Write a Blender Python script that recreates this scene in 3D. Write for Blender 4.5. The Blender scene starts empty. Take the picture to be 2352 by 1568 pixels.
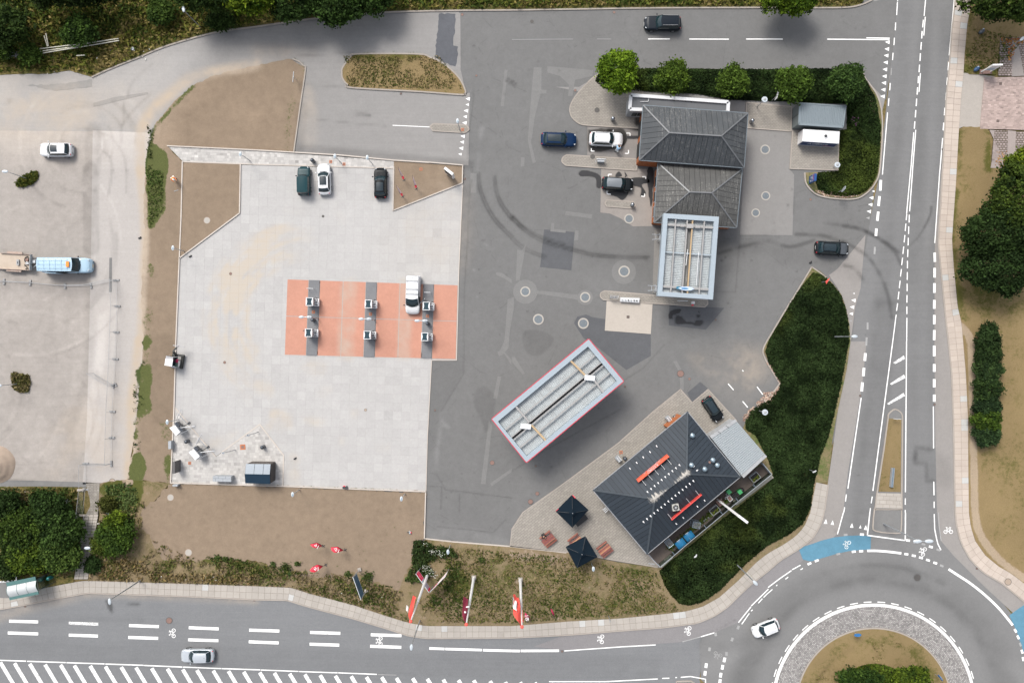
import bpy,math,random
import numpy as np
from mathutils import Vector,Matrix
from mathutils.geometry import delaunay_2d_cdt
# -- camera, sky, sun, exposure
sc=bpy.context.scene
COL=sc.collection
H=108.0
S=17.0
CX,CY=1176.0,784.0
cam=bpy.data.objects.new('camera',bpy.data.cameras.new('camera'))
COL.objects.link(cam)
cam.location=(0,0,H)
cam.rotation_euler=(0,0,0)
cam.data.sensor_width=36.0
cam.data.lens=36.0*H/(2352/S)
cam.data.clip_end=3000
sc.camera=cam
sc.view_settings.view_transform='Standard'
sc.view_settings.look='None'
sc.view_settings.gamma=1
sc.view_settings.use_curve_mapping=False
sc.view_settings.exposure=1.10
SUN_EL,SUN_AZ=math.radians(52),math.radians(-33)
w=bpy.data.worlds.new('World');sc.world=w;w.use_nodes=True
sky=w.node_tree.nodes.new('ShaderNodeTexSky');sky.sky_type='NISHITA';sky.sun_disc=False
sky.sun_elevation=SUN_EL;sky.sun_rotation=SUN_AZ
sky.air_density=1.0;sky.dust_density=4.0;sky.ozone_density=1.0
bg=w.node_tree.nodes['Background'];bg.inputs[1].default_value=0.11
hs=w.node_tree.nodes.new('ShaderNodeHueSaturation');hs.inputs['Saturation'].default_value=.42
w.node_tree.links.new(sky.outputs[0],hs.inputs['Color']);w.node_tree.links.new(hs.outputs[0],bg.inputs[0])
sun=bpy.data.objects.new('sun',bpy.data.lights.new('sun','SUN'));COL.objects.link(sun)
sun.data.energy=1.4;sun.data.angle=math.radians(20);sun.data.color=(1,.955,.89)
sd=Vector((-math.sin(SUN_AZ)*math.cos(SUN_EL),-math.cos(SUN_AZ)*math.cos(SUN_EL),-math.sin(SUN_EL)))
sun.rotation_euler=sd.to_track_quat('-Z','Y').to_euler()
sun.location=(-30,50,90)
R=random.Random(7)
rng=np.random.default_rng(7)
# -- survey helpers
def P(X,Y,z=0.0):
 """place seen at survey point X,Y when it is z metres above the ground"""
 k=(H-z)/H/S
 return Vector(((X-CX)*k,(CY-Y)*k,z))
def Z(c,r,*xy):
 """survey points read from sheet c,r"""
 return[(588*c+x/4,392*r+y/4)for x,y in xy]
def WP(pts,z=0.0):return[P(x,y,z)for x,y in pts]
def area(p):return sum(p[i][0]*p[(i+1)%len(p)][1]-p[(i+1)%len(p)][0]*p[i][1]for i in range(len(p)))/2
def smooth(pts,n=4,closed=False):
 out=[];m=len(pts)
 rngi=range(m if closed else m-1)
 for i in rngi:
  g=(lambda j:pts[j%m])if closed else(lambda j:pts[min(max(j,0),m-1)])
  a,b,c,d=g(i-1),g(i),g(i+1),g(i+2)
  for k in range(n):
   t=k/n
   out.append(tuple(.5*(2*b[q]+(c[q]-a[q])*t+(2*a[q]-5*b[q]+4*c[q]-d[q])*t*t+(3*b[q]-a[q]-3*c[q]+d[q])*t**3)for q in range(2)))
 if not closed:out.append(tuple(pts[-1]))
 return out
def resample(pts,n):
 p=np.array([[a[0],a[1]]for a in pts],float)
 d=np.r_[0,np.cumsum(np.hypot(*np.diff(p,axis=0).T))]
 s=np.linspace(0,d[-1],n)
 return np.c_[np.interp(s,d,p[:,0]),np.interp(s,d,p[:,1])]
def inside(px,py,poly):
 r=np.zeros(px.shape,bool);n=len(poly)
 for i in range(n):
  x0,y0=poly[i][0],poly[i][1];x1,y1=poly[(i+1)%n][0],poly[(i+1)%n][1]
  if y0==y1:continue
  c=((y0>py)!=(y1>py))&(px<(x1-x0)*(py-y0)/(y1-y0)+x0)
  r^=c
 return r
def dist_poly(px,py,pts,closed=False):
 d=np.full(px.shape,1e9);n=len(pts)
 for i in range(n if closed else n-1):
  x0,y0=pts[i][0],pts[i][1];x1,y1=pts[(i+1)%n][0],pts[(i+1)%n][1]
  L=(x1-x0)**2+(y1-y0)**2+1e-12
  t=np.clip(((px-x0)*(x1-x0)+(py-y0)*(y1-y0))/L,0,1)
  d=np.minimum(d,np.hypot(px-x0-t*(x1-x0),py-y0-t*(y1-y0)))
 return d
def clip_half(poly,nx,ny,c):
 """keep nx*x+ny*y<=c ; works on 2D or 3D points"""
 out=[];n=len(poly)
 for i in range(n):
  a,b=poly[i],poly[(i+1)%n]
  da,db=nx*a[0]+ny*a[1]-c,nx*b[0]+ny*b[1]-c
  if da<=0:out.append(tuple(a))
  if(da<0<db)or(db<0<da):
   t=da/(da-db);out.append(tuple(a[q]+(b[q]-a[q])*t for q in range(len(a))))
 return out
# -- object helpers
def tag(o,label=None,cat=None,group=None,kind=None):
 if label:o['label']=label
 if cat:o['category']=cat
 if group:o['group']=group
 if kind:o['kind']=kind
 return o
def thing(name,label,cat,loc=(0,0,0),rz=0,group=None):
 o=bpy.data.objects.new(name,None);COL.objects.link(o);o.location=loc;o.rotation_euler=(0,0,rz)
 o.empty_display_size=.2
 return tag(o,label,cat,group)
def obj(name,me,mat,parent=None):
 if mat is not None:
  me.materials.clear();me.materials.append(mat)
 o=bpy.data.objects.new(name,me);COL.objects.link(o)
 if parent is not None:o.parent=parent
 return o
def copy_thing(src,loc,rz,label=None,group=None):
 c=src.copy();COL.objects.link(c);c.location=loc;c.rotation_euler=(0,0,rz)
 if label:c['label']=label
 if group:c['group']=group
 for ch in list(src.children):
  d=ch.copy();COL.objects.link(d);d.parent=c
  for g in list(ch.children):
   e=g.copy();COL.objects.link(e);e.parent=d
 return c
class MB:
 def __init__(s,off=(0,0,0)):s.v=[];s.f=[];s.o=Vector(off)
 def add(s,vs,fs):
  n=len(s.v);s.v+=[tuple(Vector(v)-s.o)for v in vs];s.f+=[tuple(i+n for i in f)for f in fs];return s
 def box(s,c,d,rz=0,rot=None):
  m=rot if rot is not None else Matrix.Rotation(rz,3,'Z')
  vs=[Vector(c)+m@Vector((x*d[0]/2,y*d[1]/2,z*d[2]/2))for x in(-1,1)for y in(-1,1)for z in(-1,1)]
  return s.add(vs,[(0,1,3,2),(4,6,7,5),(0,4,5,1),(2,3,7,6),(0,2,6,4),(1,5,7,3)])
 def bar(s,a,b,w,h):
  a,b=Vector(a),Vector(b);d=b-a;L=d.length
  if L<1e-6:return s
  q=d.to_track_quat('X','Z').to_matrix()
  return s.box((a+b)/2,(L,w,h),rot=q)
 def tube(s,a,b,r,r2=None,n=8,cap=True):
  a,b=Vector(a),Vector(b);r2=r if r2 is None else r2
  q=(b-a).to_track_quat('Z','Y').to_matrix()
  vs=[]
  for p,rr in((a,r),(b,r2)):
   for i in range(n):
    t=2*math.pi*i/n;vs.append(p+q@Vector((rr*math.cos(t),rr*math.sin(t),0)))
  fs=[(i,(i+1)%n,n+(i+1)%n,n+i)for i in range(n)]
  if cap:fs+=[tuple(range(n))[::-1],tuple(range(n,2*n))]
  return s.add(vs,fs)
 def path(s,pts,r,n=6):
  for a,b in zip(pts[:-1],pts[1:]):s.tube(a,b,r,n=n)
  return s
 def prism(s,poly,z0,z1,bottom=True):
  poly=[(p[0],p[1])for p in poly]
  if area(poly)<0:poly=poly[::-1]
  n=len(poly)
  vs=[(x,y,z0)for x,y in poly]+[(x,y,z1)for x,y in poly]
  fs=[(i,(i+1)%n,n+(i+1)%n,n+i)for i in range(n)]+[tuple(range(n,2*n))]
  if bottom:fs.append(tuple(range(n))[::-1])
  return s.add(vs,fs)
 def ball(s,c,r,n=10,m=6,sc=(1,1,1),rz=0):
  mt=Matrix.Rotation(rz,3,'Z');vs=[];c=Vector(c)
  for j in range(1,m):
   a=math.pi*j/m
   for i in range(n):
    t=2*math.pi*i/n
    vs.append(c+mt@Vector((r*sc[0]*math.sin(a)*math.cos(t),r*sc[1]*math.sin(a)*math.sin(t),r*sc[2]*math.cos(a))))
  vs+=[c+Vector((0,0,r*sc[2])),c-Vector((0,0,r*sc[2]))]
  fs=[(j*n+i,(j+1)*n+i,(j+1)*n+(i+1)%n,j*n+(i+1)%n)for j in range(m-2)for i in range(n)]
  k=(m-1)*n
  fs+=[(k,i,(i+1)%n)for i in range(n)]+[(k+1,(m-2)*n+(i+1)%n,(m-2)*n+i)for i in range(n)]
  return s.add(vs,fs)
 def sheet(s,rows):
  """grid of points rows[j][i]"""
  nj,ni=len(rows),len(rows[0]);vs=[p for r in rows for p in r]
  return s.add(vs,[(j*ni+i,j*ni+i+1,(j+1)*ni+i+1,(j+1)*ni+i)for j in range(nj-1)for i in range(ni-1)])
 def build(s,name,mat,parent=None,smooth=False):
  me=bpy.data.meshes.new(name);me.from_pydata(s.v,[],s.f);me.update()
  if smooth:me.polygons.foreach_set('use_smooth',[True]*len(me.polygons))
  return obj(name,me,mat,parent)
def raw_mesh(name,V,F,cols=None,attr='col'):
 """V (n,3) array, F (m,k) array of equal-size faces, cols (n,4)"""
 me=bpy.data.meshes.new(name);V=np.asarray(V,np.float32);F=np.asarray(F,np.int32);m,k=F.shape
 me.vertices.add(len(V));me.vertices.foreach_set('co',V.ravel())
 me.loops.add(m*k);me.loops.foreach_set('vertex_index',F.ravel())
 me.polygons.add(m);me.polygons.foreach_set('loop_start',np.arange(m,dtype=np.int32)*k)
 if cols is not None:
  ca=me.color_attributes.new(attr,'FLOAT_COLOR','POINT');ca.data.foreach_set('color',np.asarray(cols,np.float32).ravel())
 me.polygons.foreach_set('use_smooth',np.zeros(m,bool));me.update(calc_edges=True)
 return me
# -- materials
class NT:
 def __init__(s,name):
  s.m=bpy.data.materials.new(name);s.m.use_nodes=True;s.t=s.m.node_tree;s.t.nodes.clear()
  s.out=s.t.nodes.new('ShaderNodeOutputMaterial')
 def n(s,typ,ins=(),out=0,**props):
  x=s.t.nodes.new('ShaderNode'+typ)
  for k,v in props.items():setattr(x,k,v)
  items=ins.items()if isinstance(ins,dict)else enumerate(ins)
  for k,v in items:
   if v is None:continue
   if isinstance(v,bpy.types.NodeSocket):s.t.links.new(v,x.inputs[k])
   else:x.inputs[k].default_value=v
  return x.outputs[out]
 def math(s,op,a,b=None,c=None,clamp=False):return s.n('Math',[a,b,c],operation=op,use_clamp=clamp)
 def mix(s,f,a,b):
  x=s.t.nodes.new('ShaderNodeMix');x.data_type='RGBA'
  for k,v in((0,f),(6,a),(7,b)):
   if isinstance(v,bpy.types.NodeSocket):s.t.links.new(v,x.inputs[k])
   else:x.inputs[k].default_value=(*v,1)if(k>0 and len(v)==3)else v
  return x.outputs[2]
 def scale(s,col,f):
  x=s.t.nodes.new('ShaderNodeVectorMath');x.operation='SCALE'
  for k,v in((0,col),(3,f)):
   if isinstance(v,bpy.types.NodeSocket):s.t.links.new(v,x.inputs[k])
   else:x.inputs[k].default_value=v
  return x.outputs[0]
 def pos(s):return s.n('NewGeometry')
 def noise(s,vec,sc_,det=4,rough=.6,dist=0):
  return s.n('TexNoise',{'Vector':vec,'Scale':sc_,'Detail':det,'Roughness':rough,'Distortion':dist})
 def ramp(s,v,a,b):return s.n('MapRange',{0:v,1:a,2:b,3:0.,4:1.},interpolation_type='SMOOTHSTEP')
 def mapping(s,vec,loc=(0,0,0),rot=(0,0,0),sc_=(1,1,1)):
  return s.n('Mapping',{0:vec,1:loc,2:rot,3:sc_})
 def bsdf(s,col,rough=.9,metal=0,spec=.3,bump=None,bstr=.3,bdist=.02,**kw):
  ins={'Base Color':col if isinstance(col,bpy.types.NodeSocket)else(*col,1),'Roughness':rough,'Metallic':metal,'Specular IOR Level':spec}
  ins.update(kw)
  if bump is not None:
   ins['Normal']=s.n('Bump',{'Strength':bstr,'Distance':bdist,'Height':bump})
  b=s.n('BsdfPrincipled',ins)
  s.t.links.new(b,s.out.inputs[0]);return s.m
def ground_mat(name,base,a1=.12,a2=.12,a3=.22,sand=(.36,.30,.235),green=(.05,.065,.02),fine=14.,streak=None,crack=0,tile=None,bumpd=.01,rough=.95):
 t=NT(name);p=t.pos()
 n1=t.noise(p,.09,5,.6,.4);n2=t.noise(p,.9,5,.65,.3);n3=t.noise(p,fine,3,.7)
 at=t.n('Attribute',attribute_name='paint');sep=t.t.nodes.new('ShaderNodeSeparateColor');t.t.links.new(at,sep.inputs[0])
 m,sa,gr=sep.outputs[0],sep.outputs[1],sep.outputs[2]
 f=t.math('MULTIPLY_ADD',n1,a1*2,1-a1)
 f2=t.math('MULTIPLY_ADD',n2,a2*2,1-a2)
 f3=t.math('MULTIPLY_ADD',n3,a3*2,1-a3)
 f=t.math('MULTIPLY',t.math('MULTIPLY',f,f2),f3)
 f=t.math('MULTIPLY',f,t.math('MULTIPLY_ADD',t.noise(p,3.1,6,.8,.5),.34,.83))
 if streak:
  ns=t.noise(t.mapping(p,rot=(0,0,streak[0]),sc_=(.08,2.2,1)),1.0,5,.7)
  f=t.math('MULTIPLY',f,t.math('MULTIPLY_ADD',ns,streak[1]*2,1-streak[1]))
 if tile:
  b=t.t.nodes.new('ShaderNodeTexBrick');t.t.links.new(t.mapping(p,rot=(0,0,tile[2])),b.inputs['Vector']);b.inputs['Scale'].default_value=1;b.inputs['Brick Width'].default_value=tile[0];b.inputs['Row Height'].default_value=tile[1];b.inputs['Mortar Size'].default_value=tile[3]
  b.inputs['Color1'].default_value=(1,1,1,1);b.inputs['Color2'].default_value=(.86,.86,.86,1);b.inputs['Mortar'].default_value=(.6,.6,.6,1);f=t.math('MULTIPLY',f,b.outputs[0])
 if crack:
  vo=t.n('TexVoronoi',{'Vector':t.mix(.12,p,t.n('TexNoise',{'Vector':p,'Scale':.7,'Detail':4},out=1)),'Scale':crack},feature='DISTANCE_TO_EDGE')
  cm=t.ramp(vo,.0,.007);cm=t.math('MAXIMUM',cm,t.ramp(n2,.44,.52))
  f=t.math('MULTIPLY',f,t.math('MULTIPLY_ADD',cm,.13,.87))
 f=t.math('MULTIPLY',f,t.math('MULTIPLY',m,2.0))
 col=t.scale((*base,),f)
 brk=t.math('MULTIPLY_ADD',n2,1.3,-.15)
 sf=t.math('MULTIPLY',sa,t.math('ADD',brk,.45),clamp=True)
 col=t.mix(sf,col,t.scale(sand,f3))
 gf=t.ramp(t.math('ADD',gr,t.math('MULTIPLY_ADD',t.noise(p,3.2,5,.75),.9,-.45)),.35,.6)
 col=t.mix(gf,col,t.scale(green,t.math('MULTIPLY_ADD',n3,1.6,.2)))
 return t.bsdf(col,rough,0,.2,bump=n3,bstr=.5,bdist=bumpd)
def grass_mat(name,tan=(.17,.125,.058),grn=(.062,.075,.02),bal=.5,sc_=.35,soil=None,soilbal=.0):
 t=NT(name);p=t.pos()
 at=t.n('Attribute',attribute_name='paint');sep=t.t.nodes.new('ShaderNodeSeparateColor');t.t.links.new(at,sep.inputs[0])
 a=t.noise(p,sc_,6,.72,.6);b=t.noise(p,2.4,5,.75,.4);c=t.noise(p,16,3,.7)
 k=t.math('ADD',t.math('MULTIPLY_ADD',a,1.3,-.65+bal),t.math('MULTIPLY_ADD',b,1.1,-.55))
 k=t.math('ADD',k,sep.outputs[2])
 k=t.math('SUBTRACT',k,t.math('MULTIPLY',sep.outputs[1],1.0))
 k=t.ramp(k,.25,.8)
 col=t.mix(k,tan,grn)
 if soil:
  so=t.ramp(t.math('ADD',t.math('MULTIPLY_ADD',t.noise(p,.6,5,.7),1,soilbal),t.math('MULTIPLY',sep.outputs[1],.6)),.45,.62)
  col=t.mix(so,col,soil)
 col=t.mix(t.ramp(t.math('MULTIPLY_ADD',b,.5,sep.outputs[1]),.75,1.1),col,(.30,.238,.17))
 f=t.math('MULTIPLY',t.math('MULTIPLY_ADD',c,1.1,.45),t.math('MULTIPLY_ADD',t.noise(p,.12,3),.5,.75))
 col=t.scale(col,t.math('MULTIPLY',f,t.math('MULTIPLY',sep.outputs[0],2.0)))
 return t.bsdf(col,.95,0,.1,bump=t.math('ADD',b,c),bstr=.9,bdist=.05)
def paint_mat(name,col,rough=.5,metal=0,spec=.5,var=.06,sc_=3.,coat=0,dirt=0,dcol=(.1,.09,.07),bump=0):
 t=NT(name);p=t.pos();n=t.noise(p,sc_,4,.6);n2=t.noise(p,22,3,.7)
 f=t.math('MULTIPLY',t.math('MULTIPLY_ADD',n,var*2,1-var),t.math('MULTIPLY_ADD',n2,var,1-var/2))
 c=t.scale(col,f)
 if dirt:c=t.mix(t.math('MULTIPLY',t.ramp(t.noise(p,1.1,6,.75),.42,.75),dirt),c,dcol)
 kw={}
 if coat:kw={'Coat Weight':coat,'Coat Roughness':.04}
 return t.bsdf(c,rough,metal,spec,bump=n2 if bump else None,bstr=bump,bdist=.01,**kw)
def rand_mat(name,col,var=.12,rough=.9,a3=.15,col2=None,dirt=0.25,dcol=(.16,.13,.1),fine=14):
 """pieces alike: a tone of its own for each object"""
 t=NT(name);p=t.pos();r=t.n('ObjectInfo',out=5)
 at=t.n('Attribute',attribute_name='paint',attribute_type='GEOMETRY')
 n3=t.noise(p,fine,3,.7);n1=t.noise(p,.35,5,.6)
 f=t.math('MULTIPLY',t.math('MULTIPLY_ADD',r,var*2,1-var),t.math('MULTIPLY_ADD',n3,a3*2,1-a3))
 f=t.math('MULTIPLY',f,t.math('MULTIPLY_ADD',n1,.24,.88))
 c=t.scale(col,f)
 if col2:c=t.mix(t.ramp(r,.8,.86),c,t.scale(col2,f))
 c=t.mix(t.math('MULTIPLY',t.ramp(t.noise(p,.8,6,.75),.45,.8),dirt),c,dcol)
 return t.bsdf(c,rough,0,.2,bump=n3,bstr=.3,bdist=.01)
def leaf_mat(name,trans=.22,rough=.75):
 t=NT(name);at=t.n('Attribute',attribute_name='col')
 t.bsdf(at,rough,0,.08)
 b=t.out.inputs[0].links[0].from_socket
 tr=t.n('BsdfTranslucent',{0:at})
 t.t.links.new(t.n('MixShader',[trans,b,tr]),t.out.inputs[0])
 return t.m
LEAF=leaf_mat('foliage')
M_asph=ground_mat('asphalt',(.134,.1335,.132),.15,.14,.2,crack=.13)
M_asph_road=ground_mat('road_asphalt',(.155,.1555,.156),.07,.07,.2,streak=(math.radians(93),.10))
M_asph_b=ground_mat('coarse_asphalt',(.158,.162,.167),.07,.07,.28,fine=8,streak=(math.radians(-2.2),.10))
M_asph_rb=ground_mat('roundabout_asphalt',(.158,.158,.157),.06,.06,.18)
M_asph_top=ground_mat('dusty_asphalt',(.215,.209,.203),.12,.10,.17,streak=(math.radians(4),.10))
M_cycle=ground_mat('cycle_track_asphalt',(.228,.215,.204),.10,.08,.17)
M_dark=ground_mat('dark_patch_asphalt',(.088,.091,.097),.12,.16,.2)
M_dark2=ground_mat('new_asphalt',(.088,.092,.102),.2,.22,.2)
M_patch=ground_mat('patch_asphalt',(.16,.159,.156),.08,.1,.2)
M_yard=ground_mat('gravel_yard_surface',(.272,.25,.23),.2,.22,.25,streak=(.9,.08))
M_drive=ground_mat('pale_drive_surface',(.335,.315,.298),.08,.08,.14,streak=(math.radians(92),.07))
M_slab=ground_mat('pale_concrete',(.355,.348,.340),.06,.07,.1,sand=(.385,.345,.295))
M_red=ground_mat('red_concrete',(.40,.205,.15),.09,.12,.1,sand=(.36,.31,.26))
M_isl=ground_mat('grey_pump_island',(.155,.158,.165),.08,.2,.25)
M_soil=ground_mat('bare_soil',(.195,.149,.107),.14,.22,.3,green=(.075,.085,.028),bumpd=.03)
M_pad=ground_mat('cream_concrete',(.37,.335,.295),.05,.05,.08)
M_blue=ground_mat('blue_cycle_crossing',(.088,.20,.275),.12,.2,.15,sand=(.19,.19,.18))
M_lawn=grass_mat('dry_lawn',(.20,.148,.075),(.085,.082,.022),.28)
M_verge=grass_mat('green_verge',(.20,.155,.09),(.085,.11,.035),.5)
M_bank=grass_mat('weedy_bank',(.185,.142,.085),(.07,.075,.02),.32,.5,soil=(.25,.195,.145),soilbal=-.12)
M_wild=grass_mat('rough_grass',(.15,.115,.045),(.045,.058,.015),.55,.4)
M_hedgebase=grass_mat('shady_undergrowth',(.03,.03,.012),(.014,.022,.008),.6)
M_white=None
def mark_mat(name,col,wear=.25):
 t=NT(name);p=t.pos();r=t.n('ObjectInfo',out=5)
 n=t.noise(p,5,6,.8);n2=t.noise(p,.5,3)
 k=t.math('MULTIPLY',t.ramp(n,.66-wear*.35,.74-wear*.3),t.math('MULTIPLY_ADD',n2,.5,.5))
 c=t.mix(k,col,(.2,.2,.2))
 return t.bsdf(c,.7,0,.3)
M_white=mark_mat('white_road_paint',(.74,.74,.73),.25)
M_worn=mark_mat('worn_road_paint',(.48,.48,.47),1.0)
M_kerb=rand_mat('kerb_concrete',(.30,.27,.24),.05,.9)
M_kerbw=rand_mat('pale_wall_concrete',(.43,.39,.35),.04,.9)
M_joint=ground_mat('weedy_joint_bed',(.20,.175,.145),.1,.3,.4,green=(.05,.06,.02))
M_jointp=ground_mat('pale_joint_bed',(.31,.302,.294),.05,.1,.2)
M_pslab=rand_mat('pavement_slab',(.33,.305,.275),.055,.9,.12,dirt=.2)
M_pslab2=rand_mat('peach_pavement_slab',(.40,.345,.30),.05,.9,.12,dirt=.15)
M_pave=rand_mat('beige_paving',(.265,.245,.215),.07,.9,.14,dirt=.4,dcol=(.15,.135,.12))
# -- wear map (tyre marks, dust, weeds, wet patches), sampled by every ground surface
RES=8.0;GW,GH=1248,848
cM=np.ones((GH,GW),np.float32);cS=np.zeros((GH,GW),np.float32);cG=np.zeros((GH,GW),np.float32)
gy,gx=np.mgrid[0:GH,0:GW];gx=(gx/RES-GW/2/RES).astype(np.float32);gy=(gy/RES-GH/2/RES).astype(np.float32)
def vnoise(cell,octs=4,seed=0,ax=1.0,ay=1.0):
 g=np.random.default_rng(seed);out=np.zeros((GH,GW),np.float32);amp=1;tot=0
 for o in range(octs):
  cx_,cy_=max(cell*ax/2**o,1),max(cell*ay/2**o,1)
  nx,ny=int(GW/cx_)+3,int(GH/cy_)+3
  a=g.random((ny,nx)).astype(np.float32)
  x=np.arange(GW)/cx_;y=np.arange(GH)/cy_
  x0=x.astype(int);y0=y.astype(int);fx=(x-x0).astype(np.float32);fy=(y-y0).astype(np.float32)[:,None]
  fx=fx*fx*(3-2*fx);fy=fy*fy*(3-2*fy)
  r0=a[y0][:,x0]*(1-fx)+a[y0][:,x0+1]*fx;r1=a[y0+1][:,x0]*(1-fx)+a[y0+1][:,x0+1]*fx
  out+=amp*(r0*(1-fy)+r1*fy);tot+=amp;amp*=.6
 return out/tot
NA=vnoise(40,5,1);NB=vnoise(12,3,2);NC=vnoise(90,5,3)
def win(pts,pad):
 xs=[p[0]for p in pts];ys=[p[1]for p in pts]
 x0=int(max(0,(min(xs)-pad+GW/2/RES)*RES));x1=int(min(GW,(max(xs)+pad+GW/2/RES)*RES+1))
 y0=int(max(0,(min(ys)-pad+GH/2/RES)*RES));y1=int(min(GH,(max(ys)+pad+GH/2/RES)*RES+1))
 return(slice(y0,y1),slice(x0,x1))if x1>x0 and y1>y0 else None
def sstep(x,a,b):
 t=np.clip((x-a)/(b-a),0,1);return t*t*(3-2*t)
def put(w_,mask,ch,amt):
 if ch=='M':cM[w_]*=1+amt*mask
 elif ch=='S':cS[w_]=np.clip(cS[w_]+amt*mask,0,1)
 else:cG[w_]=np.clip(cG[w_]+amt*mask,-1,1)
def stroke(pts,width,amt,ch='M',soft=None,brk=.5,sm=True,closed=False):
 """a worn line: pts in survey units, width in metres"""
 pts=[P(*q)for q in(smooth(pts,5)if sm and len(pts)>2 else pts)]
 soft=width*.35 if soft is None else soft
 w_=win(pts,width+soft)
 if w_ is None:return
 d=dist_poly(gx[w_],gy[w_],pts,closed)
 m=1-sstep(d,max(width/2-soft,0),width/2+soft)
 put(w_,m*(1-brk+brk*sstep(NA[w_]*.5+NB[w_]*.5,.35,.6)),ch,amt)
def blob(pts,amt,ch='M',soft=.3,brk=.3,sm=True,rag=0):
 pts=[P(*q)[:2]for q in(smooth(pts,4,True)if sm else pts)]
 w_=win(pts,soft*2+rag)
 if w_ is None:return
 d=dist_poly(gx[w_],gy[w_],pts,True);d=np.where(inside(gx[w_],gy[w_],pts),-d,d)+(NB[w_]-.5)*rag*2
 put(w_,(1-sstep(d,-soft,soft))*(1-brk+brk*sstep(NA[w_],.35,.6)),ch,amt)
def arc(cx_,cy_,r,a0,a1,n=14):
 return[(cx_+r*math.cos(math.radians(a0+(a1-a0)*i/(n-1))),cy_+r*math.sin(math.radians(a0+(a1-a0)*i/(n-1))))for i in range(n)]
def dot(X,Y,r,amt,ch='M',soft=.15,brk=.3,rag=.1):blob(arc(X,Y,r,0,330,9),amt,ch,soft,brk,False,rag)
RB=(2006,1619)
stroke(arc(*RB,302,185,350,40),3.6,-.17,soft=1.6,brk=.45);stroke(arc(*RB,288,200,340,30),1.0,-.14,soft=.5,brk=.7)
stroke(arc(*RB,322,250,300,20),.5,-.16,soft=.3,brk=.7);stroke(arc(*RB,262,190,350,30),1.2,.05,soft=.8)
stroke(arc(*RB,352,190,260,30),1.6,.05,soft=1)
stroke(Z(3,3,(820,400),(760,440),(620,540)),1.8,.10,soft=1);stroke(Z(3,3,(1350,450),(1440,560),(1560,680),(1640,700)),1.0,.12,soft=.7)
stroke(Z(2,3,(2240,1180),(2100,1290),(1900,1380),(1760,1440)),1.6,.14,soft=1);stroke(Z(3,3,(2220,1400),(2350,1500)),1.6,.14,soft=1)
stroke(Z(2,3,(1740,1190),(1950,1250),(2150,1180)),1.5,-.10,soft=.9);stroke(Z(2,3,(2300,1200),(2150,1350),(2080,1568)),2.2,-.1,soft=1.2)
dot(2107,1325,8,-.35,rag=.05)
for off,wd,am in((0,2.0,-.14),(52,2.0,-.09),(26,.8,.03)):
 stroke([(2080+off,-40),(2066+off,250),(2052+off,400),(2040+off*.9,560),(2028+off*.8,700)],wd,am,soft=1)
for off in(0,34):stroke([(2018+off*.9,700),(2007+off*.8,850),(1987+off,1000),(1972+off,1176),(1966+off,1230)],1.5,-.2,soft=.9,brk=.4)
for off in(0,40):stroke([(2122+off,40),(2108+off,500),(2100+off,760),(2100+off,1230)],1.4,-.09,soft=.9)
stroke([(2152,40),(2142,380),(2132,560)],.9,.08,soft=.7)
blob(Z(3,2,(1350,975),(1500,990),(1520,1280),(1460,1275),(1450,1120),(1345,1125)),-.12,soft=.2,brk=.6,sm=False)
stroke(Z(3,2,(1500,990),(1360,972),(1345,1115),(1450,1120),(1460,1275),(1525,1280)),.55,-.38,soft=.2,sm=False)
blob(Z(3,2,(1560,1050),(1640,1080),(1700,1200),(1670,1330),(1600,1320),(1560,1270)),-.22,soft=.9,brk=.4)
stroke(Z(3,1,(1300,690),(1380,610),(1430,530),(1490,410),(1500,330)),.28,-.45,soft=.12,brk=.6)
for a in(Z(3,1,(520,480),(750,515),(900,560),(1100,670),(1200,750)),Z(3,1,(690,650),(850,740),(950,830),(1050,1000),(1110,1180),(1135,1350)),Z(3,1,(690,505),(850,535),(980,600),(1150,730),(1220,860)),Z(3,1,(260,585),(420,590),(560,610),(720,680)),Z(2,1,(1900,760),(2100,700),(2350,650)),Z(3,1,(0,640),(200,700),(420,640)),Z(3,1,(700,870),(800,900),(870,1000))):
 stroke(a,.45,-.38,soft=.22,brk=.75)
stroke(Z(2,1,(1880,700),(2100,720),(2350,660)),2.0,-.2,soft=1.2,brk=.6);blob(Z(2,1,(1880,620),(2060,640),(2080,850),(1900,960)),-.18,soft=1.3,brk=.6)
blob(Z(3,1,(0,700),(300,690),(450,800),(820,860),(850,1050),(700,960),(400,860),(100,850)),-.12,soft=1.2,brk=.7)
for x,y,r in((1925,825,11),(1960,795,9),(2200,825,10),(2240,700,7),(1985,1217,8),(2130,760,7)):dot(*Z(2,1,(x,y))[0],r/4,-.5,rag=.03)
for pts,wd,am in((Z(1,1,(2045,30),(2055,150),(2090,260),(2150,380),(2220,480),(2350,610)),.5,-.38),(Z(1,1,(2190,60),(2210,190),(2250,300),(2350,440)),.35,-.38),(Z(2,1,(0,435),(130,555),(300,650),(520,715),(800,780),(1250,800)),.55,-.42),(Z(2,1,(0,620),(120,720),(300,790)),.35,-.3),(Z(2,1,(0,420),(100,520),(260,610),(480,680)),.3,-.3),(Z(1,0,(2305,730),(2350,760)),.3,-.4),(Z(2,0,(0,755),(35,785)),.3,-.4)):
 for o_ in(-2.2,2.2):stroke([(x+o_,y-o_)for x,y in pts],.22,am,soft=.1,brk=.45)
 stroke(pts,wd*1.5,am*.35,soft=.4,brk=.6)
blob(Z(2,1,(600,700),(1300,740),(1300,1000),(900,950),(700,850)),-.10,soft=2,brk=.7)
blob(Z(2,1,(0,0),(500,0),(900,300),(500,650),(0,300)),-.03,soft=2)
blob(Z(2,1,(700,1000),(1200,1000),(1300,1150),(800,1200)),.04,soft=1.5)
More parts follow.
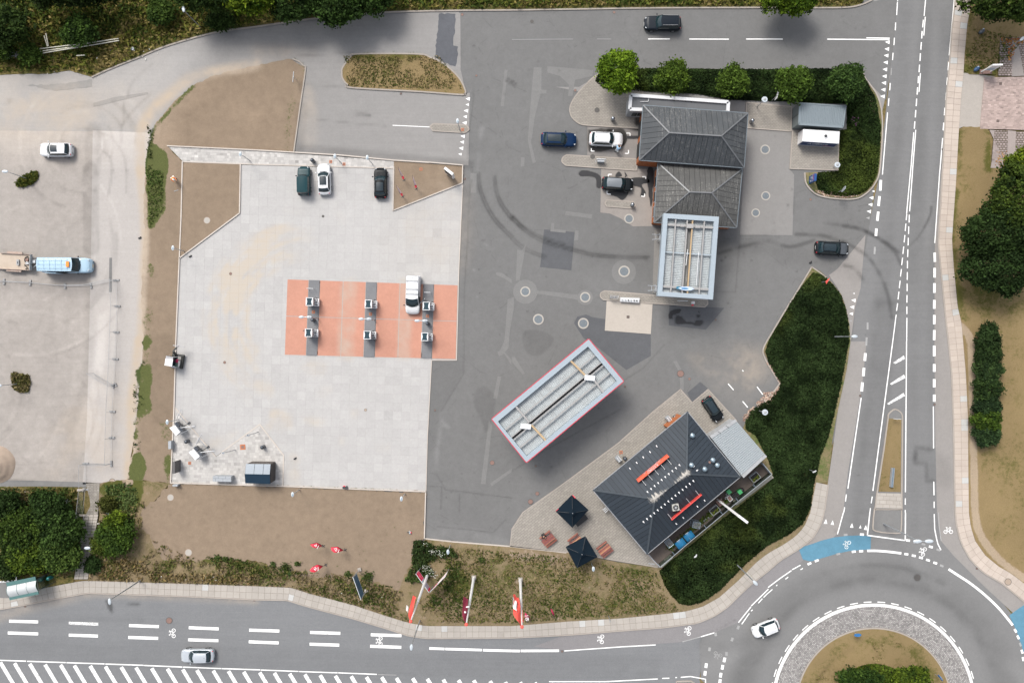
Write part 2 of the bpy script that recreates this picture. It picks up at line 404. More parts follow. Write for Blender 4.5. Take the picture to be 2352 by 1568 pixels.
for c,r,pts in((1,2,((2000,510),(2040,430),(2110,415),(2180,480),(2200,560),(2170,720),(2110,840),(2080,740),(2010,600))),(2,1,((100,1490),(200,1460),(340,1500),(380,1568),(250,1700),(120,1650)))):
 blob(Z(c,r,*pts),-.16,soft=.15,brk=.2)
for pts,wd,am in((Z(1,2,(2060,760),(2030,1000),(1990,1250),(1960,1500)),.6,.05),(Z(1,2,(1705,640),(1690,850),(1665,1000),(1655,1160)),.5,.16),(Z(1,0,(2060,1200),(2050,1400),(2040,1560)),.45,.14),(Z(1,0,(2080,1180),(2070,1260)),.5,.3),(Z(1,2,(1715,740),(1760,780)),.6,.3)):
 stroke(pts,wd,am,soft=.3,brk=.7)
for X,Y in((1113,560),(1118,563),(1088,620),(1096,681)):dot(X,Y,3,.25)
for pts in(Z(1,2,(1912,0),(1905,300),(1700,640)),Z(1,2,(1600,1205),(1660,1220),(1700,1290),(1740,1360),(2350,1435)),Z(1,2,(1705,1330),(1700,1540)),Z(1,2,(1575,1325),(1700,1332)),Z(1,2,(1868,1400),(1865,1568)),Z(2,1,(2100,590),(2350,590)),Z(2,1,(2095,590),(2055,1115),(1860,1110)),Z(1,1,(1985,0),(1955,320),(1940,700),(1915,1100),(1905,1568)),Z(3,1,(240,240),(235,400)),Z(3,1,(50,380),(50,580)),Z(2,2,(960,400),(1200,250),(1400,30)),Z(2,2,(0,1190),(300,1000),(1000,620)),Z(0,2,(0,1265),(320,1275)),Z(1,0,(375,515),(900,490)),Z(1,0,(460,780),(880,810)),Z(1,0,(560,1100),(1200,1160)),Z(1,0,(1990,700),(2000,900),(1960,1200),(1945,1460)),Z(2,0,(690,1160),(690,1420)),Z(1,3,(1665,130),(2180,185),(2300,60)),Z(2,3,(1735,1150),(2060,985)),Z(2,3,(1735,1160),(1733,1510)),Z(2,3,(2275,585),(2350,680))):
 stroke(pts,.14,-.28,soft=.07,brk=.25,sm=False)
blob(Z(1,2,(1585,380),(1600,180),(1910,170),(1905,300),(1700,640),(1650,900),(1580,1100)),-.07,soft=.3,brk=.1,sm=False)
for pts in(Z(1,3,(1600,130),(1900,150),(2180,190),(2300,300),(1700,300)),):blob(pts,.16,soft=.6,brk=.8)
for X,Y,r in((1111,1236,10),(1300,1195,8),(1600,880,16),(1660,860,18),(1620,850,12)):dot(X,Y,r,.08,soft=.6,brk=.8,rag=.6)
blob(Z(2,2,(1700,100),(2250,80),(2350,350),(2150,600),(1950,500),(1800,300)),.38,'S',soft=2,brk=.8)
wet=[Z(2,0,(700,1200),(720,1190),(1000,1180),(1060,1250),(1045,1330),(1000,1350),(930,1370),(760,1400),(700,1380)),Z(2,0,(1060,1250),(1180,1252),(1180,1272),(1060,1275)),Z(2,0,(1060,1190),(1180,1185),(1150,1205)),Z(2,0,(1130,1090),(1180,1090),(1170,1160),(1130,1150)),Z(2,0,(870,1180),(935,1200),(880,1215))]
wet+=[Z(2,1,*q)for q in(((615,30),(650,5),(760,20),(815,60),(815,150),(780,150),(770,70),(700,45),(640,50)),((1100,70),(1240,70),(1260,110),(1190,130),(1230,210),(1180,240),(1190,160),(1110,130)),((900,190),(1060,190),(1050,240),(1010,270),(960,240),(890,215)),((980,10),(950,55),(1010,50)),((1035,10),(1060,50),(1045,50)),((1240,0),(1300,0),(1285,295),(1268,295)),((1440,1320),(1470,1310),(1465,1355),(1445,1355)),((1455,1290),(1545,1270),(1540,1300),(1480,1320)),((1510,1340),(1545,1340),(1600,1390),(1640,1390),(1640,1400),(1530,1400),(1510,1400)),((1690,1380),(1750,1385),(1720,1420),(1690,1410)),((1700,1325),(1725,1330),(1710,1350)),((1715,1290),(1725,1305),(1712,1300)),((1650,1400),(1690,1405),(1680,1418)))]
for q in wet:blob(q,-.88,soft=.06,brk=.15,rag=.18)
g=random.Random(4)
for i in range(90):
 cx_,cy_,r=g.choice([(60,560,g.uniform(30,300)),(-80,900,g.uniform(120,340)),(190,330,g.uniform(30,160)),(60,960,g.uniform(40,260))])
 a0=g.uniform(-60,250);pts=arc(cx_,cy_,r,a0,a0+g.uniform(25,80),9)
 stroke([(x,y)for x,y in pts],g.uniform(.2,.5),g.choice((.12,-.15,-.11,.10)),soft=.12,brk=.7)
for i in range(26):
 x=g.uniform(100,290);stroke([(x,700),(x-g.uniform(-10,30),850),(x-g.uniform(20,60),1000)],g.uniform(.5,1.6),g.choice((.07,-.05,.05)),soft=.5,brk=.8)
for pts in(Z(0,0,(900,985),(1000,1030),(1080,1110),(1115,1180),(1115,1310)),Z(0,0,(900,1210),(1000,1250),(1080,1330),(1140,1440),(1160,1568)),Z(0,0,(1130,980),(1200,1090),(1250,1190),(1240,1320)),Z(0,0,(950,1390),(1010,1450),(1035,1568)),Z(0,0,(1170,900),(1200,790),(1290,680),(1400,590)),Z(0,0,(560,1040),(650,990),(760,972),(860,970)),Z(0,1,(1030,0),(1010,150),(990,230)),Z(0,1,(1165,0),(1160,200)),Z(0,0,(1135,950),(1130,1150)),Z(0,0,(1380,870),(1240,1000),(1120,1150))):
 stroke(pts,.32,-.2,soft=.15,brk=.5)
for pts in(Z(0,1,(830,0),(840,700)),Z(0,0,(860,1200),(850,1568))):stroke(pts,2.2,-.22,soft=.25,brk=.55)
stroke(Z(0,1,(820,750),(800,1568)),2.6,-.06,soft=.4,brk=.7)
blob(Z(0,2,(400,560),(740,600),(720,860),(560,900),(400,800)),-.10,soft=1,brk=.5);blob(Z(0,2,(100,480),(260,520),(280,640),(140,620)),-.1,soft=.8,brk=.5)
blob(Z(0,1,(840,1200),(1200,1100),(1200,1568),(900,1568)),.05,'S',soft=2)
for q in(Z(0,0,(0,980),(400,800),(800,900),(800,1200),(0,1200)),Z(0,2,(500,700),(1200,300),(1180,1200),(500,1200))):blob(q,.3,'S',soft=2,brk=.9)
dot(*Z(0,0,(90,930))[0],9,-.22,rag=.6)
blob([(-60,150),(120,160),(300,120),(430,110),(430,190),(360,260),(330,330),(-60,330)],.38,soft=4.5,brk=.15);blob([(-60,150),(120,160),(300,120),(380,130),(330,330),(-60,330)],.22,'S',soft=4,brk=.6)
blob(Z(0,0,(1500,560),(2350,260),(2350,400),(1700,700)),-.05,soft=2,brk=.6);blob(Z(1,0,(0,420),(500,430),(500,520),(60,560)),.3,'S',soft=1,brk=.6)
blob(Z(1,0,(450,800),(540,900),(560,1300),(400,1300)),.3,'S',soft=.7,brk=.5)
blob(Z(1,0,(700,150),(1650,120),(1650,230),(800,300)),-.09,soft=1.6,brk=.5)
blob(Z(1,0,(380,1320),(2000,1480),(1990,1560),(1700,1500),(350,1400)),-.27,soft=.35,brk=.25,sm=False)
stroke(Z(1,0,(430,990),(390,1400)),1.4,-.18,soft=.3)
for x in(0,1):stroke(Z(1,0,(920,1030+30*x),(1050,1060+5*x)),.3,-.25,soft=.15)
for i in range(150):
 r=g.uniform(128,235);a0=g.uniform(120,262)
 f=math.exp(-((a0-195)/45)**2)*math.exp(-((r-178)/38)**2)
 pts=arc(700,735,r,a0,a0+g.uniform(6,22),6)
 stroke([(x+g.uniform(-2,2),y*1.0+g.uniform(-2,2))for x,y in pts],g.uniform(.25,.7),.9*f+.15,'S',soft=.2,brk=.55)
stroke(arc(700,735,168,165,232,20),1.3,-.05,soft=.5,brk=.7)
for c,r,pts,am in((1,2,((430,260),(500,190),(640,200),(630,280),(520,310)),.75),(1,2,((150,640),(330,690),(340,790),(240,820),(100,790),(150,730)),.95),(1,2,((440,700),(640,720),(560,780),(460,750)),.7),(1,2,((1080,950),(1200,950),(1200,1010),(1120,1000)),.7),(1,2,((590,440),(690,420),(680,470),(600,490)),.5),(1,1,((500,740),(580,740),(560,800),(500,790)),.6),(1,1,((270,350),(440,360),(430,400),(290,390)),.5),(1,2,((880,640),(940,640),(930,690),(890,680)),.8),(1,2,((0,360),(140,380),(150,490),(20,440)),.6),(1,2,((1340,1210),(1390,1210),(1370,1310),(1330,1300)),.6),(0,2,((1930,900),(2150,820),(2200,860),(2000,980)),.7),(0,2,((2000,60),(2350,30),(2350,140),(2050,300)),.35),(1,2,((260,1050),(380,1060),(380,1300),(260,1300)),.55),(1,1,((700,300),(820,440),(760,480)),.3),(1,2,((760,900),(820,890),(800,960)),.5)):
 blob(Z(c,r,*pts),am,'S',soft=.5,brk=.85,rag=.5)
blob(Z(1,1,(1600,150),(1880,150),(1850,900),(1300,900),(1100,600)),.3,'S',soft=2.5,brk=.7)
for u in(.36,.39,.68,.72,.33):stroke([(660+392*u,645),(655+392*u,730),(652+392*u,820)],g.uniform(.5,1.0),.5,'S',soft=.4,brk=.7)
for i in range(260):
 X,Y=g.uniform(990,1990),g.uniform(40,1240)
 dot(X,Y,g.uniform(.5,1.8),-g.uniform(.15,.45),soft=.06,brk=0,rag=.03)
for off in(0,30):stroke([(-20,1478+off),(600,1500+off),(1100,1517+off),(1500,1520+off)],1.6,-.09,soft=1,brk=.4)
blob(Z(0,3,(975,800),(1030,830),(1040,860),(1035,900),(1000,895),(980,850)),-.55,soft=.08,brk=.1,rag=.1);dot(*Z(0,3,(1025,912))[0],4,-.4)
stroke(Z(0,3,(200,1070),(450,1000),(700,975),(1300,985)),.7,-.1,soft=.4,brk=.5);stroke(Z(0,3,(1180,842),(1270,842)),.4,-.4,soft=.2,brk=.8)
stroke(Z(0,3,(0,955),(230,880),(800,745)),1.2,.3,'S',soft=.8,brk=.4);stroke(Z(0,3,(800,745),(2350,815)),.8,.35,'S',soft=.5,brk=.4)
blob(Z(0,1,(1350,-200),(1530,-150),(1530,100),(1535,330),(1470,440),(1390,540),(1350,420)),.7,'G',soft=.25,brk=.15,rag=.35)
blob(Z(0,1,(1340,860),(1420,870),(1430,1200),(1400,1568),(1310,1568),(1320,1100)),.5,'G',soft=.3,brk=.5,rag=.6)
blob(Z(0,2,(1310,0),(1395,0),(1390,500),(1330,700),(1240,900),(1260,600)),.45,'G',soft=.3,brk=.5,rag=.7)
blob(Z(0,2,(1250,1020),(1320,1080),(1330,1250),(1260,1290),(1190,1200)),.8,'G',soft=.3,brk=.2,rag=.5)
blob(Z(0,2,(930,1310),(1100,1290),(1290,1300),(1300,1400),(1240,1568),(1060,1568),(970,1420)),.85,'G',soft=.3,brk=.15,rag=.5)
blob(Z(0,3,(1060,0),(1240,0),(1210,110),(1130,120)),.8,'G',soft=.3,brk=.2,rag=.5)
blob(Z(0,2,(1250,300),(1400,300),(1395,700),(1300,980),(1240,900)),.4,'G',soft=.5,brk=.5,rag=.9)
blob(Z(0,2,(1400,750),(1560,760),(1575,1300),(1330,1290),(1300,950)),.28,'G',soft=.6,brk=.6,rag=.8)
blob(Z(0,2,(1480,760),(1575,780),(1575,900),(1500,900)),.5,'G',soft=.4,brk=.4,rag=.5);blob(Z(0,2,(1510,1080),(1570,1050),(1570,1280),(1520,1280)),.6,'G',soft=.3,brk=.4,rag=.4)
blob(Z(0,0,(1500,1340),(1545,1350),(1550,1568),(1500,1568)),.4,'G',soft=.3,brk=.5,rag=.5)
for pts in(Z(0,0,(1850,740),(1720,850),(1600,980),(1480,1110),(1420,1180),(1390,1300),(1370,1568)),):
 stroke(pts,.8,.62,'G',soft=.35,brk=.8)
stroke(Z(1,0,(340,540),(430,600),(440,660),(390,800),(320,1000),(280,1390)),1.7,.42,'G',soft=.8,brk=.7)
stroke(Z(0,0,(1300,1568),(1300,1200),(1420,1000),(1560,870),(1800,700),(2350,600)),1.4,.8,'S',soft=.6,brk=.5)
stroke(Z(0,1,(1290,0),(1330,550),(1320,900),(1290,1568)),1.1,.9,'S',soft=.4,brk=.3);stroke(Z(0,2,(1280,0),(1220,500),(1210,900),(1175,1280)),1.3,.9,'S',soft=.5,brk=.3)
blob(Z(0,1,(1550,150),(1650,150),(1640,560),(1560,500)),-.10,soft=.5,brk=.5)
blob(Z(0,2,(1400,0),(1600,0),(1600,560),(1520,760),(1430,740),(1385,600)),-.12,soft=.3,brk=.3)
stroke(Z(0,3,(1400,60),(1560,420),(1900,470),(2350,520)),3.2,.38,'G',soft=1.5,brk=.85)
stroke(Z(1,2,(0,1330),(800,1345),(1560,1385)),.5,.5,'G',soft=.3,brk=.7);stroke(Z(1,2,(1545,1400),(1540,1568)),.3,.5,'G',soft=.2,brk=.6)
for i in range(240):
 X,Y=g.uniform(345,965),g.uniform(1135,1300)
 dot(X,Y,g.uniform(.6,2.6),-g.uniform(.05,.2),soft=.15,brk=0,rag=.1)
 if g.random()<.3:dot(X,Y,g.uniform(1,2.5),.5,'G',soft=.12,brk=0,rag=.3)
for i in range(140):dot(g.uniform(390,690),g.uniform(170,345),g.uniform(2,9),g.choice((.04,-.05)),soft=.4,brk=.3,rag=.3)
dot(*Z(0,0,(2180,1000))[0],25,.10,soft=1.5);dot(*Z(0,0,(2330,1080))[0],22,.12,soft=1.2)
stroke(Z(1,0,(930,510),(1480,505)),1.4,.5,'G',soft=.5);stroke(Z(3,1,(1690,660),(1740,1200),(1800,1380)),1.2,.35,'G',soft=.5,brk=.6)
stroke(Z(3,1,(1720,200),(1690,600)),.8,.5,'G',soft=.4,brk=.5);stroke(Z(3,0,(2000,1180),(2030,1300),(2020,1560)),1.0,.55,'G',soft=.4)
stroke(Z(3,0,(1760,1200),(1750,1560)),.6,.4,'G',soft=.3,brk=.6);stroke(Z(3,0,(1800,640),(2090,680)),1.2,.5,'G',soft=.4,brk=.3);stroke(Z(3,0,(1850,150),(1805,640)),.9,.45,'G',soft=.4,brk=.5)
blob(Z(3,1,(1740,1000),(2350,950),(2350,1300),(1850,1300)),.35,'G',soft=2,brk=.5);blob(Z(3,2,(1920,980),(2350,900),(2350,1300),(2000,1300)),.16,'G',soft=2.5,brk=.7)
stroke(Z(3,1,(2000,100),(1900,500),(1830,1000)),2.4,.25,'S',soft=1.2,brk=.5)
stroke(Z(2,3,(0,380),(500,440)),2,.3,'S',soft=1,brk=.6);blob(Z(2,3,(0,430),(600,480),(1200,470),(1300,620),(600,620),(0,640)),.22,'G',soft=1.5,brk=.5)
blob(Z(2,3,(200,740),(900,700),(1400,840),(1400,900),(300,920)),.25,'G',soft=1.5,brk=.6);blob(Z(1,3,(1850,500),(2350,500),(2350,760),(1800,740)),.4,'G',soft=1.5,brk=.5)
stroke(arc(*RB,148,190,350,30),1.3,.3,'G',soft=.7,brk=.8)
stroke(arc(*RB,140,200,250,10),.5,-.3,soft=.3,brk=.7)
stroke(Z(3,1,(1770,1430),(1850,1540))+Z(3,2,(1868,200),(1875,700),(1888,1200))+Z(3,3,(1905,50),(1965,230),(2070,380),(2200,500),(2350,600)),1.3,1.0,'S',soft=.35,brk=.15)
def samp(x,y,jitter=0):
 ix=np.clip((x*RES+GW/2),0,GW-1.001);iy=np.clip((y*RES+GH/2),0,GH-1.001)
 x0=ix.astype(int);y0=iy.astype(int);fx=ix-x0;fy=iy-y0;out=[]
 for a in(cM,cS,cG):
  out.append((a[y0,x0]*(1-fx)+a[y0,np.minimum(x0+1,GW-1)]*fx)*(1-fy)+(a[np.minimum(y0+1,GH-1),x0]*(1-fx)+a[np.minimum(y0+1,GH-1),np.minimum(x0+1,GW-1)]*fx)*fy)
 return np.stack([out[0]*.5,out[1],out[2],np.ones_like(out[0])],-1)
def surf(name,poly,z,mat,res=.4,skirt=0,parent=None,kind='structure',world=False,rough=0,jag=0):
 """one ground surface: dense sheet inside a surveyed outline"""
 pts=poly if world else[P(*q)[:2]for q in poly]
 pts=[(p[0],p[1])for p in pts]
 if area(pts)<0:pts=pts[::-1]
 bd=[]
 for i in range(len(pts)):
  a,b=pts[i],pts[(i+1)%len(pts)];L=math.hypot(b[0]-a[0],b[1]-a[1]);n=max(1,int(L/max(res or 3,.35)))
  nx,ny=(b[1]-a[1])/(L+1e-9),-(b[0]-a[0])/(L+1e-9)
  for k in range(n):
   j=(R.uniform(-1,1)*jag)if jag and k else 0
   bd.append((a[0]+(b[0]-a[0])*k/n+nx*j,a[1]+(b[1]-a[1])*k/n+ny*j))
 V=[Vector(p)for p in bd]
 if res:
  xs=[p[0]for p in bd];ys=[p[1]for p in bd]
  X,Y=np.meshgrid(np.arange(min(xs)+res/2,max(xs),res),np.arange(min(ys)+res/2,max(ys),res))
  X=X.ravel();Y=Y.ravel();X=X+rng.uniform(-.02,.02,X.shape);Y=Y+rng.uniform(-.02,.02,Y.shape)
  k=inside(X,Y,bd);X,Y=X[k],Y[k]
  if len(X):
   k=np.ones(X.shape,bool)
   ba=np.array(bd);cell={}
   key=set()
   for i in range(len(bd)):
    a,b=ba[i],ba[(i+1)%len(bd)];n=max(1,int(np.hypot(*(b-a))/.1))
    for t in np.linspace(0,1,n+1):q=a+(b-a)*t;key.add((int(round(q[0]/.15)),int(round(q[1]/.15))))
   gxk=np.round(X/.15).astype(int);gyk=np.round(Y/.15).astype(int)
   k=np.array([(u,v)not in key for u,v in zip(gxk,gyk)])
   V+=[Vector((u,v))for u,v in zip(X[k],Y[k])]
 r=delaunay_2d_cdt(V,[],[list(range(len(bd)))],1,1e-6)
 vs=np.array([(v[0],v[1])for v in r[0]]);fs=[list(f)for f in r[2]]
 zz=np.full(len(vs),z,float)
 if rough:zz+=rough*(np.random.default_rng(3).random(len(vs))-.5)
 me_v=np.c_[vs,zz]
 if skirt:
  nb=len(vs);lo=[(p[0],p[1],z-skirt)for p in bd];hi=[(p[0],p[1],z)for p in bd]
  me_v=np.r_[me_v,np.array(lo+hi)];n=len(bd)
  fs+=[[nb+i,nb+(i+1)%n,nb+n+(i+1)%n]for i in range(n)]+[[nb+i,nb+n+(i+1)%n,nb+n+i]for i in range(n)]
 F=np.array(fs)
 a,b,c=me_v[F[:,0]],me_v[F[:,1]],me_v[F[:,2]]
 cr=(b[:,0]-a[:,0])*(c[:,1]-a[:,1])-(b[:,1]-a[:,1])*(c[:,0]-a[:,0])
 F[cr<0]=F[cr<0][:,::-1]
 me=raw_mesh(name,me_v,F,samp(me_v[:,0],me_v[:,1]),'paint')
 o=obj(name,me,mat,parent)
 if kind and parent is None:tag(o,kind=kind)
 return o
# -- the setting
gm_=raw_mesh('ground',[(-900,-900,-.06),(900,-900,-.06),(900,900,-.06),(-900,900,-.06)],[(0,1,2,3)],[(.5,0,.2,1)]*4,'paint')
tag(obj('ground',gm_,M_lawn),kind='structure')
BX=[(-60,-50),(2412,-50),(2412,1640),(-60,1640)]
forecourt=surf('forecourt',[(600,-50),(2060,-50),(2000,500),(1960,900),(1800,1300),(600,1300)],0,M_asph,.16)
top_edge=Z(0,0,(0,690),(240,680),(440,680),(640,650),(850,710),(945,665),(1100,600),(1280,530),(1465,450),(1680,380),(1900,320),(2080,283),(2350,250))+Z(1,0,(410,190),(800,145),(1130,120),(1450,108),(1900,100),(2350,97))+Z(2,0,(500,90),(1300,78),(2350,74))+Z(3,0,(420,76),(720,72),(860,45),(960,0),(980,-60))
surf('street',[(-60,176)]+top_edge+[(2060,-60),(2070,30),(2050,150),(2010,330),(1990,345),(1080,160),(1076,380),(680,352),(640,150),(480,180),(380,280),(340,330),(-60,300)],.004,M_asph_top,.3)
surf('forecourt_lane',[(1055,22),(1176,22),(1764,16),(1980,10),(2066,-10),(2060,60),(2035,230),(1985,180),(1960,158),(1400,158),(1330,200),(1150,200),(1070,215),(1058,160)],.008,M_asph,.3)
surf('gravel_yard',[(-60,300),(215,302),(210,600),(205,760),(200,960),(196,1060),(193,1112),(-60,1120)],.008,M_yard,.25)
surf('drive',[(213,300),(344,305),(348,330),(338,420),(337,560),(330,700),(332,784),(322,884),(310,1000),(297,1066),(291,1112),(190,1112),(200,960),(209,600)],.012,M_drive,.25)
surf('yard_apron',Z(0,2,(-200,1270),(300,1275),(750,1290),(930,1300),(900,1340),(700,1335),(400,1330),(-200,1330)),.012,M_patch,.4)
main_L=[(2066,-50),(2053,100),(2037,235),(2026,330),(2020,400),(2005,470),(1990,560),(1975,640),(1965,700),(1958,784),(1945,900),(1925,1020),(1905,1109),(1893,1190),(1860,1260)]
main_R=[(2225,-50),(2206,40),(2185,250),(2170,400),(2160,560),(2175,700),(2190,784),(2195,1000),(2196,1176),(2210,1260),(2250,1330),(2352,1430),(2412,1480)]
surf('main_road',main_L+[(1860,1300),(2200,1330)]+main_R[::-1][3:],.012,M_asph_road,.2)
surf('roundabout_road',[(1700,1640),(1610,1560),(1606,1480),(1620,1440),(1700,1370),(1800,1290),(1865,1240),(1990,1225),(2075,1228),(2180,1240),(2225,1300),(2300,1380),(2352,1445),(2412,1500),(2412,1640)],.016,M_asph_rb,.25)
pu_top=[(-60,1385)]+Z(0,3,(0,775),(70,790),(420,690),(680,640),(780,625),(1300,640),(2350,675))+Z(1,3,(330,690),(480,740),(900,850),(1200,950),(1400,1010),(1560,1040),(2350,1040))+Z(2,3,(500,1000),(1000,970),(1400,930),(1600,905),(1750,862),(1900,780),(2080,620),(2250,450))+Z(3,3,(0,372),(130,300),(250,220),(330,130),(385,0))+Z(3,2,(410,1430),(440,1290))
pu_bot=[(-60,1408)]+Z(0,3,(0,885),(250,840),(500,790),(800,735),(1100,745),(1700,765),(2350,795))+Z(1,3,(290,800),(480,860),(900,970),(1200,1060),(1400,1125),(1560,1150),(2350,1145))+Z(2,3,(500,1120),(1000,1080),(1400,1050),(1700,1010),(1850,950),(1980,860),(2100,740),(2200,650))+Z(3,3,(0,530),(100,440),(280,330),(400,240),(470,130),(510,0))+Z(3,2,(530,1430),(550,1295))
surf('main_street',pu_bot[:-7]+[(1790,1290),(1800,1330),(1700,1400),(1620,1470),(1606,1560),(1640,1640),(-60,1640)],.008,M_asph_b,.25)
cyc_R=[(2188,-50),(2190,0),(2176,250),(2162,392),(2147,560),(2146,784),(2148,1000),(2152,1176),(2160,1240),(2190,1275)]
fw_in=Z(3,0,(1725,-100),(1718,60),(1690,300),(1670,600),(1640,900),(1620,1300))+Z(3,1,(1605,0),(1590,300),(1565,660),(1580,800),(1600,1000),(1640,1400))+Z(3,2,(1660,0),(1690,300),(1705,700),(1715,1200))+Z(3,3,(1722,0),(1735,120),(1775,280),(1860,430),(1980,550),(2140,640),(2350,810),(2600,1010))
fw_out=Z(3,0,(1865,-100),(1850,120),(1830,210),(1803,500),(1795,660),(1770,900),(1745,1300))+Z(3,1,(1725,100),(1700,450),(1688,640),(1705,900),(1740,1250),(1775,1400))+Z(3,2,(1790,0),(1815,300),(1835,700),(1838,1200))+Z(3,3,(1843,0),(1860,130),(1900,260),(1990,390),(2110,490),(2230,560),(2350,650),(2600,830))
surf('east_cycle_track',[(p[0]-0,p[1])for p in cyc_R]+[(2260,1345),(2352,1430),(2412,1485)]+fw_in[::-1],.020,M_cycle,.3)
surf('west_cycle_track',Z(3,1,(895,590),(880,750),(850,1080),(800,1250),(760,1568))+Z(3,2,(905,0),(870,350),(800,800),(733,1200),(690,1568))+Z(3,3,(630,200),(600,230),(480,270),(330,330),(285,345))+Z(3,3,(400,240),(470,130),(510,0))+Z(3,2,(530,1430),(600,950),(660,500),(740,0))+Z(3,1,(745,1500),(700,1200),(640,1080),(560,960),(640,900)),.020,M_cycle,.3)
surf('bend_cycle_track',pu_bot[-16:-5]+Z(3,3,(285,345),(320,440),(215,530),(100,612),(0,692))+Z(2,3,(2195,862),(2080,1010),(1860,1100),(1735,1140),(1560,1188),(1200,1215),(480,1268),(200,1230)),.020,ground_mat('grey_cycle_asphalt',(.19,.183,.185),.07,.07,.26,fine=8),.3)
surf('grass_bank',[(-60,176)]+top_edge[:-2]+[(2003,-60),(-60,-60)],.07,M_wild,.4,skirt=.12,jag=.08)
west=Z(1,0,(440,610),(310,545),(150,572))+[(588,152)]+Z(0,0,(2180,640),(1960,700),(1790,780),(1640,900),(1540,1010),(1430,1140),(1400,1240),(1370,1400),(1345,1568))+Z(0,1,(1320,300),(1330,560),(1310,900),(1300,1200),(1320,1568))+Z(0,2,(1295,300),(1270,600),(1240,850),(1230,1000),(1185,1130),(1170,1262))+[(393,1108),(401,934),(405,784),(412,605),(418,430),(420,373),(386,337),(676,350)]+Z(1,0,(350,1390),(410,960),(455,650))
surf('soil_bank',west,.10,M_soil,.25,skirt=.12,jag=.1)
surf('weedy_corner',Z(0,2,(1170,1262),(930,1300),(860,1335))+Z(0,3,(925,30),(870,250),(830,450),(815,628))+pu_top[6:13]+[(970,1250),(930,1290),(860,1310),(600,1290),(500,1290),(390,1250),(330,1180),(393,1108)],.095,M_bank,.3,skirt=.12,jag=.1)
surf('soil_lot',[(393,1110),(650,1116),(978,1129),(975,1235)]+Z(1,3,(1480,260),(1440,340),(1430,440),(1340,640),(1300,720),(1180,660),(1000,600),(900,540),(780,590),(560,600),(300,560),(100,470),(0,440))+Z(0,3,(2300,440),(2000,420),(1700,450),(1520,440),(1420,330),(1380,200),(1300,150),(1300,0)),.108,M_soil,.22,jag=.25)
surf('south_bank',[(978,1236),(1176,1254),(1301,1267),(1420,1290),(1513,1303),(1600,1290),(1800,1150),(1868,1100)]+pu_top[::-1][0:18]+[(938,1380),(925,1300)],.10,M_bank,.3,skirt=.12)
surf('stepped_path_bank',Z(0,2,(-200,1330),(400,1335),(700,1338),(760,1350))+Z(0,3,(770,30),(740,200),(690,480),(680,640),(420,690),(70,790),(-200,800)),.09,M_wild,.3,skirt=.12,jag=.1)
island=Z(1,0,(930,500),(870,530),(800,620),(790,680),(800,730),(840,780),(890,810),(1500,845),(1880,873),(1915,865),(1925,840),(1880,740),(1800,650),(1700,575),(1600,530),(1480,500))
surf('lawn_island',island,.12,M_lawn,.3,skirt=.12)
surf('lot_soil_west',[(421,374),(552,378),(550,489),(415,591)],.118,M_soil,.25)
surf('lot_soil_east',[(905,371),(1062,382),(1061,421),(904,483)],.118,M_soil,.25)
surf('north_east_lawn',Z(3,0,(1862,-200),(1850,120),(1830,200),(1805,480),(1800,655),(1850,685),(2090,690),(2120,450),(2130,345),(2600,345),(2600,-200)),.10,M_lawn,.35,skirt=.1)
surf('east_lawn',Z(3,0,(1760,1200),(1790,1165),(1960,1170),(2020,1190),(2040,1300),(2040,1540),(2600,1540))+[(2412,392),(2412,1360)]+fw_out[::-1][1:19],.10,M_lawn,.35,skirt=.1,jag=.05)
# -- pavements laid in slabs
def pavement(name,top,bot,ncol,rows,mat,z=.11,joint=.02,odd=None,label=None):
 a=resample([P(*q)[:2]for q in top],ncol+1);bb=resample([P(*q)[:2]for q in bot],ncol*12+1)
 b=[];k0=0
 for i in range(ncol+1):
  d=(a[min(i+1,ncol)]-a[max(i-1,0)]);sl=bb[k0:];e=np.abs((sl-a[i])@d)/np.hypot(*d)+.02*np.hypot(*(sl-a[i]).T);far=np.hypot(*(sl-a[i]).T)>5;e[far]=1e3;k0+=int(np.argmin(e));b.append(bb[k0])
 b=np.array(b)
 bed=surf(name,[tuple(q)for q in a]+[tuple(q)for q in b[::-1]],z-.02,M_joint,None,skirt=.12,world=True)
 n=0;rest=MB()
 for i in range(ncol):
  for r in range(rows):
   f0,f1=r/rows,(r+1)/rows
   q=[a[i]+(b[i]-a[i])*f0,a[i+1]+(b[i+1]-a[i+1])*f0,a[i+1]+(b[i+1]-a[i+1])*f1,a[i]+(b[i]-a[i])*f1]
   c=sum(q)/4;off=0
   q=[p+(c-p)*min(.4,joint/np.hypot(*(c-p))*1.2)for p in q]
   hz=z+R.uniform(-.004,.004)
   seen=abs(c[0])<70 and abs(c[1])<47
   m=MB()if(seen and n<296)else rest
   m.prism([tuple(p)for p in q],z-.05,hz,False)
   if m is not rest:
    n+=1;m.build('paving_slab',odd if(odd and R.random()<.04)else mat,bed)
 if rest.v:tag(rest.build('paving_slabs',mat,bed),kind='stuff')
 kb=MB()
 for side,sgn in((b,1),):
  for i in range(0,ncol):
   p,q=side[i],side[i+1];d=q-p;nrm=np.array([-d[1],d[0]]);nrm/=np.hypot(*nrm)+1e-9
   if np.dot(nrm,side[i]-a[i])<0:nrm=-nrm
   kb.prism([tuple(p+nrm*.01),tuple(q+nrm*.01),tuple(q+nrm*.16),tuple(p+nrm*.16)],0,z+.006,False)
 kb.build('kerb',M_kerb,bed)
 return bed
M_pslab_new=rand_mat('new_grey_slab',(.40,.40,.39),.04)
pavement('south_pavement',pu_top,pu_bot,146,2,M_pslab,odd=M_pslab_new)
pavement('east_pavement',fw_out,fw_in,112,2,M_pslab2,odd=M_pslab_new)
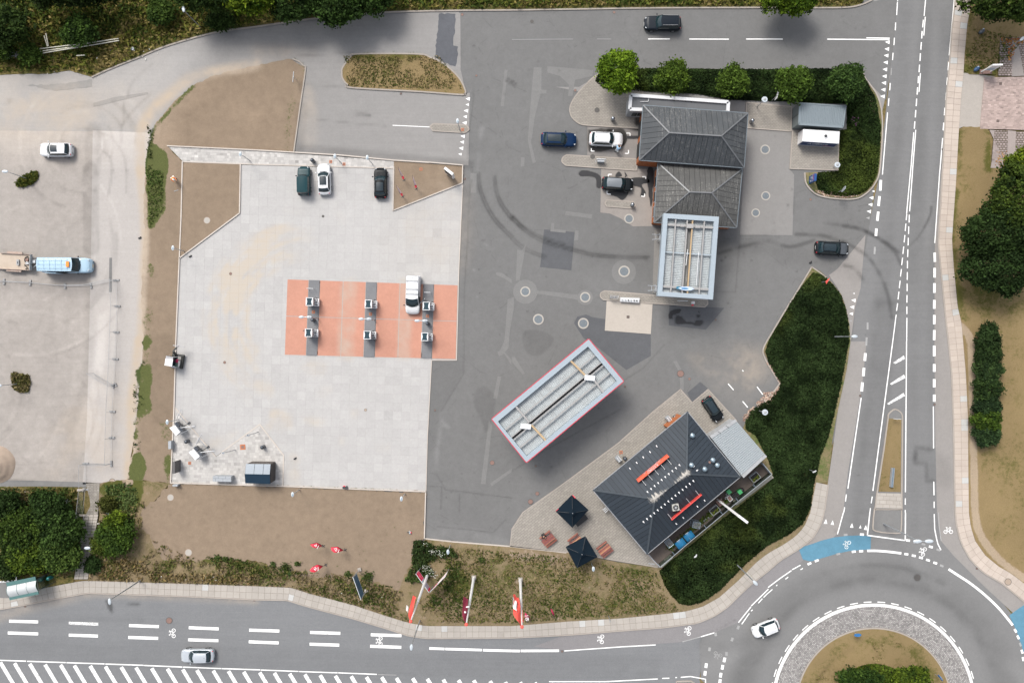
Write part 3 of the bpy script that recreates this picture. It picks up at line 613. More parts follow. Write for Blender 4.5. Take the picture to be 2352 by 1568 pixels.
def kerb(pts,w=.16,z=.14,parent=None,closed=False,mat=None,name='kerb',sm=False,z0=0,n=4):
 pts=[P(*q)[:2]for q in(smooth(pts,n,closed)if sm else pts)]
 m=MB();N=len(pts)
 for i in range(N if closed else N-1):
  m.bar((*pts[i],(z+z0)/2),(*pts[(i+1)%N],(z+z0)/2),w,z-z0)
 for p in pts:m.tube((*p,z0),(*p,z-.001),w/2,n=6)
 o=m.build(name,mat or M_kerb,parent)
 if parent is None:tag(o,kind='structure')
 return o
kerb(top_edge[4:-1],.2,.13,sm=True);kerb(island,.2,.15,closed=True,sm=True)
kerb(Z(1,0,(440,610),(455,650),(410,960),(350,1390)),.16,.14,sm=True);kerb(Z(1,0,(340,545),(400,570),(440,610)),.16,.14)
# -- the concrete yard
plaza=[(553,379),(905,388),(903,484),(1062,421),(1052,654),(1047.5,826),(991,826),(982,1000),(978,1127),(652,1115.5),(652,1045),(597,974),(497,1047),(402,934),(405,784),(413,592),(551,490)]
yard=surf('concrete_yard',plaza,.044,M_jointp,.5)
def tile_area(parent,poly,ang,sx,sy,z,mat,name,stuff,limit=296,gap=.012,sub=4,tone=.03,seed=3,jitter=0,thick=.04):
 poly=[P(*q)[:2]for q in poly];poly=[(p[0],p[1])for p in poly]
 ca,sa_=math.cos(ang),math.sin(ang);o=poly[0]
 rot=[((x-o[0])*ca+(y-o[1])*sa_,-(x-o[0])*sa_+(y-o[1])*ca)for x,y in poly]
 back=lambda u,v:(o[0]+u*ca-v*sa_,o[1]+u*sa_+v*ca)
 u0,u1=min(p[0]for p in rot),max(p[0]for p in rot);v0,v1=min(p[1]for p in rot),max(p[1]for p in rot)
 g=random.Random(seed);n=0;V=[];F=[];C=[]
 tiles=[]
 j=0;v=v0
 while v<v1:
  u=u0-(sx*.5 if(jitter and j%2)else 0)
  while u<u1:
   w_=sx*(1+(g.uniform(-jitter,jitter)if jitter else 0))
   tiles.append((u,v,w_));u+=w_
  v+=sy;j+=1
 tiles.sort(key=lambda t:abs(t[0]-(u0+u1)/2)+abs(t[1]-(v0+v1)/2))if limit else None
 for u,v,w_ in tiles:
  a,b,c,d=u+gap,u+w_-gap,v+gap,v+sy-gap
  cx_,cy_=(a+b)/2,(c+d)/2
  corners=[(a,c),(b,c),(b,d),(a,d)]
  ins=inside(np.array([p[0]for p in corners]),np.array([p[1]for p in corners]),rot)
  tn=g.gauss(1,tone)
  if ins.all():
   k=sub;X,Y=np.meshgrid(np.linspace(a,b,k+1),np.linspace(c,d,k+1));X=X.ravel();Y=Y.ravel()
   wx=o[0]+X*ca-Y*sa_;wy=o[1]+X*sa_+Y*ca;hz=z+g.uniform(-.003,.003)
   vs=np.c_[wx,wy,np.full(len(X),hz)]
   idx=np.arange((k+1)**2).reshape(k+1,k+1)
   fs=np.stack([idx[:-1,:-1],idx[:-1,1:],idx[1:,1:],idx[1:,:-1]],-1).reshape(-1,4)
   lo=np.array([[*back(*p),z-thick]for p in corners]);cidx=[0,k,(k+1)**2-1,(k+1)*k];nb=(k+1)**2
   fs=np.r_[fs,[[cidx[(i+1)%4],cidx[i],nb+i,nb+(i+1)%4]for i in range(4)]]
   vs=np.r_[vs,lo]
  else:
   q=clip_half(clip_half(clip_half(clip_half(rot,-1,0,-a),1,0,b),0,-1,-c),0,1,d)
   if len(q)<3 or abs(area(q))<.01:continue
   if area(q)<0:q=q[::-1]
   q=[q[i]for i in range(len(q))if math.hypot(q[i][0]-q[i-1][0],q[i][1]-q[i-1][1])>1e-4]
   if len(q)<3:continue
   vs=np.array([[*back(*p),z]for p in q]);m_=len(q)
   vs=np.r_[vs,[vs.mean(0)]]
   fs=np.array([[i,(i+1)%m_,m_,m_]for i in range(m_)])
   tri=fs[:,:3];cc=samp(vs[:,0],vs[:,1]);cc[:,0]*=tn
   V3.append((vs,tri,cc));continue
  cc=samp(vs[:,0],vs[:,1]);cc[:,0]*=tn
  if n<limit:
   obj(name,raw_mesh(name,vs,fs,cc,'paint'),mat,parent);n+=1
  else:
   F.append(fs+sum(len(x)for x in V));V.append(vs);C.append(cc)
 if V:
  tag(obj(stuff,raw_mesh(stuff,np.concatenate(V),np.concatenate(F),np.concatenate(C),'paint'),mat,parent),kind='stuff')
 if V3:
  off=0;F3=[]
  for vs,tri,cc in V3:F3.append(tri+off);off+=len(vs)
  tag(obj(stuff,raw_mesh(stuff,np.concatenate([x[0]for x in V3]),np.concatenate(F3),np.concatenate([x[2]for x in V3]),'paint'),mat,parent),kind='stuff')
  V3.clear()
V3=[]
PA=math.radians(-1.6)
M_pl=M_slab
plz=[(553,379),(905,388),(903,484),(1062,421),(1052,657),(663,644),(657,812),(991,823),(982,1000),(978,1127),(652,1115.5),(652,1045),(597,974),(497,1047),(402,934),(405,784),(413,592),(551,490)]
tile_area(yard,plz,PA,1.18,1.18,.05,M_slab,'paving_slab','paving_slabs',296,.011,4,.022)
def pavers(name,poly,parent_z=.05,seed=5,sx=.42,sy=.36):
 bed=surf(name,poly,parent_z+.012,M_jointp,.6,skirt=.05)
 tile_area(bed,poly,PA,sx,sy,parent_z+.02,M_paver,'paver','pavers',0,.008,1,.10,seed,jitter=.3)
 return bed
M_paver=ground_mat('pale_pavers',(.385,.372,.355),.04,.05,.1)
sw=[(402,935),(497,1048),(597,975),(651,1046),(649,1114),(394,1107)]
pavers('paver_corner',sw)
strip=[(388,338),(588,346.5),(905,370),(905,386),(588,378.5),(421,372)]
pavers('paver_strip',strip,.08,6)
def wall(pts,w=.16,h=.2,label=None,z0=0):
 return kerb(pts,w,h,None,False,M_kerbw,'edging_wall',z0=z0)
for q,h in(([(386,336),(588,345.5),(780,357),(905,369),(985,374)],.25),([(985,373.5),(1063,380),(1062,421)],.25),([(1062,421),(903,484),(905,384)],.2),([(421,372),(588,378),(905,387)],.12),([(553,379),(551,490),(413,593)],.2),([(420,372),(417,500),(413,593),(405,784),(401,934),(393,1108)],.2),([(393,1108),(650,1115.5),(978,1128)],.22),([(978,1128),(975,1235)],.22),([(1063,421),(1054,620),(1048.5,827),(992,827)],.07),([(991.5,828),(982,1000),(978.5,1127)],.07),([(402,935),(495,1047)],.1),([(511,1037),(597,974),(652,1045),(650,1114)],.1),([(977,1236),(1040,1243),(1176,1254),(1300,1268)],.12)):
 wall(q,.15 if h>.08 else.1,h)
TL,TR,BR,BL=(660,641),(1052,654.5),(1047.5,825),(653.5,815)
def quad(u,v):
 a=(TL[0]+(TR[0]-TL[0])*u,TL[1]+(TR[1]-TL[1])*u);b=(BL[0]+(BR[0]-BL[0])*u,BL[1]+(BR[1]-BL[1])*u)
 return(a[0]+(b[0]-a[0])*v,a[1]+(b[1]-a[1])*v)
redbed=surf('pump_apron',[quad(0,0),quad(1,0),quad(1,1),quad(0,1)],.04,ground_mat('apron_joint',(.15,.13,.13)),.5)
us=[(0,.127),(.191,.328),(.328,.462),(.525,.661),(.661,.798),(.858,1)]
for u0,u1 in us:
 for v0,v1 in((0,.488),(.488,1)):
  e=.0022;f=.004
  surf('red_slab',[quad(u0+e,v0+f),quad(u1-e,v0+f),quad(u1-e,v1-f),quad(u0+e,v1-f)],.056,M_red,.25,parent=redbed)
for u0,u1 in((.127,.191),(.462,.525),(.798,.858)):
 surf('pump_island',[quad(u0+.001,.002),quad(u1-.001,.002),quad(u1-.001,.996),quad(u0+.001,.996)],.15,M_isl,.25,skirt=.12,parent=redbed)
# -- patches in the asphalt, concrete bays
PZ=[0]
def patch(c,r,pts,mat=M_patch,z=.0125,name='asphalt_patch',res=.3,sm=False,jag=0):
 PZ[0]+=1;z+=PZ[0]*.00035
 return surf(name,smooth(Z(c,r,*pts),3,True)if sm else Z(c,r,*pts),z,mat,res,jag=jag)
patch(1,0,((1682,128),(1832,128),(1826,310),(1815,330),(1812,420),(1855,430),(1858,500),(1832,612),(1780,600),(1645,522),(1655,370),(1675,200)),M_dark2,.024,'dark_asphalt_patch',.25,jag=.12)
patch(1,0,((1832,125),(1878,125),(1880,690),(1832,640)),M_asph_top,.022)
for pts in(((200,620),(272,622),(270,825),(318,828),(315,862),(262,864),(240,960),(212,1060),(190,1220),(175,1310),(220,1490),(190,1505),(165,1390),(145,1290),(160,1080)),((325,610),(480,622),(745,645),(740,700),(580,735),(575,760),(555,885),(515,885),(525,780),(440,700),(325,668)),((82,1445),(118,1445),(112,1530),(80,1530))):
 patch(2,0,pts)
for pts in(((495,372),(735,402),(733,440),(488,408)),((362,480),(390,482),(388,535),(495,548),(492,572),(352,558)),((582,548),(612,550),(608,640),(570,640)),((48,725),(90,735),(130,670),(125,700),(70,1010),(35,1010)),((225,1100),(400,1115),(600,1140),(620,1230),(600,1185),(230,1130)),((-40,1180),(20,1160),(15,1280),(-10,1420),(-40,1568),(-70,1568))):
 patch(2,1,pts)
patch(2,1,((295,540),(575,565),(545,915),(258,885)),M_dark,.010,'dark_asphalt_patch',.25)
patch(2,1,((570,1400),(600,1340),(680,1320),(740,1345),(870,1365),(855,1470),(1275,1500),(1275,1700),(1050,1830),(760,1600),(660,1540)),M_dark,.010,'dark_asphalt_patch',.3)
patch(2,1,((1445,1235),(1950,1260),(1780,1460),(1440,1420)),M_dark,.011,'dark_asphalt_patch',.25)
for pts in(((2215,100),(2260,70),(2350,170),(2345,215),(2280,110),(2235,135)),((2220,320),(2255,318),(2215,525),(2180,520)),((2140,720),(2170,770),(2110,1310),(2065,1305))):
 patch(1,2,pts)
for pts in(((2205,935),(2260,940),(2350,1000),(2350,1035),(2280,990),(2205,955)),((2325,1290),(2350,1290),(2320,1628),(2260,1698),(2230,1678),(2280,1568))):patch(1,1,pts)
patch(1,2,((2150,1300),(2350,1165),(2350,1195),(2165,1330)),M_patch);patch(1,1,((1970,22),(2028,25),(2025,205),(1968,205)),M_patch)
patch(1,0,((2285,640),(2312,645),(2278,975),(2248,975)),M_patch)
patch(2,2,((0,140),(25,140),(118,290),(100,305),(0,190)),M_patch);patch(2,2,((1480,182),(1512,178),(1575,290),(1578,450),(1545,440),(1540,290)),M_patch)
patch(2,2,((1728,370),(1800,430),(1655,562),(1610,470)),M_dark,.026,'dark_asphalt_patch')
patch(0,0,((230,780),(500,775),(700,755),(845,730),(845,798),(650,820),(500,835),(400,815)),M_patch,.018,jag=.1);patch(0,0,((858,948),(1050,895),(1355,848),(1365,865),(1180,905),(960,960),(860,982)),M_patch,.018)
patch(0,1,((1005,800),(1030,800),(1028,1115),(1002,1115)),M_patch,.016)
patch(2,1,((870,1190),(1292,1215),(1275,1500),(852,1468)),M_pad,.03,'concrete_pad',.4)
def disc(X,Y,r,z,mat,name,res=None,n=24,parent=None):return surf(name,arc(X,Y,r,0,360-360/n,n),z,mat,res,parent=parent)
for(c,r,x,y,rad)in((2,1,122,1112,112),(2,1,1028,930,112),(2,1,672,1165,70)):disc(*Z(c,r,(x,y))[0],rad/4,.014,M_patch,'round_asphalt_patch',.5)
def raised(name,pts,mat=None,z=.11,tiles=False,ang=0,sx=.9,kerbed=True,seed=9):
 bed=surf(name,pts,z,mat or M_paveG,.4,skirt=.12)
 if tiles:tile_area(bed,pts,ang,sx,sx*.5,z,M_paveG,'paving_tile','paving_tiles',0,.008,1,.045,seed,jitter=.01)
 if kerbed:kerb(pts,.14,z+.01,bed,closed=True)
 return bed
M_paveG=ground_mat('beige_tiles',(.265,.245,.217),.16,.14,.22,green=(.10,.10,.06),tile=(.42,.21,.05,.02))
M_paveT=ground_mat('terrace_tiles',(.265,.245,.217),.16,.14,.2,tile=(.6,.3,-math.radians(38),.022))
apron=smooth(Z(2,0,(780,700),(700,760),(620,840),(560,920),(530,1000),(550,1080),(620,1140),(700,1155)),3)
raised('wash_apron',apron+[(1476,296),(1476,205),(1371,190)],ang=-.05)
raised('bay_divider',smooth(Z(2,0,(500,1425),(465,1450),(460,1490),(495,1522)),3)+[(1462,392),(1464,366)],ang=-.05)
raised('small_island',smooth(Z(2,1,(870,272),(855,300),(870,330)),3)+smooth(Z(2,1,(1110,347),(1132,320),(1115,287)),3),ang=-.05)
surf('bay_floor',Z(2,1,(820,-30),(1300,-10),(1290,510),(1110,512),(1000,440),(900,395),(812,385)),.012,ground_mat('worn_concrete',(.235,.215,.198),.1,.12,.18),.12)
surf('bay_floor',Z(2,0,(690,1165),(1180,1190),(1170,1460),(690,1425)),.012,ground_mat('worn_bay_concrete',(.20,.188,.178),.1,.14,.18),.12)
raised('office_path',[(1714,236),(1818,246),(1816,302),(1714,294)],ang=-.05)
raised('tank_pad',[(1820,300),(1926,304),(1924,391),(1814,388)],ang=1.5,sx=.7)
surf('plant_ground',[(1712,296),(1820,303),(1815,390),(1824,402),(1820,540),(1700,540)],.010,ground_mat('grey_concrete',(.195,.19,.184),.1,.1,.16),.3)
surf('canopy_floor',Z(2,1,(1310,530),(1370,530),(1860,600),(1850,1110),(1290,1130)),.012,ground_mat('canopy_concrete',(.19,.183,.172),.14,.12,.2),.3)
raised('service_island',smooth(Z(2,1,(850,1104),(815,1125),(815,1160),(840,1186)),3)+Z(2,1,(1770,1252),(1798,1225),(1795,1190),(1500,1160)),ang=-.05,sx=.5)
shop_pave=[(1560,895),(1601,973),(1622,920),(1626,894)]
raised('shop_terrace',mat=M_paveT,pts=Z(2,2,(1548,440),(1655,562),(1800,440),(2060,725),(2110,1240),(1960,1240))+[(1700,1094),(1486,1272),(1513,1302),(1300,1266),(1172,1253),(1176,1214)]+Z(2,2,(100,1568),(480,1300),(980,930),(1300,640)),ang=math.radians(38),sx=.9,seed=12)
raised('traffic_island',smooth(Z(1,0,(1630,1138),(1603,1165),(1625,1205)),3)+smooth(Z(1,0,(1920,1222),(1958,1190),(1930,1152)),3),ang=-.03)
M_pink=ground_mat('pink_bricks',(.33,.262,.238),.06,.1,.25)
surf('crossover',Z(3,0,(1795,665),(2090,705),(1985,720),(1945,1185),(1790,1165),(1650,1230),(1650,560)),.024,ground_mat('crossover_concrete',(.315,.29,.262),.06,.1,.14),.4)
pk=surf('brick_forecourt',Z(3,0,(1985,715),(2600,705),(2600,1205),(1945,1185)),.10,M_pink,.6,skirt=.1)
tile_area(pk,Z(3,0,(1985,715),(2600,705),(2600,1205),(1945,1185)),0,.42,.2,.115,M_pink,'brick','bricks',0,.01,1,.12,8,jitter=.02)
for pts in(((2130,350),(2260,350),(2240,700),(2110,700)),((2280,345),(2600,345),(2600,700),(2350,700)),((2075,1200),(2200,1205),(2190,1480),(2050,1480)),((2275,1210),(2600,1210),(2600,1540),(2260,1540))):
 ps=Z(3,0,*pts);pg=surf('grass_paving',ps,.105,ground_mat('paving_gaps',(.09,.075,.055),.2,.3,.3),.6,skirt=.1)
 tile_area(pg,ps,0,.42,.3,.13,ground_mat('grey_pink_blocks',(.24,.2,.19),.1,.15,.25),'paving_block','paving_blocks',0,.045,1,.12,4,jitter=.02)
surf('parking_path',Z(3,0,(2240,350),(2285,350),(2350,700),(2236,705)),.11,ground_mat('block_path',(.26,.235,.22),.08,.1,.2),.5,skirt=.1)
surf('parking_path',Z(3,0,(2030,1195),(2078,1198),(2052,1480),(2040,1545),(2600,1545),(2600,1500),(2192,1480),(2200,1200),(2275,1208),(2260,1540),(2190,1540)),.108,ground_mat('block_path',(.26,.225,.21),.08,.1,.2),.5)
med=smooth(Z(3,2,(1100,700),(1110,660),(1165,622),(1220,655),(1232,700)),3)+Z(3,2,(1225,1390),(1228,1540))+Z(3,2,(980,1540),(1000,1380),(1060,1000))
surf('median_island',med,.11,M_patch,.5,skirt=.1)
surf('median_grass',Z(3,2,(1105,705),(1222,712),(1215,1380),(1012,1376),(1065,1000)),.13,M_lawn,.3,skirt=.04)
kerb(med,.16,.15,closed=True)
mp=Z(3,2,(1000,1388),(1222,1394),(1224,1530),(988,1525));mb=surf('median_paving',mp,.115,M_joint,None)
tile_area(mb,mp,-.05,.9,.55,.13,M_pslab,'paving_slab','paving_slabs',60,.015,2,.04,2,jitter=.02)
m2=smooth(Z(3,3,(975,-30),(962,110),(985,170),(1180,190),(1218,160),(1224,-30)),3)
surf('median_island',m2,.11,M_patch,.4,skirt=.1);kerb(m2,.16,.15,closed=True)
m3=Z(2,3,(1505,1590),(1512,1550),(1640,1545),(1720,1590));surf('median_island',m3,.11,M_patch,.5,skirt=.1);kerb(m3,.16,.15)
ring=surf('roundabout_apron',arc(*RB,227,0,357,120),.10,None,1.0,skirt=.1)
t=NT('granite_setts');p=t.pos();c0=P(*RB)
v=t.mapping(p,loc=(-c0[0],-c0[1],0));sx_=t.n('SeparateXYZ',{0:v});
sxo=[n for n in t.t.nodes if n.type=='SEPXYZ'][0].outputs
ang=t.math('ARCTAN2',sxo[0],sxo[1]);rad=t.math('SQRT',t.math('ADD',t.math('MULTIPLY',sxo[0],sxo[0]),t.math('MULTIPLY',sxo[1],sxo[1])))
uv=t.n('CombineXYZ',[t.math('MULTIPLY',ang,12.0),rad,0.0])
bt=t.t.nodes.new('ShaderNodeTexBrick');t.t.links.new(uv,bt.inputs['Vector'])
bt.inputs['Scale'].default_value=1;bt.inputs['Brick Width'].default_value=.24;bt.inputs['Row Height'].default_value=.2;bt.inputs['Mortar Size'].default_value=.022
bt.inputs['Color1'].default_value=(.16,.155,.155,1);bt.inputs['Color2'].default_value=(.33,.32,.31,1);bt.inputs['Mortar'].default_value=(.12,.11,.10,1)
n9=t.noise(p,1.2,4,.7)
M_sett=t.bsdf(t.scale(bt.outputs[0],t.math('MULTIPLY_ADD',n9,.5,.8)),.9,0,.2,bump=bt.outputs[1],bstr=-.6,bdist=.02)
ring.data.materials.clear();ring.data.materials.append(M_sett)
kerb(arc(*RB,178,0,357,100),.18,.2,closed=True)
surf('roundabout_lawn',arc(*RB,177,0,357,90),.19,M_lawn,.3,skirt=.1)
M_kstone=rand_mat('white_kerb_stone',(.66,.66,.64),.05,dirt=.08)
def ring_block(i,n,r0,r1,z0,z1):
 a0,a1=2*math.pi*(i+.012)/n,2*math.pi*(i+.988)/n
 q=[(RB[0]+r*math.cos(a),RB[1]+r*math.sin(a))for r,a in((r0,a0),(r1,a0),(r1,(a0+a1)/2),(r1,a1),(r0,a1),(r0,(a0+a1)/2))]
 return[P(*x)[:2]for x in q]
for i in range(150):
 q=ring_block(i,150,227.5,234,0,0)
 if q[0][1]>-52:MB().prism(q,0,.12).build('kerb_stone',M_kstone,ring)
# -- road markings
MZ=.034
marks=bpy.data.objects.new('road_markings',None);COL.objects.link(marks);tag(marks,kind='structure')
def mesh_poly(name,polys,z,mat,parent):
 m=MB()
 for q in polys:
  if area(q)<0:q=q[::-1]
  m.add([(x,y,z)for x,y in q],[tuple(range(len(q)))])
 return m.build(name,mat,parent)
def line(pts,w,name='lane_line',mat=None,z=MZ):
 pts=[P(*q)[:2]for q in pts];n=len(pts);L=[];Rr=[]
 for i in range(n):
  a=np.array(pts[max(i-1,0)]);b=np.array(pts[min(i+1,n-1)]);d=b-a;d=d/(np.hypot(*d)+1e-9);nn=np.array([-d[1],d[0]])*w/2
  p=np.array(pts[i]);L.append(p+nn);Rr.append(p-nn)
 m=MB();m.add([(*q,z)for q in L]+[(*q,z)for q in Rr],[(i,i+1,n+i+1,n+i)for i in range(n-1)])
 me=m.build(name,mat or M_white,marks);return me
def lines(c,r,segs,w,name='lane_dash',mat=None):
 for s_ in segs:line(Z(c,r,*s_),w,name,mat)
lines(3,0,[((1192,-200),(1190,12)),((1188,20),(1181,142)),((1172,210),(1168,282)),((1160,350),(1156,418)),((1148,488),(1143,555)),((1122,765),(1117,833)),((1110,905),(1105,975))],.13)
lines(3,0,[((1134,628),(1130,692))],.12,mat=M_worn)
lines(3,0,[((1097,1035),(1053,1568)),((1465,-200),(1433,150)),((1444,158),(1430,330)),((1399,675),(1386,848)),((1356,1195),(1327,1568)),((1338,1218),(1310,1568)),((1728,-200),(1663,512)),((1603,1270),(1578,1568))],.13,'lane_line')
lines(3,0,[((1426,185),(1420,255)),((1415,288),(1411,357)),((1408,390),(1403,460)),((1399,492),(1395,563)),((1391,598),(1387,667)),((1382,702),(1378,768)),((1373,805),(1369,872)),((1365,908),(1360,977)),((1357,1013),(1352,1082)),((1348,1117),(1343,1185)),((1660,573),(1653,648)),((1647,715),(1642,785)),((1637,853),(1631,923)),((1624,992),(1619,1062)),((1613,1130),(1608,1200))],.15)
lines(3,1,[((1309,0),(1272,398)),((1327,0),(1300,375)),((1577,0),(1531,665)),((1177,1322),(1145,1568)),((1275,1350),(1273,1568)),((1053,0),(1050,38))],.13,'lane_line')
lines(3,1,[((1274,402),(1268,455)),((1266,487),(1259,555)),((1257,592),(1249,660)),((1246,697),(1238,765)),((1235,800),(1227,868)),((1224,905),(1216,972)),((1213,1010),(1205,1078)),((1202,1112),(1193,1182)),((1190,1217),(1180,1287)),((1297,405),(1295,477)),((1292,512),(1290,582)),((1288,617),(1286,687)),((1284,722),(1282,793)),((1280,828),(1280,897)),((1279,932),(1278,1003)),((1277,1037),(1277,1107)),((1276,1142),(1275,1212)),((1275,1247),(1275,1317))],.13)
lines(3,1,[((1036,87),(1030,185)),((1024,235),(1014,325)),((1012,378),(1003,462)),((995,532),(990,600)),((1530,753),(1532,838)),((1530,893),(1529,982)),((1528,1033),(1527,1122)),((1527,1187),(1526,1268)),((1527,1325),(1526,1410)),((1527,1463),(1525,1555))],.34,'wide_dash')
lines(3,1,[((981,700),(977,768)),((914,1393),(914,1458)),((905,1530),(902,1606))],.26,'wide_dash',M_worn)
lines(3,2,[((894,107),(888,178)),((881,242),(875,317)),((867,375),(860,458)),((1526,38),(1526,135)),((1526,207),(1526,278)),((1526,345),(1526,420)),((1526,487),(1526,552))],.36,'wide_dash')
lines(3,2,[((855,517),(733,1350)),((1145,0),(963,1370)),((1272,0),(1261,1382)),((1518,595),(1520,980)),((1522,1285),(1524,1410))],.14,'lane_line')
lines(3,2,[((719,1402),(711,1468)),((703,1520),(695,1568)),((957,1422),(947,1483)),((940,1528),(935,1568)),((1261,1438),(1260,1497)),((1260,1545),(1260,1568)),((1525,1468),(1525,1527))],.13)
for q in(((1148,195),(1245,128),(1262,158),(1168,205)),((1118,388),(1248,303),(1262,335),(1135,398)),((1092,570),(1245,470),(1257,500),(1110,580))):
 mesh_poly('hatch_bar',[[tuple(P(*p)[:2])for p in Z(3,2,*q)]],MZ,mark_mat('scuffed_paint',(.74,.74,.73),.55),marks)
lines(3,3,[((692,0),(637,200)),((1526,15),(1530,150),(1545,230),(1560,290),(1588,345)),((222,525),(298,483)),((0,688),(110,605),(215,533))],.14,'lane_line')
lines(3,3,[((935,0),(912,210)),((912,210),(1258,257)),((1262,0),(1260,255))],.16,'lane_line')
lines(3,3,[((1565,0),(1570,120),(1590,260))],.12,'lane_line',M_worn)
lines(3,3,[((0,740),(40,705)),((75,675),(85,663)),((160,612),(185,592)),((298,525),(320,513))],.12)
line(smooth(Z(3,3,(910,352),(1000,352),(1120,362),(1224,375)),4),.32,'curved_line');line(smooth(Z(3,3,(1658,520),(1750,580),(1850,645),(1960,730),(2050,810),(2120,880),(2180,950),(2220,1000),(2247,1035)),4),.32,'curved_line')
def sq(c,r,pts,w,h,ang=0,name='block_mark',mat=None):
 for x,y,*a in pts:
  p=P(*Z(c,r,(x,y))[0]);th=math.radians(a[0]if a else ang)
  m=MB();cx_,sy_=math.cos(th),math.sin(th)
  q=[(p[0]+(u*w*cx_-v*h*sy_)/2,p[1]+(u*w*sy_+v*h*cx_)/2)for u,v in((-1,-1),(1,-1),(1,1),(-1,1))]
  mesh_poly(name,[q],MZ,mat or M_white,marks)
sq(3,3,[(862,202,-3),(1285,257,-7),(1355,272,-9),(1495,316,-16),(1270,383,-8),(1338,397,-10),(1404,416,-14),(1469,438,-18),(1535,464,-20),(380,470,25),(447,442,22),(787,360,7),(855,355,4),(2272,1085,-60),(2297,1145,-64),(2333,1277,-70),(2343,1345,-75)],.54,.3)
sq(3,3,[(712,205,3),(1427,292,-14),(1563,343,-20),(1595,490,-22),(645,382,14),(2317,1212,-67)],.52,.28,mat=M_worn)
for i in range(24):
 a=math.radians(181+i*7.6)
 if math.degrees(a)>359:break
 a1=a+.075
 line([(RB[0]+237.8*math.cos(t_),RB[1]+237.8*math.sin(t_))for t_ in np.linspace(a,a1,4)],.13,'ring_dash')
sq(2,3,[(1951,1352,-12),(1933,1420,-12),(1917,1492,-10),(1910,1550,-8),(1783,1405,-8),(1773,1475,-6)],.38,.62)
sq(2,3,[(2078,1055,-20),(2022,1165,-20),(1870,1118,10),(1814,1255,-10),(1970,1297,0)],.34,.5,mat=M_worn)
lines(2,3,[((1735,1140),(1860,1103)),((2080,1010),(2195,865)),((2197,858),(2355,703)),((480,1270),(1000,1233),(1320,1215)),((340,1552),(860,1552),(1340,1527)),((1380,1522),(1445,1520)),((1550,1512),(1640,1505),(1780,1530)),((1778,1530),(1778,1640))],.14,'lane_line')
lines(2,3,[((1565,1187),(1735,1140))],.14,'lane_line',M_worn);lines(2,3,[((2110,1025),(2180,925)),((2195,905),(2210,893)),((2262,832),(2300,790)),((2310,780),(2350,740)),((1500,1515),(1515,1514))],.13)
lines(2,3,[((0,1270),(72,1271)),((80,1270),(432,1268))],.34,'wide_line')
lines(0,3,[((85,997),(352,1004)),((1186,1037),(1461,1047)),((1735,1057),(2010,1068)),((2290,1079),(2567,1088)),((73,1105),(352,1114)),((633,1125),(902,1134)),((1179,1146),(1454,1155)),((1730,1168),(2007,1176)),((2286,1186),(2561,1197)),((-480,975),(-200,984)),((-480,1085),(-200,1094))],.40,'wide_dash')
lines(0,3,[((633,1015),(905,1025))],.40,'wide_dash',mark_mat('cracked_paint',(.7,.7,.69),.6))
lines(1,3,[((497,1100),(775,1109)),((1055,1122),(1337,1130)),((493,1208),(765,1217)),((1049,1227),(1335,1237))],.40,'wide_dash');lines(1,3,[((1592,1247),(1732,1252)),((1740,1252),(2075,1262)),((2085,1263),(2350,1270))],.34,'wide_line')
lines(0,3,[((-300,1346),(240,1364)),((250,1365),(605,1377)),((612,1378),(962,1389)),((968,1390),(1320,1402)),((1326,1403),(1675,1418)),((1680,1418),(2030,1432)),((2036,1432),(2392,1444))],.15,'lane_line');lines(1,3,[((45,1445),(390,1458)),((398,1459),(750,1471)),((756,1471),(1110,1485))],.14,'lane_line');lines(1,3,[((1120,1487),(1290,1492))],.08,'lane_line',M_worn)
M_hatch=mark_mat('hatch_paint',(.74,.74,.73),.45)
tops=[(-400,1355),(-270,1360),(-135,1364),(5,1368),(135,1375),(275,1381),(415,1387),(558,1390),(685,1396),(830,1400),(970,1405),(1115,1410),(1250,1414),(1395,1422),(1540,1426),(1680,1432),(1810,1438),(1960,1443),(2100,1448),(2240,1455)]
tops=[Z(0,3,t_)[0]for t_ in tops]+[Z(1,3,t_)[0]for t_ in((35,1460),(170,1465),(310,1472),(450,1478),(590,1485),(730,1490),(875,1495),(1015,1502),(1155,1503),(1290,1510),(1440,1513),(1575,1518),(1720,1525),(1860,1530),(2000,1533),(2150,1540),(2290,1548))]+[Z(2,3,t_)[0]for t_ in((75,1550),(210,1553),(360,1562),(505,1566))]
for X,Y in tops:
 line([(X,Y+2),(X+.6*(1612-Y),1614)],.50,'hatch_bar',M_hatch)
def tri(c,r,pts,w,h,ang,mat=None):
 for x,y,*k in pts:
  f=k[0]if k else 1;p=P(*Z(c,r,(x,y))[0]);th=math.radians(ang);ca,sa_=math.cos(th),math.sin(th)
  q=[(-h/2*f,0),(h/2*f,-w/2*f),(h/2*f,w/2*f)]
  mesh_poly('give_way_triangle',[[(p[0]+u*ca-v*sa_,p[1]+u*sa_+v*ca)for u,v in q]],MZ,mat or M_white,marks)
tri(3,0,[(1095,390),(1090,453),(1084,513),(1078,576),(1072,640),(1067,703),(1062,764),(1056,826),(1050,887)],.52,.62,-4)
tri(3,1,[(965,190,.6),(947,250),(938,312),(925,375),(787,1127,.4),(783,1190),(770,1252),(762,1313,.85)],.5,.6,-6);tri(3,1,[(915,435),(756,1378,.7)],.4,.5,-6,M_worn)
tri(1,0,[(1945,910),(1940,963,.75),(1928,1019),(1920,1073,.85),(1914,1130),(1898,1253),(1892,1306,.9),(1883,1363),(1873,1417,.75)],.5,.6,-6)
tri(3,3,[(530,82,1.05),(592,92),(770,118),(848,130,.7),(897,138,1.05)],.46,.62,-96)
lines(1,0,[((1255,1153),(1595,1169))],.10,'lane_line')
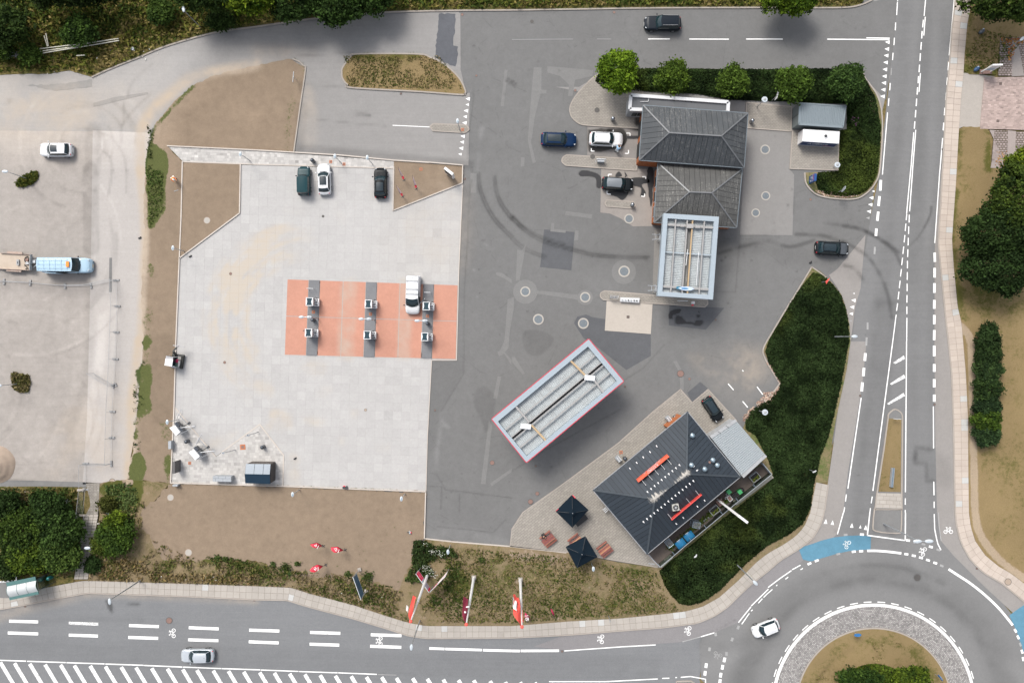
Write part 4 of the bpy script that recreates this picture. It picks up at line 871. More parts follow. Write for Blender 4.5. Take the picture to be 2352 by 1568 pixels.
lines(2,0,[((1628,362),(1992,363)),((2150,362),(2487,362)),((1250,361),(1450,361))],.13,'lane_dash');lines(3,0,[((543,363),(1115,368)),((903,351),(1118,354))],.14,'lane_line');lines(2,0,[((0,366),(560,362)),((780,361),(910,362))],.09,'lane_line',mark_mat('almost_gone_paint',(.3,.3,.3),1.3))
for c,r,pts in((2,0,((1050,1225),(1084,1225),(1084,1250))),(2,0,((1037,1411),(1070,1411),(1070,1380))),(2,0,((728,1363),(728,1390),(757,1390))),(2,1,((885,62),(885,35),(917,35))),(2,1,((1197,57),(1228,57),(1228,77))),(2,1,((873,187),(873,213),(907,218))),(2,1,((1185,235),(1218,238),(1218,210)))):
 q=Z(c,r,*pts);line(q[:2],.13,'bay_corner');line(q[1:],.13,'bay_corner',z=MZ+.004)
lines(2,2,[((1985,388),(2035,445)),((2250,415),(2305,488)),((2118,548),(2165,605)),((2115,262),(2126,274))],.13,'parking_line')
for q in(((285,345),(330,312),(400,290),(490,258),(600,230),(720,215),(860,210),(945,222),(942,340),(840,345),(740,355),(620,382),(520,412),(400,448),(370,445),(320,432)),((2350,850),(2290,890),(2215,945),(2260,1040),(2290,1110),(2320,1200),(2350,1290),(2520,1290),(2520,760))):
 surf('blue_crossing',Z(3,3,*q),.028,M_blue,.3,parent=marks)
def bike(X,Y,rot,s=1.0,mat=None):
 """cycle symbol, wheels left and right when rot = 0"""
 p=P(X,Y);th=math.radians(rot);ca,sa_=math.cos(th),math.sin(th);m=MB();lw=.075*s
 tr=lambda u,v:(p[0]+(u*ca-v*sa_)*s,p[1]+(u*sa_+v*ca)*s,MZ+.004)
 for cx_ in(-.32,.32):
  n=18;a=[tr(cx_+.235*math.cos(2*math.pi*i/n),-.15+.235*math.sin(2*math.pi*i/n))for i in range(n)];b=[tr(cx_+.165*math.cos(2*math.pi*i/n),-.15+.165*math.sin(2*math.pi*i/n))for i in range(n)]
  m.add(a+b,[(i,(i+1)%n,n+(i+1)%n,n+i)for i in range(n)])
 for(a,b)in(((-.32,-.15),(-.12,.2)),((-.12,.2),(.22,.2)),((-.15,.14),(.0,-.15)),((-.32,-.15),(.0,-.15)),((.0,-.15),(.25,.16)),((.32,-.15),(.2,.36)),((.1,.38),(.34,.33)),((-.15,.14),(-.2,.34)),((-.3,.36),(-.1,.36))):
  d=np.array(b)-np.array(a);nn=np.array([-d[1],d[0]])/np.hypot(*d)*.036
  m.add([tr(a[0]+nn[0],a[1]+nn[1]),tr(b[0]+nn[0],b[1]+nn[1]),tr(b[0]-nn[0],b[1]-nn[1]),tr(a[0]-nn[0],a[1]-nn[1])],[(0,1,2,3)])
 m.build('bicycle_symbol',mat or M_white,marks)
for c,r,x,y,a in((0,3,1585,1108,90),(1,3,1133,1180,90),(2,3,815,1162,86),(2,3,1615,1085,82),(3,3,1655,165,0),(3,3,1420,357,70)):bike(*Z(c,r,(x,y))[0],a,1.15)
bike(*Z(2,3,(1887,1312))[0],155,1.1,M_worn);bike(*Z(3,3,(722,292))[0],60,1.1,mark_mat('worn_symbol_paint',(.6,.66,.68),.5))
# -- covers and drains
M_iron=paint_mat('iron_cover',(.09,.085,.08),.7,.4,var=.2);M_rust=paint_mat('rusty_cover',(.20,.125,.105),.85,.1,var=.2);M_steelc=paint_mat('blue_grey_cover',(.125,.145,.16),.6,.2,var=.2);M_ring=paint_mat('concrete_ring',(.33,.31,.28),.9,var=.12);M_tan=paint_mat('sandy_cover',(.30,.24,.19),.9,var=.15)
M_orange=paint_mat('rust_orange_plate',(.40,.135,.055),.85,var=.15)
def cover(X,Y,r,kind,where,z=.03,cat='manhole cover'):
 p=P(X,Y);r=r/S
 spec={'ring':('tank_cover','blue grey tank cover in a pale ring',M_steelc),'iron':('drain_cover','small dark iron drain cover',M_iron),'rust':('manhole_cover','rust red round manhole cover',M_rust),'tan':('manhole_cover','sandy round manhole cover',M_tan),'dark':('manhole_cover','blackish round manhole cover',M_iron),'pale':('manhole_cover','pale round concrete cover',M_ring),'plate':('ground_plate','square rust orange ground plate',M_orange),'grate':('drain_grate','small square dark drain grate',M_iron)}[kind]
 t=thing(spec[0],spec[1]+' '+where,cat,(p[0],p[1],z),R.uniform(-.1,.1),{'ring':'tank covers in concrete rings','plate':'rust orange ground plates','grate':'square drain grates'}.get(kind,'round covers in the ground'))
 if kind=='ring':
  n=24;m=MB();a=[(r*math.cos(2*math.pi*i/n),r*math.sin(2*math.pi*i/n),.012)for i in range(n)];b=[(r*.74*math.cos(2*math.pi*i/n),r*.74*math.sin(2*math.pi*i/n),.012)for i in range(n)]
  m.add(a+b,[(i,(i+1)%n,n+(i+1)%n,n+i)for i in range(n)]);m.build('collar',M_ring,t)
  m=MB();m.tube((0,0,-.01),(0,0,.008),r*.735,n=20);m.build('lid',spec[2],t)
  for s_ in(-1,1):MB().box((s_*r*.4,r*.1,.012),(.06,.05,.01)).build('lifting_eye',M_ring,t)
 elif kind in('plate','grate'):
  m=MB();m.box((0,0,.0),(r*2,r*2,.03));m.build('plate',spec[2],t);m=MB()
  if kind=='grate':
   for i in range(4):m.box((0,(i-1.5)*r*.42,.018),(r*1.6,.03,.012))
   m.build('bars',M_rust,t)
  else:m.box((0,0,.02),(r*1.2,r*1.2,.014));m.build('hatch',M_rust,t)
 else:
  m=MB();m.tube((0,0,-.01),(0,0,.008),r,n=18);m.build('lid',spec[2],t)
  n=18;m=MB();a=[(r*1.12*math.cos(2*math.pi*i/n),r*1.12*math.sin(2*math.pi*i/n),.014)for i in range(n)];b=[(r*.96*math.cos(2*math.pi*i/n),r*.96*math.sin(2*math.pi*i/n),.014)for i in range(n)]
  m.add(a+b,[(i,(i+1)%n,n+(i+1)%n,n+i)for i in range(n)]);m.build('rim',M_iron if kind!='pale' else M_tan,t)
for c,r,x,y,q,k,wh,*zz in((2,1,1030,925,53,'ring','in a round asphalt patch'),(2,1,122,1110,47,'ring','farthest west, at two pale strips'),(2,1,672,1162,48,'ring','west of the long narrow service island'),(2,1,242,1365,50,'ring','on plain asphalt by the red-edged canopy'),(2,1,655,1402,50,'ring','at the tip of a dark patch'),(2,1,1075,442,45,'ring','below the small bay island'),(2,0,2325,1375,45,'ring','nearest to the tank pad'),(2,1,2330,232,42,'ring','upper of two east of the small hall'),(2,1,2238,388,40,'ring','lower of two east of the small hall'),(2,0,2350,1105,40,'pale','in the office path'),(1,2,2170,1112,20,'rust','by the left corner of the red-edged canopy'),(2,2,1548,295,30,'rust','where a thin patch meets the terrace tip'),(2,2,232,1395,17,'rust','smaller one of the pair west of the parasols',.05),(2,2,170,1470,22,'rust','larger one of the pair west of the parasols',.05),(0,3,1555,992,27,'rust','in the main street above a cycle symbol'),(3,3,1370,598,27,'dark','on the roundabout road'),(3,3,2200,635,29,'tan','in the footway by the roundabout',.12),(0,2,1033,1285,26,'tan','at the top of the stepped path'),(0,2,1570,1430,28,'pale','in the bare soil below the paver corner',.115),(0,3,1735,367,30,'pale','with a raised rim in the lower bare soil',.12),(0,1,1905,458,28,'pale','in the walled soil plot',.13),(1,1,617,420,11,'dark','south of the white parked hatchback',.055),(0,1,2120,947,12,'rust','west of the sand swirl in the yard',.055),(0,2,2065,192,12,'rust','near the excavator on the yard',.055),(1,2,1007,628,12,'tan','in the middle of the lower yard',.055),(2,0,580,832,11,'rust','beside the rounded wash apron'),(1,0,2025,697,9,'rust','right of the lawn island tip'),(1,0,1895,137,12,'rust','beside the dark patch on the street'),(2,0,938,116,12,'rust','by the street kerb above the first tree'),(2,0,780,1015,21,'dark','in the rounded wash apron',.12),(2,0,740,1442,20,'dark','at the bay divider kerb',.12),(3,1,390,265,10,'rust','below the ivy bed corner'),(2,2,1630,343,11,'rust','just north of the dark patch'),(3,0,1605,1375,11,'dark','at the east edge line of the road'),(2,0,183,200,14,'dark','alone in the street')):
 cover(*Z(c,r,(x,y))[0],q/4,k,wh,zz[0]if zz else.036)
for c,r,x,y,q,k,wh,zz in((1,0,688,1487,13,'plate','in the paver strip left of the white hatchback',.11),(1,0,810,1510,13,'plate','in the paver strip right of the white hatchback',.11),(1,0,1517,1557,13,'plate','in the triangular soil plot',.13),(1,0,1898,1193,13,'plate','on the traffic island',.12),(1,1,530,1298,13,'plate','on the western pump island',.16),(1,1,1054,1317,13,'plate','on the middle pump island',.16),(1,1,1577,1336,13,'plate','on the eastern pump island',.16),(0,2,2232,968,24,'plate','in the tip of the paver corner',.085),(0,2,1745,1115,13,'plate','small, in the west of the paver corner',.085),(2,2,1000,1015,15,'plate','on the shop terrace by the roof edge',.12),(1,2,1645,630,9,'grate','beside the yard wall',.03),(1,0,1332,862,9,'grate','under the lawn island kerb',.03),(2,2,1037,413,9,'grate','right of the red-edged canopy',.03),(2,2,218,1142,9,'grate','below the red-edged canopy',.03),(2,1,1066,1343,13,'grate','in the centre of the cream concrete pad',.04),(2,3,460,1275,9,'grate','at the cycle track line',.04),(0,3,232,862,9,'grate','by the pavement near the bus shelter',.03),(0,3,2337,806,9,'grate','by the pavement further right',.03),(3,2,846,497,9,'grate','at the west edge line of the road',.04),(3,2,1529,578,9,'grate','at the east edge line of the road',.04),(3,0,2132,772,12,'grate','upper one in the brick forecourt',.12),(3,0,2108,1115,12,'grate','lower one in the brick forecourt',.12),(3,3,1917,515,9,'grate','by the roundabout footway',.04),(1,1,1918,77,10,'grate','by the yard corner wall',.03),(2,1,1870,1370,8,'grate','east of the oil stains',.03)):
 cover(*Z(c,r,(x,y))[0],q/4,k,wh,zz,'drain' if k=='grate' else 'ground plate')
M_stain=paint_mat('wet_stain',(.022,.022,.024),.45,0,.3,var=.3)
for q in wet[5:]+[wet[1]]:
 surf('wet_stain',smooth(q,3,True),.0335,M_stain,.3,parent=forecourt,jag=.1)
# -- vegetation
def leaf_cards(name,C,size,cols,parent=None,flat=.6,seed=1,elong=1.5):
 g=np.random.default_rng(seed);n=len(C)
 nrm=g.normal(size=(n,3));nrm[:,2]=np.abs(nrm[:,2])+flat;nrm/=np.linalg.norm(nrm,axis=1)[:,None]
 a=g.normal(size=(n,3));u=np.cross(nrm,a);u/=np.linalg.norm(u,axis=1)[:,None];v=np.cross(nrm,u)
 s=(np.asarray(size)*g.uniform(.7,1.3,n))[:,None]
 u=u*s*elong/2;v=v*s/2
 V=np.empty((n,4,3));V[:,0]=C-u;V[:,1]=C-v*.9+u*.1;V[:,2]=C+u;V[:,3]=C+v*.9+u*.1
 cc=np.repeat(np.c_[cols,np.ones(n)],4,axis=0)
 return obj(name,raw_mesh(name,V.reshape(-1,3),np.arange(n*4).reshape(n,4),cc),LEAF,parent)
def ncol(n,base,var=.25,g=None):
 g=g or rng;f=g.uniform(1-var,1+var,(n,1));h=g.uniform(-.12,.12,(n,1))
 return np.clip(np.asarray(base)[None]*f*np.c_[1+h*1.6,np.ones(n),1-h],0,1)
def crown(parent,c,rx,ry,rz,nclump,per,dark,light,leaf=.26,cr=.55,seed=1,name='crown',shell=.35,zmin=-.35):
 g=np.random.default_rng(seed)
 d=g.normal(size=(nclump*3,3));d/=np.linalg.norm(d,axis=1)[:,None];d=d[d[:,2]>zmin][:nclump];m=len(d)
 ph=g.uniform(0,6,6);th=np.arctan2(d[:,1],d[:,0])
 lump=1+.12*np.sin(3*th+ph[0])+.07*np.sin(5*th+ph[1])+.06*np.sin(7*th+ph[2]+d[:,2]*3)
 rr=(1-shell*g.random(m)**2)*lump
 cc=d*rr[:,None]*np.array([rx,ry,rz])+np.array(c)
 tone=g.random(m);k=(tone[:,None]**1.3);base=np.array(dark)*(1-k)+np.array(light)*k
 C=np.repeat(cc,per,0)+g.normal(size=(m*per,3))*np.array([cr,cr,cr*.6])*.5
 cols=np.repeat(base,per,0)*g.uniform(.7,1.35,(m*per,1))
 return leaf_cards(name,C,leaf,cols,parent,.5,seed)
M_bark=paint_mat('bark',(.09,.07,.05),.95,var=.3,bump=.6)
def tree(name,label,cat,X,Y,r,h,dark,light,ry=None,seed=1,n=None,group=None,leaf=.26,rz=None,low=.35,cr=.6,trunk=True):
 """X,Y = centre of the crown as surveyed, r in survey units, h = top height"""
 rx=r/S;ry=(ry or r)/S;rz=rz or h*(1-low)/2;zc=h-rz
 p=P(X,Y,zc+rz*.5);t=thing(name,label,cat,(p[0],p[1],0),0,group)
 n=n or int(26*(rx+ry)**2/4+40)
 crown(t,(0,0,zc),rx,ry,rz,n,26,dark,light,leaf,cr,seed)
 if trunk:
  m=MB();g=random.Random(seed);tr=max(.08,h*.022);pts=[(0,0,0),(g.uniform(-.1,.1),g.uniform(-.1,.1),zc*.6),(0,0,zc)]
  m.tube(pts[0],pts[1],tr,tr*.75,8);m.tube(pts[1],pts[2],tr*.75,tr*.5,8)
  for i in range(5):
   a=g.uniform(0,6.3);m.tube(pts[1],(math.cos(a)*rx*.6,math.sin(a)*ry*.6,zc+g.uniform(-.2,.4)*rz),tr*.45,tr*.12,5)
  m.build('trunk',M_bark,t)
 return t
D1,L1=(.022,.042,.008),(.085,.145,.018)
D2,L2=(.012,.024,.006),(.045,.075,.016)
OV=lambda x,y:(x,y)
g5='round street trees in the ivy bed'
tree('street_tree','largest bright green round tree, at the west tip of the ivy bed','tree',1423,158,37,6.2,(.035,.07,.006),(.15,.235,.018),ry=42,seed=11,n=260,group=g5,leaf=.24)
tree('street_tree','second round tree from the west, above the flat grey roof','tree',1547,174,30,5.2,(.028,.05,.008),(.105,.165,.02),seed=12,n=190,group=g5,leaf=.23)
tree('street_tree','smallest round tree, middle of the five in the ivy bed','tree',1687,183,27,4.6,(.028,.05,.008),(.085,.14,.02),seed=13,n=160,group=g5,leaf=.23)
tree('street_tree','round tree north of the grey ribbed container','tree',1828,187,32,5,(.026,.048,.008),(.08,.135,.02),seed=14,n=200,group=g5,leaf=.23)
tree('street_tree','darker round tree at the corner by the give way triangles','tree',1949,185,34,5,(.018,.036,.010),(.055,.10,.022),seed=15,n=220,group=g5,leaf=.23)
tw='trees on the bank above the street'
tree('bank_tree','bushy dark green tree at the left edge of the bank','tree',14,55,36,5,D2,L2,seed=21,group=tw);tree('bank_shrub','dark round shrub beside the long white poles','shrub',178,68,31,3.0,D2,(.055,.10,.018),ry=30,seed=22,group=tw)
tree('bank_shrub','small green shrub by the heap of grey stones','shrub',65,122,17,1.8,(.02,.04,.008),(.075,.12,.02),seed=23,group=tw)
tree('bank_shrub','leafy shrub at the left edge, below the bushy tree','shrub',5,108,18,2.2,D2,(.06,.10,.018),seed=24,group=tw)
tree('bank_tree','yellow green leafy tree poking in at the top left','tree',570,-12,46,7,(.03,.06,.006),(.14,.19,.015),ry=30,seed=25,group=tw);tree('bank_tree','deep green tree hanging over the top, left of the biggest one','tree',675,-14,56,5.5,D2,(.04,.075,.016),ry=48,seed=26,group=tw)
tree('bank_tree','biggest dark green tree along the top edge','tree',770,-14,68,6,D2,(.045,.085,.018),ry=54,seed=27,group=tw);tree('bank_tree','dark tree at the top just right of the biggest one','tree',856,-18,42,5,D2,(.04,.075,.016),ry=38,seed=28,group=tw)
tree('bank_tree','dark tree filling the top left corner','tree',150,-22,90,6,(.008,.014,.004),(.03,.05,.01),ry=24,seed=29,group=tw);tree('bank_tree','dark leafy tree at the top left of centre','tree',470,-28,70,7,D2,L2,ry=36,seed=30,group=tw)
tree('bank_shrub','loose green bush left of the white street lamp','shrub',366,26,24,2.2,(.02,.04,.008),(.07,.11,.02),seed=31,group=tw);tree('bank_shrub','low dark bush right of the white street lamp','shrub',505,45,26,1.8,D2,(.05,.085,.02),ry=18,seed=32,group=tw)
tree('overhanging_tree','yellow green tree overhanging the street at the top','tree',1820,-14,52,6,(.03,.06,.006),(.12,.18,.015),ry=36,seed=33)
tree('shady_tree','tall tree in the top right corner','tree',2325,-40,84,9,D2,(.07,.11,.02),ry=70,seed=34)
tree('leafy_tree','very dark broad tree at the right edge, lower of the two dark masses','tree',2305,608,76,6,(.008,.016,.005),(.032,.06,.016),ry=58,seed=35,n=520,leaf=.24);tree('leafy_tree','very dark broad tree at the right edge, upper of the two dark masses','tree',2312,530,80,7,(.009,.018,.005),(.034,.062,.016),ry=56,seed=36,n=520,leaf=.24)
tree('leafy_tree','brighter green tree above the two dark masses at the right edge','tree',2352,455,56,8,(.012,.024,.006),(.07,.105,.016),ry=66,seed=37,n=420);tree('leafy_tree','yellow green tree top at the right edge beside the paving blocks','tree',2362,376,32,7,(.03,.055,.006),(.13,.17,.015),ry=32,seed=38)
hb='clipped bushes in the row on the east lawn'
for i,(y,rx,ry,lab,dk,lt)in enumerate(((775,24,30,'top bush of the row on the east lawn, dark',(.012,.022,.007),(.032,.058,.018)),(812,27,26,'second bush of the row on the east lawn',(.012,.024,.008),(.035,.062,.018)),(852,28,27,'third bush of the row on the east lawn, lighter grey green',(.014,.028,.010),(.05,.085,.026)),(893,29,27,'fourth bush of the row on the east lawn',(.012,.024,.008),(.044,.078,.02)),(930,28,24,'fifth bush of the row, deepest green',(.010,.02,.008),(.03,.056,.02)),(966,30,25,'sixth bush of the row, brightest green',(.016,.034,.006),(.07,.115,.016)),(1000,27,22,'bottom bush of the row on the east lawn',(.012,.024,.01),(.038,.07,.024)))):
 tree('clipped_bush',lab,'bush',2273-(y-850)*.01,y,rx,2.2,dk,lt,ry=ry,seed=50+i,n=150,group=hb,leaf=.2,low=.1,cr=.4)
th='shrubs beside the stepped path'
for i,(x,y,r,h,lab,dk,lt)in enumerate(((40,1225,62,4.5,'broad green shrub at the left of the thicket',D2,(.07,.115,.018)),(105,1170,45,4,'dark shrub at the top of the thicket',D2,(.04,.075,.018)),(130,1220,55,4.6,'deep green shrub in the middle of the thicket',D2,(.05,.09,.02)),(60,1275,50,4,'yellow green shrub at the lower left of the thicket',(.02,.04,.007),(.11,.16,.018)),(130,1268,52,4,'pale green shrub at the bottom of the thicket',(.022,.045,.01),(.085,.13,.026)),(8,1160,30,4,'dark shrub at the left edge, top of the thicket',D2,(.03,.055,.014)),(15,1300,30,3,'dark shrub at the left edge, foot of the thicket',D2,(.035,.06,.015)),(262,1235,42,3.6,'rounded green shrub right of the steps',(.018,.036,.008),(.075,.125,.018)),(262,1203,22,3,'bright top shrub right of the steps',(.03,.05,.006),(.12,.17,.016)),(232,1250,22,2.4,'olive shrub touching the right edge of the steps',(.03,.045,.008),(.09,.12,.018)),(212,1298,14,1.2,'small dark shrub low beside the steps',D2,(.035,.065,.018)),(245,1158,14,1.2,'weedy shrub at the top right of the steps',(.03,.035,.008),(.08,.09,.02)))):
 tree('path_shrub',lab,'shrub',x,y,r*.87,h*.72,dk,lt,seed=70+i,group=th,leaf=.24,low=.15)
def bed(name,poly,density,hgt,base,hi,leaf=.2,seed=1,dens_noise=.0,z=.1):
 w_=[tuple(P(*q)[:2])for q in poly]
 surf(name+'_soil',poly,z,M_hedgebase,1.0,skirt=.12)
 g=np.random.default_rng(seed);xs=[p[0]for p in w_];ys=[p[1]for p in w_]
 n=int((max(xs)-min(xs))*(max(ys)-min(ys))*density)
 X=g.uniform(min(xs),max(xs),n);Y=g.uniform(min(ys),max(ys),n);k=inside(X,Y,w_);X,Y=X[k],Y[k]
 e=dist_poly(X,Y,w_,True)
 ix=np.clip((X*RES+GW/2).astype(int),0,GW-1);iy=np.clip((Y*RES+GH/2).astype(int),0,GH-1)
 hh=NB[iy,ix];mac=NC[iy,ix];tuft=NA[iy,ix]
 Zc=z+hgt*np.clip(e/.5,.15,1)*(.45+.9*hh*g.uniform(.6,1.1,len(X)))
 tone=np.clip(.5+1.5*(tuft-.5)+1.6*(hh-.5)+g.normal(0,.22,len(X)),0,1)[:,None]
 yel=sstep(mac,.52,.66)[:,None]
 cols=np.array(base)*(1-tone)+np.array(hi)*tone;cols=cols*(1+yel*np.array([.9,.5,.1]))
 cols*=g.uniform(.7,1.3,(len(X),1))
 return tag(leaf_cards(name,np.c_[X,Y,Zc],leaf,cols,None,.35,seed),kind='stuff')
K=[(1866,626),(1884,630),(1899,640),(1914,655),(1930,676),(1941,706),(1948,742),(1949,784),(1940,834),(1928,896),(1913,959),(1901,1004),(1884,1045),(1877,1080),(1869,1109),(1862,1159),(1855,1180),(1842,1202),(1812,1226),(1762,1252),(1713,1293),(1688,1318),(1651,1356),(1613,1381),(1581,1389),(1560,1384),(1540,1364),(1527,1344),(1514,1310),(1640,1206),(1760,1112),(1775,1088),(1762,1050),(1735,1000),(1712,985),(1712,966),(1722,945),(1748,925),(1768,918),(1786,893),(1792,880),(1778,858),(1765,832),(1757,806),(1766,780),(1812,700),(1836,663)]
bed('ground_cover',K,120,.45,(.007,.014,.004),(.030,.052,.016),.2,3)
I2=[(1366,186),(1375,172),(1400,160),(1500,158),(1764,160),(1889,158),(1972,160),(1985,180),(1996,200),(2008,222),(2016,255),(2022,292),(2019,350),(2014,395),(2005,420),(1990,437),(1968,449),(1940,452),(1900,447),(1878,436),(1872,415),(1878,396),(1926,394),(1929,300),(1945,297),(1945,240),(1822,234),(1676,230),(1600,216),(1440,208),(1385,203)]
bed('ivy_bed',I2,120,.5,(.006,.013,.004),(.030,.054,.014),.2,4)
kerb([(1351,189),(1366,176),(1392,161)],.16,.15,sm=True);kerb([(1979,160),(1986,180),(1999,197),(2014,220),(2023,250),(2026,290),(2024,340),(2019,395),(2010,420),(1994,440),(1971,455),(1939,458),(1894,453),(1869,443),(1851,422),(1848,398)],.18,.15,sm=True)
kerb(Z(3,1,(400,885),(280,1085),(140,1310),(0,1545)),.16,.14);kerb([(1764,778),(1752,804),(1760,830),(1785,872),(1788,884),(1760,916),(1718,953)],.16,.14,sm=True);kerb(Z(3,1,(400,885),(480,940),(560,1010)),.14,.14)
surf('ivy_bed_margin',[(1926,300),(1945,300),(1945,238),(1900,165),(1979,161),(1986,180),(1999,198),(2013,220),(2022,250),(2025,290),(2023,340),(2018,395),(2009,420),(1993,439),(1970,453),(1939,456),(1895,451),(1871,441),(1853,421),(1850,397),(1926,395)],.09,M_verge,.5,skirt=.1)
bm=surf('ground_cover_margin',[(1864,614)]+Z(3,1,(480,925),(545,985),(600,1045),(670,1135),(712,1250),(745,1410))+Z(3,2,(755,0),(722,250),(690,400),(625,700),(590,900),(570,1120),(545,1290))+[(1874,1109),(1862,1180),(1800,1240),(1700,1310),(1600,1396),(1500,1330),(1516,1303),(1700,1000),(1720,950),(1760,915),(1790,882),(1752,804),(1764,778)],.092,M_verge,.4,skirt=.1)
def scatter(name,poly,density,smin,smax,cols,z,kind='stuff',seed=1,thick=.5):
 w_=[tuple(P(*q)[:2])for q in poly];g=random.Random(seed);xs=[p[0]for p in w_];ys=[p[1]for p in w_]
 n=int((max(xs)-min(xs))*(max(ys)-min(ys))*density);V=[];F=[];C=[]
 for i in range(n):
  x,y=g.uniform(min(xs),max(xs)),g.uniform(min(ys),max(ys))
  if not inside(np.array([x]),np.array([y]),w_)[0]:continue
  s=g.uniform(smin,smax);a=g.uniform(0,6);k=len(V);c=g.choice(cols);f=g.uniform(.75,1.25)
  for q,r in enumerate((1,.8,1.1,.9,1)):V.append((x+s*r*math.cos(a+q*1.257),y+s*r*math.sin(a+q*1.257),z))
  V.append((x,y,z+s*thick));F+=[(k+q,k+(q+1)%5,k+5)for q in range(5)];C+=[(c[0]*f,c[1]*f,c[2]*f,1)]*6
 if not V:return None
 return tag(obj(name,raw_mesh(name,V,F,C),LEAF2,None),kind=kind)
t=NT('stone');LEAF2=t.bsdf(t.n('Attribute',attribute_name='col'),.9,0,.2)
for q in(Z(2,2,(2120,680),(2220,590),(2230,660),(2150,730),(2118,730)),Z(2,2,(2230,570),(2340,480),(2350,530),(2300,600),(2260,610)),Z(3,2,(-50,470),(0,590),(60,500),(132,398),(60,300),(30,220),(-20,190),(70,320),(110,390),(60,460)),[(1985,200),(2010,235),(2016,260),(2005,262),(1995,230)],[(1868,437),(1890,450),(1940,455),(1975,449),(1955,442),(1900,438)]):
 scatter('stone_chippings',q,90,.05,.11,[(.36,.26,.2),(.3,.19,.15),(.42,.34,.28),(.2,.13,.1)],.13,seed=len(q))
def tufts(name,poly,density,size,hgt,palette,seed=1,z=.1,thr=None,nz=None,flat=.2,elong=2.2):
 w_=[tuple(P(*q)[:2])for q in poly];g=np.random.default_rng(seed);xs=[p[0]for p in w_];ys=[p[1]for p in w_]
 n=int((max(xs)-min(xs))*(max(ys)-min(ys))*density);X=g.uniform(min(xs),max(xs),n);Y=g.uniform(min(ys),max(ys),n);k=inside(X,Y,w_);X,Y=X[k],Y[k]
 ix=np.clip((X*RES+GW/2).astype(int),0,GW-1);iy=np.clip((Y*RES+GH/2).astype(int),0,GH-1)
 a=(NA if nz is None else nz)[iy,ix]*.6+NB[iy,ix]*.4
 if thr is not None:
  k=a>thr+g.uniform(-.03,.03,len(X));X,Y,a=X[k],Y[k],a[k]
 pal=np.array(palette);t_=np.clip((a-.3)/.4+g.normal(0,.25,len(X)),0,.999);cols=pal[(t_*len(pal)).astype(int)]*g.uniform(.65,1.35,(len(X),1))
 return tag(leaf_cards(name,np.c_[X,Y,z+hgt*g.random(len(X))],size,cols,None,flat,seed,elong),kind='stuff')
bankp=[(-60,170)]+[(x,y-6)for x,y in top_edge[1:-2]]+[(1990,-60),(-60,-60)]
tufts('tall_grass',bankp,30,.28,.5,[(.21,.165,.065),(.17,.145,.04),(.12,.125,.024),(.08,.10,.018),(.045,.066,.013)],5,.05)
tufts('dark_weeds',[(-60,100),(60,70),(300,45),(520,30),(700,30),(700,-60),(-60,-60)],16,.3,.7,[(.03,.05,.010),(.02,.034,.007),(.055,.085,.015),(.014,.024,.006)],6,.1,.5,NC)
wc=Z(0,3,(925,60),(870,250),(830,450),(830,600))+[(x,y-3)for x,y in pu_top[6:13]]+[(935,1360),(880,1345),(800,1320),(700,1310),(560,1295),(480,1290),(400,1262),(345,1235),(330,1150)]
tufts('dry_weeds',wc,30,.2,.35,[(.2,.155,.09),(.16,.125,.06),(.1,.1,.03),(.06,.08,.018)],7,.1,.43)
tufts('green_weeds',[(470,1272),(560,1282),(700,1312),(800,1330),(900,1345),(930,1300),(960,1240),(1030,1250),(1090,1290),(1080,1380),(930,1400),(800,1375),(640,1330),(480,1300)],26,.2,.35,[(.19,.15,.07),(.13,.12,.035),(.085,.095,.024),(.05,.07,.016),(.035,.055,.013)],8,.1,.54)
tufts('bank_grass',[(1040,1256),(1176,1266),(1301,1278),(1420,1300),(1505,1312),(1520,1348),(1556,1396),(1570,1400),(1426,1412),(1301,1420),(1176,1428),(980,1428),(940,1400),(1000,1350)],34,.17,.2,[(.21,.165,.09),(.17,.135,.065),(.11,.11,.03),(.075,.09,.02),(.04,.06,.014)],9,.1,.40)
tufts('flower_bed_weeds',Z(1,3,(1450,260),(1560,250),(1620,300),(1800,320),(1850,400),(1720,410),(1560,440),(1640,560),(1560,620),(1440,640),(1370,620),(1440,480)),70,.24,.6,[(.05,.075,.02),(.035,.055,.016),(.022,.038,.012)],10,.1)
for i,q in enumerate((Z(1,3,(1540,260),(1600,270),(1590,300),(1540,290)),Z(1,3,(1590,330),(1660,320),(1750,360),(1740,400),(1600,380)),Z(1,3,(1530,450),(1600,460),(1680,550),(1660,590),(1600,560),(1530,520)))):
 tufts('white_flowers',q,26,.1,.3,[(.6,.6,.55),(.55,.56,.5)],20+i,.75,None,None,2.0,1.1)
tufts('path_weeds',Z(0,2,(0,1345),(400,1340),(720,1345),(740,1568))+Z(0,3,(700,300),(660,560),(600,600),(430,560),(0,580)),30,.24,.45,[(.19,.15,.08),(.14,.115,.04),(.085,.09,.022),(.045,.065,.014)],11,.09)
tufts('dry_grass',Z(0,3,(830,480),(1300,400),(1400,560),(2350,560),(2350,650),(1300,630),(830,610)),36,.22,.35,[(.22,.17,.09),(.18,.13,.055),(.1,.095,.03)],12,.1,.36)
for i,(x,y,n_)in enumerate(((2850,470,1),(2980,500,1),(1990,415,1),(2130,430,1))):pass
tufts('grass_tufts',[(790,130),(1010,130),(1062,205),(800,200)],40,.15,.12,[(.21,.165,.08),(.15,.125,.05),(.09,.095,.025),(.07,.085,.02)],13,.12,.4)
tufts('lawn_tufts',[(2216,60),(2350,90),(2290,165),(2218,165)],30,.16,.1,[(.17,.14,.06),(.11,.11,.03),(.075,.095,.02)],14,.1,.42)
tufts('verge_tufts',Z(0,1,(1345,0),(1500,0),(1500,350),(1380,520)),45,.18,.15,[(.12,.14,.045),(.085,.115,.03),(.065,.10,.025)],15,.1,.3)
